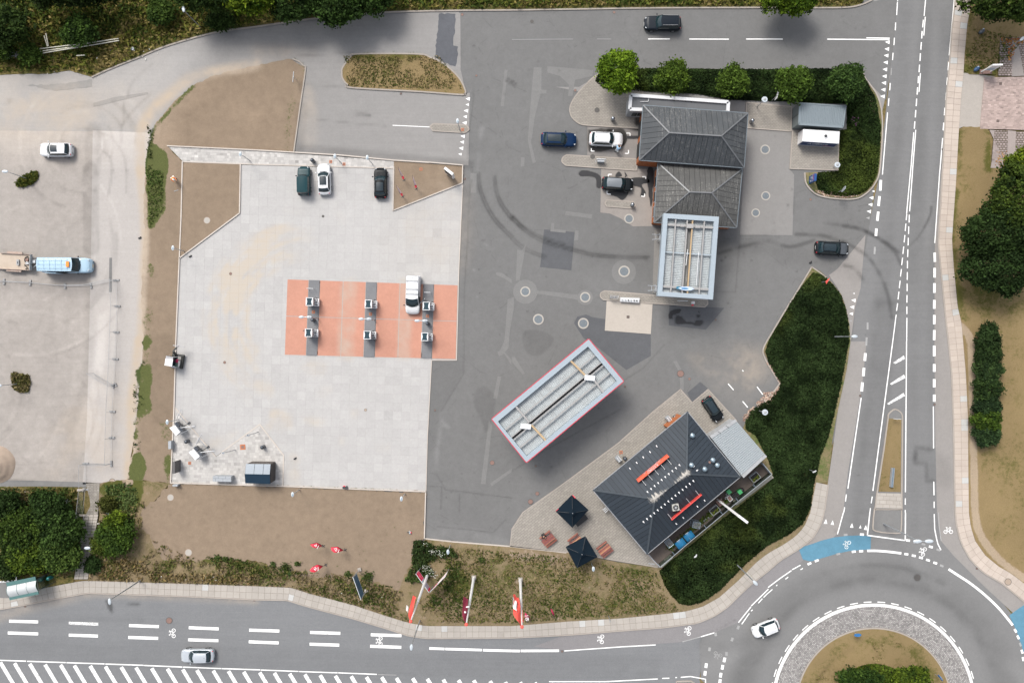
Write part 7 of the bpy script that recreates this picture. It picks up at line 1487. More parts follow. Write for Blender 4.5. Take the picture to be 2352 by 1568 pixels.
lean_=dict(stand,chest=(.22,0,1.25),neck=(.36,0,1.37),head=(.48,0,1.47),shL=(.25,.2,1.33),shR=(.25,-.2,1.33),elL=(.42,.27,1.12),wrL=(.66,.2,1.12),elR=(.4,-.27,1.1),wrR=(.64,-.16,1.0))
w1=person('worker in an orange high-visibility vest and white sleeves raking the soil strip',397.5,408.5,math.radians(-50),M_hi,M_wh,lean_,hat=M_wh,z=.1)
rk=thing('rake','long wooden rake held by the worker in orange','rake',tuple(P(401,414,.9)));a=P(398,411,1.15)-Vector(rk.location);b=P(404.5,438,.12)-Vector(rk.location);m=MB();m.tube(a,b,.02);m.build('handle',paint_mat('ash_wood',(.45,.33,.18),.7),rk);m=MB();m.box(b,(.6,.06,.05),.3);m.build('rake_head',M_greypanel,rk)
person('person in a pale blue shirt leaning over the white car in the wash bay',1417.5,344.5,math.radians(60),M_bl,M_jean,lean_)
sit=dict(pelvis=(0,0,.56),chest=(.14,0,.92),neck=(.24,0,1.07),head=(.34,0,1.18),shL=(.16,.19,1.0),elL=(.34,.24,.80),wrL=(.52,.12,.84),shR=(.16,-.19,1.0),elR=(.34,-.24,.80),wrR=(.52,-.1,.84),hipL=(.05,.1,.54),knL=(.46,.14,.55),anL=(.42,.15,.12),hipR=(.05,-.1,.54),knR=(.46,-.14,.55),anR=(.44,-.15,.12))
person('person in black seated at the westernmost picnic table',1246.5,1227.5,math.radians(-55),M_blk,M_blk,sit,z=.1)
# -- pumps
M_pump=paint_mat('pump_white',(.66,.67,.68),.4);M_pumpd=paint_mat('pump_dark',(.018,.042,.055),.6,0,.2);M_hose=paint_mat('black_hose',(.01,.01,.01),.6);M_pgrey=paint_mat('pump_grey',(.28,.29,.30),.5)
pumps=[(711.1,692.8,'upper fuel pump on the western island',1),(709,764,'lower fuel pump on the western island, hose looping out left',2),(846.3,698,'upper fuel pump on the middle island',0),(843.6,769.4,'lower fuel pump on the middle island, hose looping down right',3),(979.2,702.8,'upper fuel pump on the eastern island, beside the white van',0),(975.7,773.2,'lower fuel pump on the eastern island',0)]
def make_pump():
 t=thing('fuel_pump','x','fuel pump')
 m=MB();m.box((0,0,.55),(.8,1.0,1.1));m.build('cabinet',M_pump,t)
 m=MB();m.box((.62,0,.35),(.6,1.02,.5));m.build('side_cabinet',M_pump,t);m=MB();m.box((.60,0,.62),(.5,.03,.03));m.box((.60,.0,.61),(.02,.9,.03));m.build('side_seam',M_dark,t)
 n=8;ou=[(-.46,-.56)]+[(-.46+.0*i,0)for i in()];pts=[]
 m=MB();m.box((0,0,1.5),(.66,.86,.9));m.build('display_head',M_pumpd,t)
 m=MB()
 for s_ in(-1,1):
  arc_=[(s_*(.44-.16*(1-(v/.5)**2)),v)for v in np.linspace(-.5,.5,9)];q=[(s_*.46,v)for v in np.linspace(.5,-.5,9)]
  m.prism(arc_+q,.9,2.02)
 for s_ in(-1,1):m.box((0,s_*.51,1.97),(.94,.07,.09))
 m.build('curved_frame',M_pump,t)
 m=MB();m.box((0,0,1.97),(.62,.96,.09));m.build('top_cover',M_pumpd,t)
 for s_ in(-.32,-.1,.12,.34):m=MB();m.box((.46,s_,1.15),(.12,.1,.34));m.build('nozzle',M_hose,t)
 m=MB();pth=[(.5,.3,1.75),(.72,.36,1.5),(.82,.32,1.0),(.74,.1,.7),(.6,.0,.9),(.5,-.1,1.2)];m.path([Vector(v)for v in pth],.028);m.build('hose',M_hose,t)
 m=MB();pth=[(.5,-.3,1.75),(.78,-.42,1.45),(.85,-.4,.95),(.7,-.3,.68),(.56,-.32,1.0)];m.path([Vector(v)for v in pth],.028);m.build('hose',M_hose,t)
 for s_ in(-1,1):m=MB();m.tube((s_*.5,.56*s_,.0),(s_*.5,.56*s_,.9),.045);m.build('guard_post',M_pgrey,t)
 return t
pp=make_pump();gpp='fuel pumps on the red slab'
for i,(X,Y,lab,ex_)in enumerate(pumps):
 p=P(X,Y,2.0);loc=(p.x,p.y,.15)
 if i==0:pp.location=loc;pp.rotation_euler.z=PA;tag(pp,lab,group=gpp);o=pp
 else:o=copy_thing(pp,loc,PA,lab,gpp)
 if ex_==2:m=MB();m.path([Vector(v)for v in((-.4,.35,1.5),(-.9,.3,1.2),(-1.0,.25,.9),(-.7,.1,.7),(-.45,0,.9))],.028);m.build('hose',M_hose,o)
 if ex_==3:m=MB();m.path([Vector(v)for v in((.5,0,1.6),(.85,-.2,1.2),(1.0,-.7,.6),(.85,-.85,.4),(.65,-.6,.6),(.5,-.3,.9))],.03);m.build('hose',M_hose,o)
 if ex_==1:m=MB();m.path([Vector(v)for v in((.5,.3,1.8),(.75,.6,1.9),(.95,.5,1.5),(.9,.2,1.1))],.03);m.build('hose',M_hose,o)
for x,y,lab in((712,662.5,'white hoop barrier on the western pump island'),(981.5,671.5,'white hoop barrier on the eastern pump island')):
 p=P(x,y,.9);t=thing('hoop_barrier',lab,'barrier',(p.x,p.y,.15),PA,'white hoop barriers on the pump islands');m=MB();m.tube((-.42,0,.85),(.42,0,.85),.04);m.build('rail',M_white_p,t)
 for s_ in(-.4,.4):m=MB();m.tube((s_,0,0),(s_,0,.85),.035);m.build('post',M_white_p,t)
# -- lamps
M_pole=paint_mat('lamp_pole',(.36,.38,.40),.4,.5);M_lampw=paint_mat('lamp_housing',(.40,.44,.47),.35);M_lens=paint_mat('lamp_lens',(.25,.33,.38),.2)
def lamp(label,X,Y,h,kind='oval',arm=0.0,dirn=0.0,z0=0,group=None):
 """X,Y = where the head shows; the post stands upright below it"""
 p=P(X,Y,h);bx=p.x-arm*math.cos(dirn);by=p.y-arm*math.sin(dirn);t=thing('street_lamp' if h>6 else 'path_lamp',label,'lamp',(bx,by,z0),dirn,group)
 r_=.05 if h<6 else.08;m=MB();m.tube((0,0,0),(0,0,h-z0-.05),r_*1.25,r_*.7,8);m.build('post',M_pole,t)
 if arm:m=MB();m.tube((0,0,h-z0-.1),(arm,0,h-z0),r_*.7,r_*.6,6);m.build('arm',M_pole,t)
 if kind=='oval':
  m=MB();m.ball((arm,0,h-z0),.34,16,8,(.58,1.0,.22));m.build('lamp_head',M_lampw,t,True);m=MB();m.prism([(arm-.1,-.14),(arm+.1,-.14),(arm,.16)],h-z0+.085,h-z0+.11);m.build('top_badge',M_lens,t)
 elif kind=='road':
  m=MB();m.ball((arm+.15,0,h-z0),.38,14,8,(1.1,.55,.25));m.build('lamp_head',M_lampw,t,True);m=MB();m.ball((arm+.2,0,h-z0-.06),.28,12,6,(1,.5,.3));m.build('lens',M_lens,t)
 elif kind=='disc':
  m=MB();m.tube((arm,0,h-z0),(arm,0,h-z0+.12),.40,.36,18);m.build('lamp_head',M_lampw,t);m=MB();m.tube((arm,0,h-z0+.12),(arm,0,h-z0+.2),.2,.1,14);m.build('cap',M_pgrey,t)
 return t
gl='low lamps with oval heads round the station'
for X,Y,h,lab,z in((397,569.5,3.7,'oval-headed lamp on the soil strip left of the slanting yard wall',.1),(384,969,3.7,'oval-headed lamp by the two white service stations',.1),(672,1135,3.5,'oval-headed lamp over the lower bare soil, left one',.1),(922,1145,3.5,'oval-headed lamp over the lower bare soil, right one',.1),(1029,1267,3.7,'oval-headed lamp by the white flower bed',.1),(1363,1306,3,'oval-headed lamp on the grass just under the lower parasol',.1),(1051,278,4.4,'oval-headed lamp on the small traffic island',.1)):
 lamp(lab,X,Y,h,'oval',0,.0,z,gl)
for X,Y,h,lab in((552,354,3.9,'small lamp at the west of the paver strip'),(769,359,3.9,'slim lamp above the white parked hatchback'),(843.5,362,3.9,'lamp above the lone black parked car')):
 lamp(lab,X,Y,h,'oval',0,0,.08,'lamps along the paver strip')
lamp('tall street lamp with a white head on the grass bank',422,24,5.6,'road',0,math.radians(100));lamp('white-headed lamp on the oval grass patch in the gravel yard',14,394,4.6,'road',0,math.pi);lamp('white-headed lamp at the left edge by the ragged dry patch',0,885,3.8,'road',0,math.pi)
lamp('tall street lamp over the main street with its shadowy oil stain',251.5,1378,8.5,'road',0,math.radians(-86));lamp('thin tall street lamp above the cycle symbol on the main street',945,1483,9.2,'road',0,math.radians(-92));lamp('tall street lamp at the bend of the cycle track',1733,1336,8,'road',0,math.radians(-48))
lamp('horizontal-armed street lamp reaching over the western cycle track',1960,772.5,6.2,'road',.0,0);lamp('white-headed lamp over the stepped path',203,1258,2.8,'road',0,math.pi,.1)
lamp('round white disc lamp in the dark ground cover',1757,946.5,2.6,'disc',0,0,.1);lamp('round lamp at the ivy bed edge north of the office path',1756,229,3.4,'disc',0,0,.1)
p=P(2110,1241.5,9.4);t=thing('street_lamp','double-headed street lamp standing on the last median island','lamp',(p.x,p.y,.1),0);m=MB();m.tube((0,0,0),(0,0,9.2),.11,.07);m.build('post',M_pole,t);m=MB();m.tube((-.1,0,9.1),(1.3,-.1,9.25),.05);m.build('arm',M_pole,t)
for x in(-.15,1.3):m=MB();m.ball((x,-.05,9.3),.5,14,8,(1.1,.5,.25));m.build('lamp_head',M_lampw,t,True)
for X,Y,lab,x0 in((701,728,'double lamp at the middle of the western pump island',0),(838.3,732.4,'double lamp at the middle of the middle pump island',0),(967,736.5,'double lamp at the middle of the eastern pump island',0)):
 p=P(X,Y,5.6);bx=p.x+.35;t=thing('double_lamp',lab,'lamp',(p.x+.3,p.y,.15),0,'double lamps on the pump islands');m=MB();m.tube((0,0,0),(0,0,5.3),.07,.05);m.build('post',M_pole,t);m=MB();m.tube((-.8,0,5.4),(.2,0,5.4),.04);m.tube((0,0,5.2),(-.3,0,5.4),.05);m.build('arm',M_pole,t)
 for s_ in(-1,1):m=MB();m.ball((-.3+s_*.5,0,5.42),.36,14,8,(1,.5,.25));m.build('lamp_head',M_lampw,t,True);m=MB();m.prism([(-.3+s_*.5-.12*s_,0),(-.3+s_*.5+.1,.1),(-.3+s_*.5+.1,-.1)],5.5,5.53);m.build('top_badge',M_pgrey,t)
def litter_bin(label,X,Y,mat,z0=.05,shiny=False,r=.25,h=1.1):
 p=P(X,Y,h*.8);t=thing('litter_bin',label,'bin',(p.x,p.y,z0),0,'round litter bins');m=MB();m.tube((0,0,0),(0,0,h*.75),r,r,16);m.build('drum',mat,t);m=MB();m.ball((0,0,h*.72),r*1.08,16,8,(1,1,1));m.build('domed_lid',mat,t,True);m=MB();m.box((r*.72,.0,h*.86),(.14,.2,.12));m.build('opening',M_shade,t)
M_bin=paint_mat('charcoal_bin',(.075,.085,.10),.35,.5);M_binsteel=paint_mat('steel_bin',(.28,.30,.33),.25,.8)
for x,y,lab,mt,z in((718,734.5,'charcoal domed bin on the western pump island',M_bin,.15),(982,743,'charcoal domed bin on the eastern pump island',M_bin,.15),(717,368,'charcoal domed bin on the paver strip',M_bin,.08),(602,1027,'charcoal domed bin in the tip of the paver corner',M_bin,.07),(427.5,1014,'charcoal domed bin between the two white service stations',M_bin,.07),(1408,272,'steel domed bin on the rounded wash apron',M_binsteel,.11),(1728,277,'steel domed bin on the office path',M_binsteel,.11),(1453,469.5,'grey domed bin on the small bay island',M_binsteel,.11),(1436,1053,'dark grey domed bin by the shop front gutter',M_bin,.11)):
 litter_bin(lab,x,y,mt,z)
p=P(1550.5,957.5,.5);t=thing('planter','round black planter by the orange brick pier of the shop','planter',(p.x,p.y,.11));m=MB();m.tube((0,0,0),(0,0,.5),.22,.28,16);m.build('pot',M_dark,t);m=MB();m.ball((0,0,.45),.2,10,6,(1,1,.5));m.build('filling',M_cab,t)
for x,y,lab in((1535.5,962,'rack of pale goods beside the black planter'),(1420,1053,'rack of pale goods beside the dark bin at the shop front')):
 p=P(x,y,.6);t=thing('display_rack',lab,'rack',(p.x,p.y,.11),math.radians(40),'display racks on the shop terrace');m=MB();m.box((0,0,.45),(.55,.8,.9));m.build('frame',M_cab,t)
 for k in range(4):m=MB();m.box((-.2+k*.14,0,.95),(.09,.74,.12));m.build('goods_row',M_white_p if k%2 else M_cab,t)
# -- service stations with hoses
for i,(q,arms)in enumerate(((((135,470),(235,420),(330,545),(255,610)),[((300,225),(470,400)),((340,468),(595,440)),((355,570),(600,445))]),(((480,905),(575,855),(680,980),(600,1050)),[((655,665),(825,850)),((690,910),(950,880)),((700,1010),(950,885))]))):
 z=1.7;tp=[P(*a,z)for a in ZS(395,980,7.35,*q)];c_=sum(tp,Vector())/4;t=thing('air_water_station',('white air and water station, upper left of the two','white air and water station, lower right of the two')[i],'service station',(c_.x,c_.y,.07),0,'white air and water stations')
 m=MB(off=t.location);m.prism([tuple(v[:2])for v in tp],.2,z);o=m.build('cabinet',M_tank,t);e=(tp[1]-tp[0]).normalized();f=(tp[2]-tp[1]).normalized()
 off=Vector((c_.x,c_.y,0));fr=(tp[1]+tp[2])/2+e*.15
 for k in(-.5,.25):m=MB(off=t.location);m.box(fr+f*k*1.1+Vector((0,0,-.7)),(.35,.6,.9),math.atan2(f.y,f.x)+1.57);m.build('control_panel',M_bin,t)
 m=MB(off=t.location);m.bar(fr+e*.2-Vector((0,0,.9)),fr+e*1.1-Vector((0,0,.8)),.09,.09);m.box(fr+e*1.25+Vector((0,0,-.75)),(.32,.32,.2),.5);m.build('drain_funnel',M_dark,t)
 a=tp[1];base=[(270,300),(350,135),(380,190),(300,335),(215,395)]if i==0 else[(610,770),(715,575),(735,620),(600,790),(480,895)]
 zz=[.6,2.6,2.7,2.2,1.7];pts=[P(*ZS(395,980,7.35,b)[0],h_)for b,h_ in zip(base,zz)];m=MB(off=t.location);m.path([pts[0],pts[1]],.05);m.path([P(*ZS(395,980,7.35,((300,225)if i==0 else(655,665)))[0],1.6),P(*ZS(395,980,7.35,((480,420)if i==0 else(840,870)))[0],.3)],.05);m.build('swivel_boom',M_white_p,t)
 m=MB(off=t.location);m.path(pts[1:],.028);m.build('hose',M_pgrey,t);a2,b2=arms[1];m=MB(off=t.location);m.path([P(*ZS(395,980,7.35,a2)[0],1.9),P(*ZS(395,980,7.35,b2)[0],2.5)],.05);m.build('swivel_boom',M_white_p,t)
 a3,b3=arms[2];m=MB(off=t.location);m.path([P(*ZS(395,980,7.35,b3)[0],2.45),P(*ZS(395,980,7.35,a3)[0],1.8),tp[3]-Vector((0,0,.4))],.03);m.build('hose',M_pgrey,t)
for q0,q1,lab in(((1735,545),(1545,605),'leaning dark camera mast in the tip of the paver corner'),((1320,865),(1100,920),'leaning dark camera mast at the notch of the paver corner')):
 b=P(*ZS(395,980,7.35,q0)[0],.07);a=P(*ZS(395,980,7.35,q1)[0],3.4);t=thing('camera_mast',lab,'mast',b,0,'camera masts on the paver corner');m=MB();a=a-b;m.tube((0,0,0),a*.96,.05,.04);m.build('mast',M_pgrey,t);m=MB();m.ball(a,.17,10,6,(1.2,.8,.6));m.build('camera',M_lampw,t,True);m=MB();m.ball(a+Vector((.0,.05,.09)),.08,8,5);m.build('camera_lens',M_bin,t)
# -- flags and banners
M_flagr=paint_mat('coral_red_flag',(.75,.09,.07),.8,var=.12);M_flagw=paint_mat('white_flag',(.75,.74,.73),.8);M_flagm=paint_mat('maroon_flag',(.16,.008,.03),.8,var=.25);M_sail=paint_mat('sail_red',(.72,.035,.065),.75,var=.12);M_pinkw=paint_mat('pink_white_sail',(.72,.55,.55),.8);M_fpole=paint_mat('flagpole_white',(.66,.66,.66),.35)
def cloth(name,top,bot,width,dirn,mat,parent,wav=.18,n=9,k=5,taper=1.0,ph=0,u0=0.0,u1=1.0):
 o=Vector(parent.location);rows=[];d=Vector((math.cos(dirn),math.sin(dirn),0));s_=Vector((-d.y,d.x,0))
 for j in range(n):
  v=j/(n-1);c_=Vector(top)*(1-v)+Vector(bot)*v;wd=width*(.35+.65*math.sin(min(v*2.2,1)*math.pi/2))*(1-v+v*taper)
  rows.append([c_+d*wd*u+s_*wav*math.sin(u*5+v*7+ph)-o for u in np.linspace(u0,u1,k)])
 m=MB();m.sheet(rows);return m.build(name,mat,parent,True)
for i,(bx,by,tx,ty,lab)in enumerate(((983,1318,943.5,1426,'white flagpole crossing the two red banners, with a coral flag'),(1089,1323,1071,1433,'white flagpole in the middle with a maroon flag'),(1197.5,1331,1199,1438.5,'white flagpole furthest right with a coral and white flag'))):
 h=18.0;p=P(tx,ty,h);t=thing('flagpole',lab,'flagpole',(p.x,p.y,.1),0,'white flagpoles above the south pavement');m=MB();m.tube((0,0,0),(0,0,h*.62),.2,.15,10);m.tube((0,0,h*.62),(0,0,h-.2),.12,.09,10);m.build('pole',M_fpole,t);m=MB();m.ball((0,0,h-.05),.2,12,8);m.build('finial',M_flagr,t,True)
 m=MB();m.box((0,0,.1),(.6,.6,.2));m.build('base',M_kerb,t);F_=thing('flag',('coral red flag hanging from the leftmost flagpole','maroon flag hanging from the middle flagpole','coral flag with a white emblem on the rightmost flagpole')[i],'flag',(p.x,p.y,h),0,'flags on the flagpoles')
 tp=Vector((p.x,p.y,h-.4))
 if i==0:
  b_=P(954,1377,11.0);cloth('cloth',tp,(p.x-.25,p.y+.6,11),.62,math.pi,M_flagr,F_,.1,taper=.6);cloth('emblem',(p.x-.62,p.y+.22,15.6),(p.x-.8,p.y+.4,13.9),.25,math.pi,M_flagw,F_,.1,5)
 elif i==1:
  cloth('cloth',tp,(p.x-.2,p.y+.5,10.2),.6,math.pi,M_flagm,F_,.14,taper=1.0)
  for z_,y_ in((13.3,.2),(13.1,.35),(15,.1)):m=MB(off=F_.location);m.ball((p.x-.4+y_,p.y+.35,z_),.13,8,5);m.build('emblem_piece',M_flagw,F_)
 else:
  cloth('cloth',tp,(p.x-.3,p.y+.6,9.2),.95,math.radians(168),M_flagr,F_,.2,taper=.75);cloth('emblem',(p.x-.42,p.y+.42,14.6),(p.x-.7,p.y+.72,10.6),.5,math.radians(168),M_flagw,F_,.2,7,taper=.8)
  m=MB(off=F_.location);m.tube((p.x+.12,p.y,16.4),(p.x+.1,p.y,12.5),.05);m.build('halyard_cover',M_flagr,F_)
def sail(label,base,pts,zs,mat,group,pole,letters=None,mark=M_flagw):
 """lens-shaped sail: pts outline as surveyed with heights zs"""
 b=P(*base,.1);t=thing('sail_flag',label,'sail flag',b,0,group);q=[P(*a,z)-b for a,z in zip(pts,zs)];c_=sum(q,Vector())/len(q)+Vector((0,0,.12));m=MB();m.add(q+[c_],[(i,(i+1)%len(q),len(q))for i in range(len(q))]);o=m.build('sail',mat,t,True);so=o.modifiers.new('s','SOLIDIFY');so.thickness=.015
 m=MB();m.path([Vector((0,0,0)),q[0]]+q[1:pole],.022);m.build('pole',M_dark,t);m=MB();m.box((0,0,.03),(.5,.08,.05),.6);m.box((0,0,.03),(.5,.08,.05),2.2);m.build('cross_foot',M_dark,t)
 if letters:
  d=q[letters[0]]-q[0];e=d.normalized();mid=c_+Vector((0,0,.05));yy=Vector((-e.y,e.x,0))*-1;rot=math.atan2(d.y,d.x)
  u=Vector((e.x,e.y,0)).normalized();w_=Vector((-u.y,u.x,0));hz=.09
  m=MB();k=.22;cc=mid+u*.18;n=16;ring_=[cc+(u*math.cos(a)+w_*math.sin(a))*k+Vector((0,0,hz))for a in np.linspace(0,2*math.pi,n,endpoint=False)]
  for i in range(n):m.tube(ring_[i],ring_[(i+1)%n],.025,n=4)
  for a_,b_ in(((-.12,.12),(.12,.12)),((0,.12),(.14,-.12)),((0,.12),(-.14,-.12))):m.tube(cc+u*a_[0]+w_*a_[1]+Vector((0,0,hz)),cc+u*b_[0]+w_*b_[1]+Vector((0,0,hz)),.032,n=4)
  m.build('emblem',mark,t);m=MB();cc=mid-u*.26
  for k_ in range(5):m.bar(cc+w_*(-.2+k_*.1)+u*-.05+Vector((0,0,hz)),cc+w_*(-.2+k_*.1)+u*.06+Vector((0,0,hz)),.05,.02)
  m.build('lettering',mark,t)
gs='red sail flags on the bare soil'
ZL=lambda*p_:ZS(750,1310,17.42,*p_)
for lab,b,pts in(('red sail flag on the bare soil, upper left of the three',(690,385),((660,380),(520,290),(400,240),(120,315),(230,430),(370,475),(520,430))),('red sail flag on the bare soil, rightmost of the three',(1620,545),((1550,565),(1400,470),(1290,410),(1000,440),(1050,580),(1150,665),(1300,650),(1450,600))),('red sail flag on the bare soil, lowest of the three',(790,1180),((680,1235),(560,1200),(420,1175),(250,1260),(110,1410),(180,1490),(320,1500),(480,1400),(600,1310)))):
 n=len(pts);zs=[.8]+[1.6+1.2*math.sin(math.pi*.5*min(i,n-i)/(n/2))for i in range(1,n)];sail(lab,ZL(b)[0],ZL(*pts),zs,M_sail,gs,4,(n//2,))
ZN=lambda*p_:ZS(960,390,12.06,*p_)
for lab,b,a,w_ in(('slim pink and white sail flag, upper left in the triangular plot',(325,600),(140,215),26),('slim pink and white sail flag, the right one in the triangular plot',(685,860),(570,460),34),('slim pink and white sail flag, lowest in the triangular plot',(285,1085),(85,745),30)):
 dx,dy=b[0]-a[0],b[1]-a[1];L_=math.hypot(dx,dy);nx,ny=-dy/L_*w_,dx/L_*w_;f=lambda k,s_:(a[0]+dx*k+nx*s_,a[1]+dy*k+ny*s_)
 bb=ZN(b)[0];sail(lab,bb,ZN(f(.85,0),f(.7,.9),f(.4,.7),f(0,0),f(.35,-.45),f(.7,-.9)),[.8,1.6,2.8,4.3,3.0,1.6],M_pinkw,'slim sail flags in the triangular plot',4)
 o=[c_ for c_ in COL.objects if c_.name.startswith('sail_flag')and 'category' in c_.keys()][-1];q=P(*ZN(f(.78,0))[0],1.3)-P(*bb,.1);m=MB();m.ball(q,.3,10,6,(.5,1.1,.5),math.atan2(-dy,dx)+1.57);m.build('red_foot',M_sail,o,True)
gs='small red wind flags by the pavement'
ZF=lambda*p_:ZS(1245,1450,17.42,*p_)
sail('small crimson flag beside the foot of the rightmost flagpole',ZF((730,1140))[0],ZF((650,765),(760,870),(840,950),(800,1060),(730,1140),(640,1030),(610,930)),[1.8,1.6,1.3,1.1,.9,1.2,1.5],paint_mat('crimson_flag',(.38,.012,.06),.7),gs,2,(4,));sail('narrow red flag further right along the pavement',ZF((1850,930))[0],ZF((1720,600),(1790,640),(1890,830),(1880,930),(1800,830)),[1.8,1.6,1.2,.9,1.3],paint_mat('crimson_flag',(.38,.012,.06),.7),gs,2)
def board(name,label,t0,t1,b0,b1,zt,zb,mats,legs,cat='sign',split=(.42,.9),thick=.05):
 a0,a1,c0,c1=P(*t0,zt),P(*t1,zt),P(*b0,zb),P(*b1,zb);c_=(a0+a1+c0+c1)/4;t=thing(name,label,cat,(c_.x,c_.y,0));us=[0]+list(split)+[1]
 for i in range(len(us)-1):
  q=[a0*(1-us[i])+a1*us[i],a0*(1-us[i+1])+a1*us[i+1],c0*(1-us[i+1])+c1*us[i+1],c0*(1-us[i])+c1*us[i]];m=MB(off=t.location);m.add(q,[(0,1,2,3)]);o=m.build('panel',mats[i%len(mats)],t);s_=o.modifiers.new('s','SOLIDIFY');s_.thickness=thick;s_.offset=0
 m=MB(off=t.location);[m.bar(x,y,.06,.06)for x,y in((a0,a1),(c0,c1),(a0,c0),(a1,c1))];m.build('frame',M_white_p,t)
 for x,y in zip((a0,a1),legs):m=MB(off=t.location);m.tube(x,P(*y,.1),.05);m.build('leg',M_pole,t)
 return t
M_crim=paint_mat('crimson_print',(.70,.012,.085),.5,var=.1);M_pgr=paint_mat('pale_blue_print',(.38,.45,.52),.5,var=.2)
bt_=board('banner_board','crimson and grey banner board under the leftmost flagpole',(955.2,1317.2),(984.9,1359.5),(961.5,1310),(989,1351.4),3.4,1.9,[M_crim,M_pgr,M_crim],((967,1303),(995,1345)))
a0,a1,c0=P(955.2,1317.2,3.4),P(984.9,1359.5,3.4),P(961.5,1310,1.9);d=(a1-a0).normalized();n_=d.cross((c0-a0)).normalized();n_=n_ if n_.z>0 else-n_;cc=a0+(a1-a0)*.2+(c0-a0)*.5+n_*.05;up_=(a0-c0).normalized()
mt_=Matrix((d,d.cross(n_)*-1,n_)).transposed()
tx=text('CIRCLE K',.34,cc-Vector(bt_.location),mt_.to_euler(),paint_mat('pink_letters',(.75,.3,.38),.5),bt_)
board('banner_board','pale pink banner board seen almost edge-on right of the crimson one',(987.6,1358.6),(1023.1,1322.6),(989.5,1356.5),(1028,1312),3.4,1.9,[M_pinkw,M_crim,M_pinkw],((1000,1345),(1031,1306)),split=(.1,.45))
bl=board('notice_board','blue-backed steel board with two legs on the bank above the pavement',(810.5,1325),(828.9,1376.4),(819.1,1317.1),(835.3,1362.1),4.0,1.9,[paint_mat('steel_blue_board',(.055,.12,.19),.5,.1,var=.3),paint_mat('blue_board',(.03,.085,.15),.5,.1,var=.3)],((825.6,1307.5),(840.8,1356.2)),split=(.33,.66))
for x,y,lab in((825.6,1307.5,'a'),(840.8,1356.2,'b')):
 p=P(x,y,.3);m=MB(off=bl.location);m.box((p.x,p.y,.2),(.45,.45,.3),.3);m.build('concrete_foot',M_kerb,bl)
b=P(1045,410.6);a0,a1=P(*ZN((1510,235))[0],3.2),P(*ZN((1755,425))[0],3.2);d=(a1-a0);t=thing('price_totem','white sign box with a black face in the corner of the triangular plot','sign',((a0.x+a1.x)/2,(a0.y+a1.y)/2,.12),math.atan2(d.y,d.x));L_=d.length
m=MB();m.box((0,0,1.7),(L_,.34,2.7));m.build('sign_box',M_tank,t);m=MB();m.box((-.05,-.18,1.9),(L_-.25,.03,2.0));m.build('black_face',M_dark,t);m=MB();m.box((0,0,.18),(L_*.8,.25,.36));m.build('plinth',M_pgrey,t)
q=[P(*a,2.0)for a in ZS(1970,410,31.35,(600,450),(735,450),(700,985),(560,985))];c_=sum(q,Vector())/4;t=thing('adblue_sign','navy AdBlue sign block at the west end of the lower ivy bed','sign',(c_.x,c_.y,0),math.radians(-4));m=MB();m.box((0,0,1.05),(.3,.98,1.95));m.build('sign_box',paint_mat('cobalt_sign',(.01,.055,.19),.4),t)
text('AdBlue',.3,(-.157,0,1.35),(math.radians(90),0,math.radians(-90)),M_white_p,t);text('CIRCLE K',.2,(-.157,0,1.72),(math.radians(90),0,math.radians(-90)),paint_mat('pink_red_letters',(.55,.1,.25),.5),t);m=MB();m.box((-.157,.15,.9),(.01,.3,.2));m.box((-.157,-.25,.7),(.01,.2,.2));m.build('arrow_mark',M_white_p,t)
b=P(1661,1149);hp=10.9;tp=P(1707,1192,hp);dx=Vector((tp.x-b.x,tp.y-b.y,0));rot=math.atan2(b.y,b.x)
t=thing('pylon_sign','tall white pylon sign rising behind the shop, seen edge-on','sign',(tp.x,tp.y,.1),rot)
m=MB();m.prism([(-.55,-.12),(-.55,.12),(-.3,.14),(-.3,-.14)],0,10.6);m.prism([(.3,-.14),(.3,.14),(.55,.12),(.55,-.12)],0,10.6);m.build('mast',M_fpole,t);m=MB();m.box((0,0,8.6),(1.5,.3,4.2));o=m.build('sign_panel',M_tank,t);m=MB();m.box((0,.158,8.6),(1.3,.01,3.9));m.box((0,-.158,8.6),(1.3,.01,3.9));m.build('sign_face',M_dark,o)
def post_sign(label,X,Y,h,w_,hh,th_,mat,back=M_pgrey,name='road_sign',z0=.1,shape='rect',group=None):
 p=P(X,Y,h);t=thing(name,label,'sign',(p.x,p.y,z0),th_,group);m=MB();m.tube((0,-.05,0),(0,-.05,h-z0),.035);m.build('post',M_pole,t);m=MB()
 if shape=='rect':m.box((0,0,h-z0-hh/2),(w_,.04,hh))
 elif shape=='disc':m.tube((0,-.03,h-z0-hh/2),(0,.03,h-z0-hh/2),hh/2,n=20)
 else:m.add([(-w_/2,-.02,h-z0),(w_/2,-.02,h-z0),(0,-.02,h-z0-hh),(-w_/2,.02,h-z0),(w_/2,.02,h-z0),(0,.02,h-z0-hh)],[(0,1,2),(5,4,3),(0,3,4,1),(1,4,5,2),(2,5,3,0)])
 m.build('sign_plate',mat,t);return t
M_blues=paint_mat('blue_sign',(.02,.14,.36),.5)
post_sign('narrow white sign bar on the soil wedge below the street',673,176,1.6,1.4,.3,math.radians(85),M_white_p,name='name_sign')
post_sign('white framed sign in the ivy bed by the fourth round tree',1788,216,3.0,1.3,.9,math.radians(70),M_white_p,name='name_sign');post_sign('grey back of a road sign in the lower ivy bed',1941,433,2.8,.9,.9,math.radians(60),M_cab,shape='disc');post_sign('red-rimmed give way sign at the apex of the big green bed',1902,645,2.8,.9,.8,math.radians(60),M_flagr,shape='tri');post_sign('red and white give way sign beside the darkest round street tree',1928,160,2.8,.8,.8,math.radians(70),M_flagr,shape='tri')
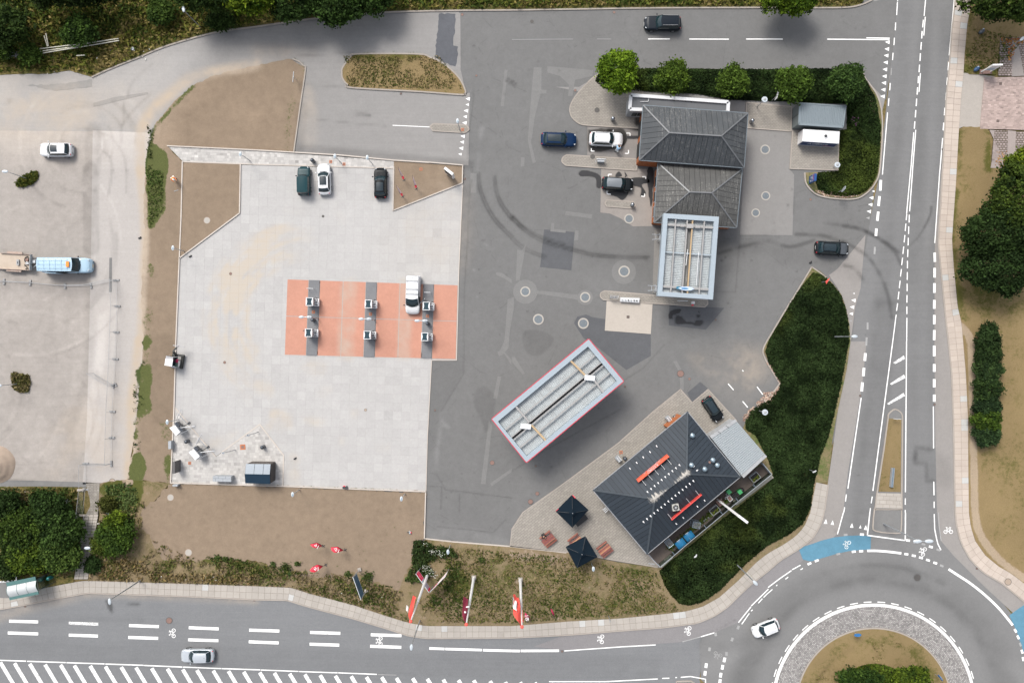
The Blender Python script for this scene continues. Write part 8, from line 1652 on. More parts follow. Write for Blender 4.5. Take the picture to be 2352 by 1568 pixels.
post_sign('oval blue arrow sign on the roundabout lawn',1973.5,1460.5,1.9,.9,.9,math.radians(12),M_blues,shape='disc',z0=.2);post_sign('second blue arrow sign at the right edge of the roundabout lawn',2164,1559,1.9,.8,.9,math.radians(-60),M_blues,shape='disc',z0=.2)
post_sign('small white bollard sign at the top of the median',2062,962,1.2,1.0,.25,math.radians(-3),M_white_p,name='bollard_sign');post_sign('thin white sign edge at the west end of the ivy bed',1444,196,3.2,.3,.8,math.radians(65),M_white_p,name='name_sign');post_sign('small pale post sign on the south pavement',1401,1426,2.4,.3,.5,math.radians(100),M_cab,name='path_sign');post_sign('pale post among the dark ground cover at its eastern rim',1872,1083,2.5,.5,.4,math.radians(30),M_white_p,name='marker_sign')
p=P(2052,1097,.8);t=thing('guard_rail','narrow steel rail box lying along the median grass','guard rail',(p.x,p.y,.12),math.radians(85));m=MB();m.box((0,0,.45),(2.6,.22,.06));m.build('top_plate',M_galv,t);m=MB();m.box((0,.14,.3),(2.6,.04,.5));m.box((0,-.14,.3),(2.6,.04,.5));m.build('side_plate',M_cab,t);m=MB();[m.box((x,0,.12),(.1,.2,.3))for x in(-1.1,0,1.1)];m.build('foot',M_pole,t)
# -- terrace: picnic tables and parasols
M_wood=[paint_mat(f'stained_plank_{i}',c_,.6,var=.2)for i,c_ in enumerate(((.20,.055,.035),(.26,.10,.06),(.16,.05,.045),(.36,.17,.09),(.42,.23,.13)))]
def picnic(label,X,Y,rz,pale):
 p=P(X,Y,.6);t=thing('picnic_table',label,'picnic table',(p.x,p.y,.11),rz,'reddish wooden picnic tables')
 g=random.Random(int(X))
 for i in range(6):m=MB();m.box((0,-.38+i*.15,.75),(1.75,.135,.04));m.build('plank',M_wood[g.choice((1,2,3,4)if pale else(0,1,2))],t)
 for s_ in(-1,1):
  for k in range(2):m=MB();m.box((0,s_*(.66+k*.14),.45),(1.75,.12,.04));m.build('bench_plank',M_wood[g.choice((0,1,2))],t)
  m=MB();m.bar((s_*.62,-.78,.40),(s_*.62,.78,.40),.06,.1);m.bar((s_*.62,-.62,0),(s_*.62,-.28,.72),.06,.1);m.bar((s_*.62,.62,0),(s_*.62,.28,.72),.06,.1);m.build('trestle',M_wood[0],t)
def zt(x,y):return ZS(1290,1180,7.126,(x,y))[0]
picnic('westernmost reddish picnic table, where the person in black sits',*zt(345,965),math.radians(38),False);picnic('reddish picnic table partly hidden by the lower black parasol',*zt(830,1010),math.radians(38),True);picnic('easternmost picnic table with the palest table planks',*zt(1328,1145),math.radians(38),True)
M_para=paint_mat('black_navy_canvas',(.007,.013,.020),.9,0,.05,var=.06);
def parasol(label,pts,ctr_,z,zt_):
 q=[P(*zt(*a),z)for a in pts];top=P(*zt(*ctr_),zt_);t=thing('parasol',label,'parasol',(top.x,top.y,.11),0,'square black parasols');o_=Vector(t.location);n=len(q)
 for i in range(n):
  a,b=q[i]-o_,q[(i+1)%n]-o_;T=top-o_;rows=[]
  for v in np.linspace(0,1,6):
   rows.append([(a*(1-u)+b*u)*(1-v)+T*v+Vector((0,0,-.10*math.sin(math.pi*u)*(1-v)-.05*math.sin(math.pi*v)))for u in np.linspace(0,1,7)])
  m=MB();m.sheet(rows);m.build('canopy_panel',M_para,t,True);m=MB();m.sheet([[r+Vector((0,0,.0))for r in rows[0]],[r+Vector((0,0,-.2))for r in rows[0]]]);m.build('valance',M_para,t)
  m=MB();m.tube(a+Vector((0,0,-.02)),T,.02);m.build('rib',M_dark,t)
 rows=[];m=MB();vv=[(top-o_)+Vector(((q[i]-top).x*.24,(q[i]-top).y*.24,-.02))for i in range(n)];m.add(vv+[top-o_+Vector((0,0,.16))],[(i,(i+1)%n,n)for i in range(n)]);m.build('vent_cap',M_para,t);m=MB();m.tube((0,0,0),(0,0,zt_-.1),.04);m.build('pole',M_pole,t);m=MB();m.ball(top-o_+Vector((0,0,.2)),.06);m.build('finial',M_silv,t)
 m=MB();m.box((0,0,.06),(.9,.9,.12));m.build('base',M_pgrey,t);return t
pr=parasol('square black parasol nearer the shop, red tips at two corners',((760,200),(1047,460),(765,768),(475,485)),(768,510),2.6,3.3);parasol('square black parasol overhanging the grass',((995,918),(1202,1278),(845,1470),(650,1105)),(932,1225),2.6,3.3)
for a,b in(((770,200),(815,250)),((480,480),(525,440))):pa_,pb_=P(*zt(*a),2.5)-Vector(pr.location),P(*zt(*b),2.5)-Vector(pr.location);m=MB();m.bar(pa_,pb_,.08,.16);m.build('red_tip',M_sail,pr)
p=P(*zt(920,640),.8);t=thing('parasol_table','black folded table half hidden under the upper parasol','table',(p.x,p.y,.11),math.radians(38));m=MB();m.box((0,0,.72),(1.8,.75,.05));m.build('table_top',M_trim,t);[MB().tube((x,0,0),(x,0,.72),.04).build('leg',M_dark,t)for x in(-.7,.7)]
p=P(*zt(1345,455),.9);t=thing('wall_shelf','white slatted shelf by the western gutter of the shop','shelf',(p.x,p.y,.11),math.radians(-50));m=MB();[m.box((-.25+k*.22,0,.9),(.1,.6,.06))for k in range(3)];m.build('slats',M_white_p,t);[MB().tube((x,y,0),(x,y,.9),.025).build('leg',M_white_p,t)for x in(-.25,.2)for y in(-.25,.25)]
# -- service yard behind the shop
ZY=lambda*p_:ZS(1580,1130,6.031,*p_)
surf('service_yard',ZY((20,1335),(1400,185),(1710,0),(1835,165),(190,1530)),.16,ground_mat('grubby_paving',(.085,.07,.062),.25,.3,.25),.4,skirt=.1)
fz=1.6;fpts=ZY((190,1530),(405,1350),(650,1140),(875,955),(1115,755),(1345,560),(1600,355),(1835,165));ft=[P(*a,fz)for a in fpts];fb=ft[3]
fence=thing('yard_fence','low steel-framed glass fence along the service yard behind the shop','fence',(fb.x,fb.y,.1));M_pane=NT('greenish_glass');pt=M_pane;tr_=pt.n('BsdfTransparent',{0:(.55,.62,.58,1)});gl_=pt.n('BsdfGlossy',{0:(.7,.75,.72,1),'Roughness':.2});pt.t.links.new(pt.n('MixShader',[.28,tr_,gl_]),pt.out.inputs[0]);M_pane=pt.m
for i in range(len(ft)):
 a=ft[i];m=MB(off=fence.location);m.tube((a.x,a.y,.1),a,.05);m.bar(a+Vector((-.35,.42,-.0)),a,.05,.05);m.build('post',M_galv,fence)
 if i:b=ft[i-1];m=MB(off=fence.location);m.bar((a.x,a.y,.85),(b.x,b.y,.85),.03,1.4);m.build('pane',M_pane,fence);m=MB(off=fence.location);m.bar(a,b,.07,.05);m.build('top_rail',M_cab,fence)
e=[P(*a,1.6)for a in ZY((1835,165),(1700,0))];m=MB(off=fence.location);m.bar(e[0],e[1],.08,.06);m.bar((e[0].x,e[0].y,.85),(e[1].x,e[1].y,.85),.05,1.4);m.build('end_panel',M_cab,fence)
e=[P(*a,1.6)for a in ZY((190,1530),(95,1430),(20,1340),(110,1485),(20,1475))];m=MB(off=fence.location);m.tube(e[0],e[1],.05);m.tube(e[1],e[2],.05);m.tube(e[3],e[4],.05);m.tube(e[0],(e[0].x,e[0].y,.1),.06);m.build('gate_frame',M_cab,fence)
e=[P(*a,.5)for a in ZY((190,1515),(360,1365))];m=MB(off=fence.location);m.bar(e[0],e[1],.45,.5);m.build('low_wall',M_kerbw,fence)
mw=[P(*a,.35)for a in ZY((1290,590),(1835,180))];m=MB(off=fence.location);m.bar(mw[0],mw[1],.7,.25);m.build('plinth',M_pave,fence)
yr=math.radians(38.5);M_dump=paint_mat('blue_skip_lid',(.008,.115,.24),.45,var=.1)
for x,y,lab in((492,1183,'blue lidded waste container, lower left of the pair'),(617,1075,'blue lidded waste container, upper right of the pair')):
 p=P(*ZY((x,y))[0],1.2);t=thing('waste_container',lab,'waste container',(p.x,p.y,.17),yr,'blue waste containers in the service yard');m=MB();m.add([(-.5,-.4,.1),(.5,-.4,.1),(.5,.4,.1),(-.5,.4,.1),(-.62,-.5,1.1),(.62,-.5,1.1),(.62,.5,1.1),(-.62,.5,1.1)],[(3,2,1,0),(0,1,5,4),(1,2,6,5),(2,3,7,6),(3,0,4,7)]);m.build('tub',M_bin,t)
 m=MB();m.sheet([[Vector((a,b,1.12+.1*math.cos(b*2.6)))for b in np.linspace(-.52,.52,7)]for a in(.66,-.66)]);o=m.build('lid',M_dump,t,True);o.modifiers.new('s','SOLIDIFY').thickness=.04;m=MB();m.box((0,.54,1.12),(.5,.05,.05));m.build('handle',M_white_p,t);[MB().tube((a,b,0),(a,b+.06,0.0001),.09,n=10).build('castor',M_tyre,t)for a in(-.4,.4)for b in(-.3,.3)]
def cage(label,x,y,rz,mesh_top=True):
 p=P(*ZY((x,y))[0],1.5);t=thing('roll_cage',label,'roll cage',(p.x,p.y,.17),rz,'steel roll cages in the service yard');m=MB()
 for a in(-.4,.4):
  for b in(-.5,.5):m.tube((a,b,.1),(a,b,1.65),.025)
 for z_ in(.15,1.65):[m.tube((a,-.5,z_),(a,.5,z_),.025)for a in(-.4,.4)];[m.tube((-.4,b,z_),(.4,b,z_),.025)for b in(-.5,.5)]
 m.build('frame',M_galv,t);m=MB();m.box((0,0,.18),(.8,1.0,.04));m.build('base_plate',M_dark,t)
 m=MB();[m.tube((a,-.5,1.6),(a,.5,1.6),.018,n=5)for a in np.linspace(-.3,.3,6)];[m.tube((-.4,b,.15),(-.4,b,1.65),.012,n=4)for b in np.linspace(-.4,.4,7)];[m.tube((.4,b,.15),(.4,b,1.65),.012,n=4)for b in np.linspace(-.4,.4,7)];m.build('bars',M_cab,t)
cage('steel roll cage with pale shelves by the blue containers',720,905,math.radians(80));cage('narrow steel roll cage beneath the roof gutter',315,1170,yr)
for x,y,w_,l_,lab in((1583,205,1.2,.95,'black planting box at the far right of the service yard'),(1290,472,.75,.55,'small black crate beside the green bin'),(990,690,1.25,.9,'black planting box with yellow green sprouts'),(1070,575,.75,.8,'low reddish tub beside the pylon foot'),(1210,515,.5,.7,'white crate of oranges tones beside the small pots')):
 p=P(*ZY((x,y))[0],.5);t=thing('planter_box',lab,'planter',(p.x,p.y,.17),yr,'boxes in the service yard');m=MB()
 mt=M_dark if 'black' in lab else(M_rust if 'red' in lab else M_white_p)
 for s_ in(-1,1):m.box((s_*w_/2,0,.3),(.05,l_+.05,.6));m.box((0,s_*l_/2,.3),(w_,.05,.6))
 m.build('sides',M_cab if 'black planting' in lab else mt,t);m=MB();m.box((0,0,.36),(w_-.06,l_-.06,.08));m.build('soil',M_shade if 'black' in lab else M_rust,t)
 if 'sprouts' in lab or 'far right' in lab:g_=np.random.default_rng(3);leaf_cards('sprouts',np.c_[g_.uniform(-w_/2,w_/2,40),g_.uniform(-l_/2,l_/2*(.1),40),g_.uniform(.4,.7,40)],.16,ncol(40,(.12,.15,.02),.5,g_),t)
for x,y,lab in((1200,420,'green wheelie bin under the shop gutter'),(1362,422,'green and yellow bin by the glass fence')):
 p=P(*ZY((x,y))[0],.9);t=thing('wheelie_bin',lab,'bin',(p.x,p.y,.17),yr,'green bins in the service yard');m=MB();m.box((0,0,.5),(.5,.5,.9));m.build('body',paint_mat('bin_green',(.02,.17,.05),.5),t);m=MB();m.box((0,.03,.98),(.54,.56,.06));m.build('lid',paint_mat('bin_green_lid',(.04,.26,.09),.5),t)
p=P(*ZY((1395,395))[0],.6);t=thing('black_sack','black sack leaning beside the green and yellow bin','sack',(p.x,p.y,.17));m=MB();m.ball((0,0,.32),.34,10,7,(1,.85,1));m.build('bag',M_trim,t,True)
for i,(x,y)in enumerate(((1078,535),(1158,512),(1173,460),(835,845),(855,825),(900,800))):
 p=P(*ZY((x,y))[0],.3);t=thing('flower_pot',('pot with a white rim left of the pylon foot','pot with a white rim right of the pylon foot','pot with a white rim nearest the green bin','small clutter pot right of the roll cage, lower','small clutter pot right of the roll cage, middle','small clutter pot right of the roll cage, upper')[i],'pot',(p.x,p.y,.17),0,'pots in the service yard');m=MB();m.tube((0,0,0),(0,0,.3),.11 if i<3 else.08,.17 if i<3 else.1,12);m.build('pot',M_white_p if i<3 else M_pgrey,t);m=MB();m.tube((0,0,.29),(0,0,.31),.12 if i<3 else.07,n=12);m.build('soil',M_shade,t)
g_=np.random.default_rng(8);Cc=[]
for k in range(900):
 u=g_.random();a,b=ft[1],ft[5];q=a+(b-a)*u;Cc.append((q.x-.55+g_.normal(0,.18),q.y+.45+g_.normal(0,.18),.2+g_.random()*.25))
tag(leaf_cards('fence_weeds',np.array(Cc),.2,ncol(900,(.06,.085,.02),.5,g_),None,.4,3),kind='stuff')
p=P(1597,1278,.6);t=thing('white_sack','white plastic rag caught on the dark ground cover','rag',(p.x,p.y,.55));m=MB();m.ball((0,0,0),.3,7,5,(1,.5,.3),.5);m.ball((.15,.2,.02),.2,6,5,(1,.6,.3),1.3);m.build('sheet',M_white_p,t)
# -- bus shelter, stepped path, railing
ZB=lambda*p_:ZS(0,1380,15.677,*p_)
rq=[P(*a,2.7)for a in ZB((270,790),(1385,560),(1470,985),(360,1215))];c_=sum(rq,Vector())/4;t=thing('bus_shelter','bus shelter with a curved pale roof and green edges on the south pavement','bus shelter',(c_.x,c_.y,.1));M_sg=paint_mat('shelter_green',(.055,.13,.125),.5);M_poly=paint_mat('clouded_roof',(.40,.42,.42),.35,var=.14,sc_=.8)
for k in range(3):
 rows=[]
 for u in np.linspace(k/3+.004,(k+1)/3-.004,4):rows.append([bil(rq,u,v)+Vector((0,0,.32*math.sin(math.pi*v)))-Vector(t.location)for v in np.linspace(0,1,9)])
 m=MB();m.sheet(rows);m.build('roof_panel',M_poly,t,True)
for a,b,w_ in((rq[0],rq[1],.5),(rq[3],rq[2],.36)):
 off=(rq[0]-rq[3]).normalized()*(w_/2)*(1 if a is rq[0]else-1);m=MB(off=t.location);m.bar(a+off,b+off,w_,.12);m.build('eave',M_sg,t)
m=MB(off=t.location)
for u in(0,.34,.67,1):[m.tube(bil(rq,u,v)+Vector((0,0,.32*math.sin(math.pi*v)+.01)),bil(rq,u,v+.125)+Vector((0,0,.32*math.sin(math.pi*(v+.125))+.01)),.022,n=5)for v in np.arange(0,1,.125)]
m.build('hoops',M_sg,t)
for u,v in((.02,.02),(.98,.02),(.98,.95),(.5,.02)):q=bil(rq,u,v);m=MB(off=t.location);m.tube((q.x,q.y,.1),(q.x,q.y,2.7),.04);m.build('post',M_sg,t)
q0,q1=bil(rq,.99,.05),bil(rq,.99,.95);m=MB(off=t.location);m.bar((q0.x,q0.y,1.3),(q1.x,q1.y,1.3),.03,2.3);m.build('end_glass',M_pane,t)
q0,q1=bil(rq,0.02,.03),bil(rq,.98,.03);m=MB(off=t.location);m.bar((q0.x,q0.y,1.3),(q1.x,q1.y,1.3),.03,2.3);m.build('back_glass',M_pane,t);m=MB(off=t.location);q0,q1=bil(rq,.2,.3),bil(rq,.8,.3);m.bar((q0.x,q0.y,.5),(q1.x,q1.y,.5),.35,.05);m.build('bench',M_kerb,t)
wq_=[P(*a,.05)for a in ZB((1390,540),(1640,410),(1760,790),(1465,940))];surf('shelter_paving',[((v.x*S+CX),(CY-v.y*S))for v in wq_],.115,ground_mat('shelter_slab',(.22,.205,.18),.1,.1,.1),.5)
m=MB();fr0=[P(*a,2.3)for a in ZB((1400,520),(1640,405))];fr1=[P(*a,2.3)for a in ZB((1470,945),(1765,790))];sp=thing('shelter_end_frame','slanted dark frame at the right end of the bus shelter','frame',tuple((fr0[0]+fr1[1])/2));
for a,b in(fr0,fr1):m=MB(off=sp.location);m.tube((a.x,a.y,2.3),(b.x,b.y,.1),.04);m.build('stay',M_dark,sp)
bq=[P(*a,1.2)for a in ZB((-40,460),(620,420),(630,580),(-40,620))];t=thing('advert_frame','open pale steel frame at the left edge behind the bus shelter','frame',((bq[0].x+bq[1].x)/2,bq[0].y,.1));m=MB(off=t.location);m.bar(bq[3],bq[2],.2,.1);m.build('lower_rail',M_white_p,t);m=MB(off=t.location);m.tube(bq[0],bq[1],.04);m.build('upper_rail',M_white_p,t);m=MB(off=t.location);m.bar(bq[1],bq[2],.14,.08);m.tube(bq[1],(bq[1].x,bq[1].y,.1),.04);m.tube(bq[2],(bq[2].x,bq[2].y,.1),.04);m.build('upright',M_white_p,t)
surf('shelter_ground',Z(0,3,(-200,640),(180,630),(260,720),(90,790),(0,800),(-200,820)),.112,M_patch,.5)
p=P(*ZB((1855,490))[0],.7);litter_bin('teal green bin right of the bus shelter',*ZB((1855,490))[0],paint_mat('teal_bin',(.01,.13,.13),.4),.1)
ZT=lambda*p_:ZS(0,1130,5.408,*p_)
sb=P(*ZT((1150,1100))[0]);st=thing('stepped_path','stepped slab path climbing beside the thicket','steps',(sb.x,sb.y,.09));rows=23
L0,R0=ZT((1125,678),(985,1530)),ZT((1305,678),(1168,1530))
for i in range(rows):
 v0,v1=i/rows,(i+1)/rows;q=lambda L__,v:P(L__[0][0]*(1-v)+L__[1][0]*v,L__[0][1]*(1-v)+L__[1][1]*v)
 a,b,c2_,d2_=q(L0,v0),q(R0,v0),q(R0,v1),q(L0,v1)
 for k in range(3):
  u0,u1=k/3+.012,(k+1)/3-.012;p0,p1,p2,p3=a+(b-a)*u0,a+(b-a)*u1,d2_+(c2_-d2_)*u1,d2_+(c2_-d2_)*u0;g1=.86;p2=p1+(p2-p1)*g1;p3=p0+(p3-p0)*g1;zj=R.uniform(-.004,.004)
  m=MB(off=st.location);m.add([Vector((*x[:2],z_+zj))for x,z_ in((p0,.09),(p1,.09),(p2,.09),(p3,.09),(p0,.14),(p1,.14),(p2,.21),(p3,.21))],[(7,6,5,4),(0,1,5,4),(1,2,6,5),(2,3,7,6),(3,0,4,7)]);m.build('step_slab',M_pslab,st)
surf('step_bed',[L0[0],R0[0],R0[1],L0[1]],.10,ground_mat('weedy_step_bed',(.11,.09,.065),.2,.3,.3,green=(.045,.055,.015)),.5,parent=st).location=(-sb.x,-sb.y,-.09)
up=ZT((1140,265),(1320,262),(1300,678),(1140,678),(1200,560),(1190,470));ub=surf('upper_path',up,.10,M_joint,.5,skirt=.05);tile_area(ub,up,0,.5,.5,.125,M_paveG,'paving_tile','paving_tiles',0,.015,1,.07,5)
def rail(label,pts,z,name='railing',posts=True):
 q=[P(*a,z)for a in pts];t=thing(name,label,'railing',(q[0].x,q[0].y,.1));m=MB(off=t.location);m.path(q,.04);m.build('handrail',M_pole,t)
 for i,a in enumerate(q):m=MB(off=t.location);m.tube(a,(a.x,a.y,.1),.03);m.build('post',M_pole,t)
rail('long handrail beside the stepped path',ZT((1105,705),(1055,905),(1005,1130),(950,1425)),1.0);
# -- temporary fence panels
def fence_panel(a,b,label,grp='temporary mesh fence panels round the gravel yard',h=1.9,blk=True):
 a,b=P(*a),P(*b);L_=(b-a).length;t=thing('fence_panel',label,'fence',a,math.atan2(b.y-a.y,b.x-a.x),grp);m=MB()
 for x in(0,L_):m.tube((x,0,0),(x,0,h),.022,n=6)
 for z_ in(.2,h):m.tube((0,0,z_),(L_,0,z_),.022,n=6)
 m.build('frame',M_galv2,t);m=MB()
 for x in np.linspace(.15,L_-.15,int(L_/.16)):m.box((x,0,h/2+.1),(.006,.006,h-.2))
 for z_ in np.linspace(.4,h-.2,7):m.box((L_/2,0,z_),(L_,.006,.006))
 tag(m.build('mesh_wires',M_galv2,t),kind='stuff')
 if blk:m=MB();m.box((0,0,.08),(.26,.8,.15));m.build('foot_block',M_footb,t);m=MB();m.box((0,0,.16),(.08,.12,.02));m.build('foot_socket',M_dark,t)
M_galv2=paint_mat('fence_steel',(.33,.34,.35),.4,.5);M_footb=paint_mat('grey_foot_block',(.25,.25,.25),.9,var=.15)
A=Z(0,1,(-280,1010),(40,1020),(280,1030),(600,1060),(838,1055),(1070,1005));nm=['first (leftmost, at the frame edge)','second','third','fourth','fifth, ending at the drive']
for i in range(5):fence_panel(A[i],A[i+1],f'mesh fence panel below the light blue van, {nm[i]}')
B=Z(0,1,(1070,1005),(1080,1243),(1070,1482))+Z(0,2,(1062,160),(1050,402),(1035,642),(1030,882),(1025,1120));nm=['topmost','second from the top','third from the top','fourth from the top','fifth from the top','sixth from the top','lowest']
for i in range(7):fence_panel(B[i],B[i+1],f'mesh fence panel along the pale drive, {nm[i]}')
C2=Z(0,2,(1025,1120),(790,1118),(790,1355));fence_panel(C2[0],C2[1],'mesh fence panel crossing the foot of the pale drive');fence_panel(C2[1],C2[2],'mesh fence panel at the top of the path, upper one');fence_panel(C2[2],ZT((1100,685))[0],'mesh fence panel at the top of the path, lower one beside the slabs');fence_panel(Z(0,2,(1050,402))[0],Z(0,2,(860,290))[0],'mesh fence panel swung open towards the gravel yard')
for x,y,lab in((1075,350,'upper'),(1100,685,'lower')):
 p=P(*ZT((x,y))[0]);t=thing('concrete_block',f'pale concrete weight block beside the path fence, {lab} one','block',(p.x,p.y,.1),0,'weight blocks by the path');m=MB();m.box((0,0,.1),(.85,.25,.2));m.build('block',M_kerbw,t);m=MB();[m.box((x_,0,.21),(.06,.08,.02))for x_ in(-.3,-.1,.1,.3)];m.build('sockets',M_dark,t)
for i,(x,y)in enumerate(((710,498),(762,500),(815,500),(865,503),(915,507))):
 p=P(*ZT((x,y))[0]);t=thing('bicycle_stand',('leftmost','second from the left','middle','fourth from the left','rightmost')[i]+' pale U-shaped bicycle stand above the thicket','bicycle stand',(p.x,p.y,.1),-.15,'U-shaped bicycle stands');m=MB();m.path([Vector((-.12,.35,.3)),Vector((-.12,-.1,.3)),Vector((0,-.25,.3)),Vector((.15,-.15,.3)),Vector((.15,.2,.3))],.03);m.build('hoop',M_white_p,t);m=MB();m.tube((-.12,.3,0),(-.12,.3,.3),.03);m.tube((.15,.15,0),(.15,.15,.3),.03);m.build('legs',M_white_p,t)
p=P(-6,1066);t=thing('gravel_heap','smooth brown gravel heap at the left edge of the yard','heap',(p.x,p.y,.01));rows=[];g=random.Random(2)
for j in range(15):
 r_=2.45*j/14;rows.append([Vector((r_*math.cos(a)*(1+.02*math.sin(5*a)),r_*math.sin(a)*(1.04),1.3*(1-(r_/2.45)**1.5)+.03*math.sin(r_*9+2*math.sin(a))*(j>1)))for a in np.linspace(0,2*math.pi,37)])
m=MB();m.sheet(rows[::-1]);m.build('gravel',paint_mat('brown_gravel',(.285,.225,.175),.95,var=.22,sc_=1.5,bump=.5),t,True)
gpo='white wooden poles lying on the bank'
for i,(a,b,lab)in enumerate((((325,455),(690,412),'short white pole at the upper left of the bundle'),((330,478),(740,425),'white pole under the upper left one'),((345,497),(1095,375),'longest white pole of the bundle, lowest'),((690,415),(1090,357),'white pole reaching furthest right at the top'),((405,330),(437,430),'short upright white pole, left'),((422,308),(445,425),'short upright white pole, right'),((705,513),(780,509),'short grey white plank below the bundle'))):
 a,b=P(*Z(0,0,a)[0],.85),P(*Z(0,0,b)[0],.85);t=thing('pole',lab,'pole',(a+b)/2,math.atan2(b.y-a.y,b.x-a.x),gpo);L_=(b-a).length;m=MB();m.tube((-L_/2,0,0),(L_/2,0,.03),.07,n=6);m.build('shaft',paint_mat('bleached_wood',(.52,.50,.42),.8,var=.15)if i==0 else bpy.data.materials['bleached_wood'],t);
for i,(x,y,s_)in enumerate(((75,520,34),(115,498,40),(158,507,34),(95,505,24))):
 p=P(*Z(0,0,(x,y))[0],.3);t=thing('stone',('left grey boulder in the heap','middle grey boulder in the heap, largest','right grey boulder in the heap, squarest','smallest grey boulder of the heap')[i],'stone',(p.x,p.y,.2),i,'grey boulders on the bank');m=MB();m.ball((0,0,.15),s_/4/S,7,5,(1,.8,.7));m.build('rock',paint_mat('grey_rock',(.24,.23,.22),.95,var=.2)if i==0 else bpy.data.materials['grey_rock'],t)
p=P(*Z(0,0,(1217,450))[0],.3);t=thing('well_ring','round white cover standing proud of the bank grass','cover',(p.x,p.y,.1));m=MB();m.tube((0,0,0),(0,0,.3),.22,n=18);m.build('ring',M_white_p,t);m=MB();m.tube((0,0,.3),(0,0,.32),.16,n=16);m.build('lid',M_lampw,t)
for q,d_,z in((Z(0,0,(140,690),(600,650),(1100,580),(1500,430),(1480,520),(1100,600),(600,670),(150,700)),1.2,.1),(Z(0,0,(900,450),(1400,430),(1400,500),(900,560)),1.0,.3),(Z(0,3,(900,90),(935,90),(905,240),(885,240)),9,.35),(Z(0,3,(950,560),(1150,590),(2100,570),(2100,620),(1100,620)),1.2,.3),(Z(0,2,(0,1345),(130,1345),(650,1480),(560,1430),(10,1370)),.6,.3),(Z(1,3,(600,640),(1000,880),(1300,700),(900,700)),.35,.2)):
 scatter('litter_scraps',q,d_,.05,.12,[(.6,.6,.55),(.5,.48,.42)],z,seed=int(d_*10))
p=P(250,1181,.5);t=thing('refuse_bag','blue and grey refuse bag lying right of the steps','bag',(p.x,p.y,.1),math.radians(-55));m=MB();m.ball((0,0,.25),.5,12,8,(1.25,.62,.6));m.build('sack',M_bin,t,True);m=MB();m.ball((-.3,0,.36),.25,10,6,(.7,1,.5));m.build('blue_flap',M_navy,t,True);m=MB();m.ball((.1,-.05,.46),.2,7,5,(1.2,.6,.3));m.build('pale_contents',M_lampw,t)
p=P(940,1220,.4);t=thing('rubble_pile','small pile of grey and red scraps on the bare soil','rubble',(p.x,p.y,.11));g=random.Random(9)
for i,mt in enumerate((M_footb,M_galv,M_sail,M_lampw,M_footb,M_iron)):m=MB();m.ball((g.uniform(-.25,.25),g.uniform(-.25,.25),.12),.15,6,4,(1.2,.6,.6),g.uniform(0,3));m.build('scrap',mt,t)
for i,(x,y,mt)in enumerate(((789,1119.5,M_sail),(795,1120,M_bin))):p=P(x,y,.5);t=thing('traffic_cone' if i==0 else 'bucket',('small red drum on the lower yard wall' if i==0 else 'small dark bucket next to the red drum'),'drum' if i==0 else 'bucket',(p.x,p.y,.05));m=MB();m.tube((0,0,0),(0,0,.4),.2,.15,14);m.build('body',mt,t);m=MB();m.tube((0,0,.4),(0,0,.43),.17,n=14);m.build('rim',M_dark,t)
for c,r,x,y,lab in((1,2,358,1075,'black bag lying on the lower yard right of the kiosk'),(0,1,1748,788,'pair of black shoes or gloves by the slanting yard wall'),(0,1,1283,618,'small dark stone at the edge of the soil strip'),(3,1,390,843,'dark drain pot in the asphalt above the green bed apex'),(0,2,1240,945,'dark clump at the soil strip edge')):
 p=P(*Z(c,r,(x,y))[0],.1);t=thing('dark_object',lab,'debris',(p.x,p.y,.05));m=MB();m.ball((0,0,.08),.17,9,6,(1.3,.7,.5),.4);m.ball((.12,.12,.06),.11,8,5,(1,.7,.5),.4);m.build('lump',M_trim,t,True)
ZI=lambda*p_:ZS(1440,700,13.067,*p_)
q=[P(*a,1.0)for a in ZI((985,330),(1610,355),(1590,505),(985,465))];c_=sum(q,Vector())/4;t=thing('air_tower','long white fitting trough with dark valves on the service island','trough',(c_.x,c_.y,.11));m=MB(off=t.location);m.prism([tuple(v[:2])for v in q],.11,.55,False);m.build('trough',M_white_p,t)
for i,u in enumerate((.11,.27,.42,.56,.72,.86)):v=bil(q,u,.6);m=MB(off=t.location);m.tube((v.x,v.y,.55),(v.x,v.y,.75),.09,n=10);m.build('valve',M_dark if i in(2,4,5)else M_cab,t)
q=[P(*a,1.2)for a in ZI((660,270),(920,290),(900,380),(660,350))];c_=sum(q,Vector())/4;t=thing('grille_stand','low metal grille stand left of the white trough','stand',(c_.x,c_.y,.11));m=MB(off=t.location);[m.tube(bil(q,0,v),bil(q,1,v),.03,n=5)for v in(0,.33,.66,1)];[m.tube(bil(q,u,0),bil(q,u,1),.02,n=5)for u in(0,.5,1)];m.build('grille',M_silv,t);m=MB(off=t.location);[m.tube(bil(q,u,v),Vector((*bil(q,u,v)[:2],.11)),.03,n=5)for u in(0,1)for v in(0,1)];m.build('legs',M_galv,t);m=MB(off=t.location);v=bil(q,.4,.7);m.box((v.x,v.y,.8),(.9,.15,.1));m.build('blue_bar',M_bin,t)
for x,y,lab in((1330,608,'upper'),(1290,1078,'lower')):
 p=P(*Z(2,1,(x,y))[0],1.6);t=thing('swing_rack',f'angular steel rack standing just left of the blue grey canopy, {lab} one','rack',(p.x,p.y,.05),0,'angular steel racks by the blue grey canopy');m=MB();[m.tube((-.6,s_*.35,1.5),(.55,s_*.28,1.5),.05,n=6)for s_ in(-1,1)];m.tube((-.1,-.33,1.5),(-.1,.33,1.5),.04,n=6);m.tube((.4,-.5,1.4),(.4,.5,1.4),.06,n=6);m.build('frame',M_cab,t);m=MB();m.box((.72,0,.9),(.14,.7,1.5));m.build('white_panel',M_tank,t);m=MB();[m.tube((.4,s_*.45,0),(.4,s_*.45,1.4),.05,n=6)for s_ in(-1,1)];m.build('legs',M_pole,t)
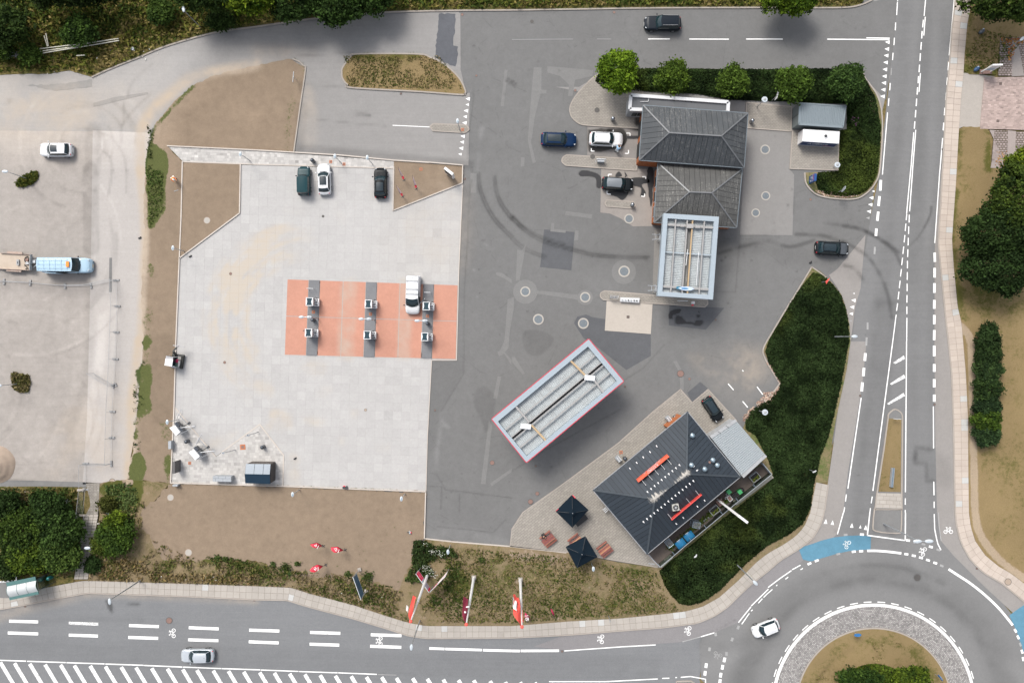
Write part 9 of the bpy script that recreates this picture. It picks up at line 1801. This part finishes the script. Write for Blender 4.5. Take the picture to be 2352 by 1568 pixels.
p=P(*Z(2,1,(1570,1195))[0],.9);t=thing('hoop_barrier','white hoop barrier on the service island below the blue grey canopy','barrier',(p.x,p.y,.11),-.03);m=MB();m.tube((-.65,0,.85),(.65,0,.85),.05);m.build('rail',M_white_p,t);[MB().tube((s_,0,0),(s_,0,.85),.04).build('post',M_white_p,t)for s_ in(-.6,.6)]
p=P(*Z(2,1,(1668,1212))[0],1.0);t=thing('fire_point','small red and white fire point at the end of the service island','fire point',(p.x,p.y,.11));m=MB();m.box((0,0,.5),(.3,.35,1.0));m.build('box',M_tank,t);m=MB();m.tube((0,-.3,0),(0,-.3,.6),.1,n=12);m.build('extinguisher',M_sail,t)
q0=P(*Z(2,0,(818,1480))[0],.9);t=thing('hoop_barrier','pale hoop barrier with a control box on the bay divider','barrier',(q0.x,q0.y,.11),-.05);m=MB();m.tube((-.6,.25,.9),(.6,.25,.9),.05);m.tube((-.6,.25,.9),(-.7,-.1,.4),.04);m.tube((.6,.25,.9),(.7,-.1,.4),.04);m.build('rail',M_white_p,t);m=MB();m.box((0,.05,.4),(.9,.3,.8));m.build('control_box',M_cab,t)
p=P(2280,156,1.8);t=thing('company_sign','leaning white framed sign board on the north-east lawn','sign',(p.x,p.y,.1),math.radians(2));m=MB();m.add([(-.7,-.1,2.9),(.62,-.1,2.9),(.62,.1,2.9),(-.7,.1,2.9),(-.7,-.1,1.9),(.62,-.1,1.9),(.62,.1,1.9),(-.7,.1,1.9)],[(0,1,2,3),(0,4,5,1),(7,3,2,6),(4,7,6,5),(0,3,7,4),(1,5,6,2)]);m.build('header',M_tank,t);m=MB();m.box((0,0,1.3),(1.0,.08,1.0));m.build('panel',M_pgr,t)
for s_ in(-.62,.6):m=MB();m.box((s_,0,1.2),(.12,.14,2.4));m.build('leg',M_tank,t)
m=MB();m.box((0,0,.1),(1.6,.6,.2));m.build('brick_foot',M_rust,t)
for c,r,x,y,mt,lab,s_ in((3,0,1965,290,M_bin,'dark blue black rounded bin on the north-east lawn',1.0),(3,0,1922,632,paint_mat('mid_blue',(.02,.06,.14),.5),'blue flat stone or cover near the leaning sign',.8)):
 p=P(*Z(c,r,(x,y))[0],.5);t=thing('lawn_bin',lab,'bin',(p.x,p.y,.1),.6);m=MB();m.ball((0,0,.35*s_),.34,12,8,(1.4,.8,1.0*s_));m.build('shell',mt,t,True);m=MB();m.ball((.25,.12,.52*s_),.16,8,5,(1,.7,.5));m.build('lid',M_pgr,t,True)
lamp('white capsule lamp at the right edge by the paving blocks',2346,91,3.2,'road',0,math.radians(40))
scatter('fallen_leaves',Z(3,0,(2140,350),(2340,360),(2340,400),(2270,420),(2240,560),(2200,560),(2190,420),(2140,400)),30,.06,.14,[(.3,.13,.04),(.22,.06,.03),(.35,.2,.06)],.15,seed=4);scatter('fallen_leaves',Z(3,0,(2100,1400),(2190,1380),(2180,1540),(2080,1540)),16,.06,.12,[(.32,.18,.07),(.25,.13,.05)],.14,seed=5)
scatter('flower_heads',Z(3,0,(740,1080),(830,1090),(800,1170),(730,1150)),10,.04,.08,[(.25,.1,.22)],.6,seed=6)
lamp('white round-capped bollard at the corner of the tank pad',1923,379,1.4,'disc',0,0,.1)
M_haze=None
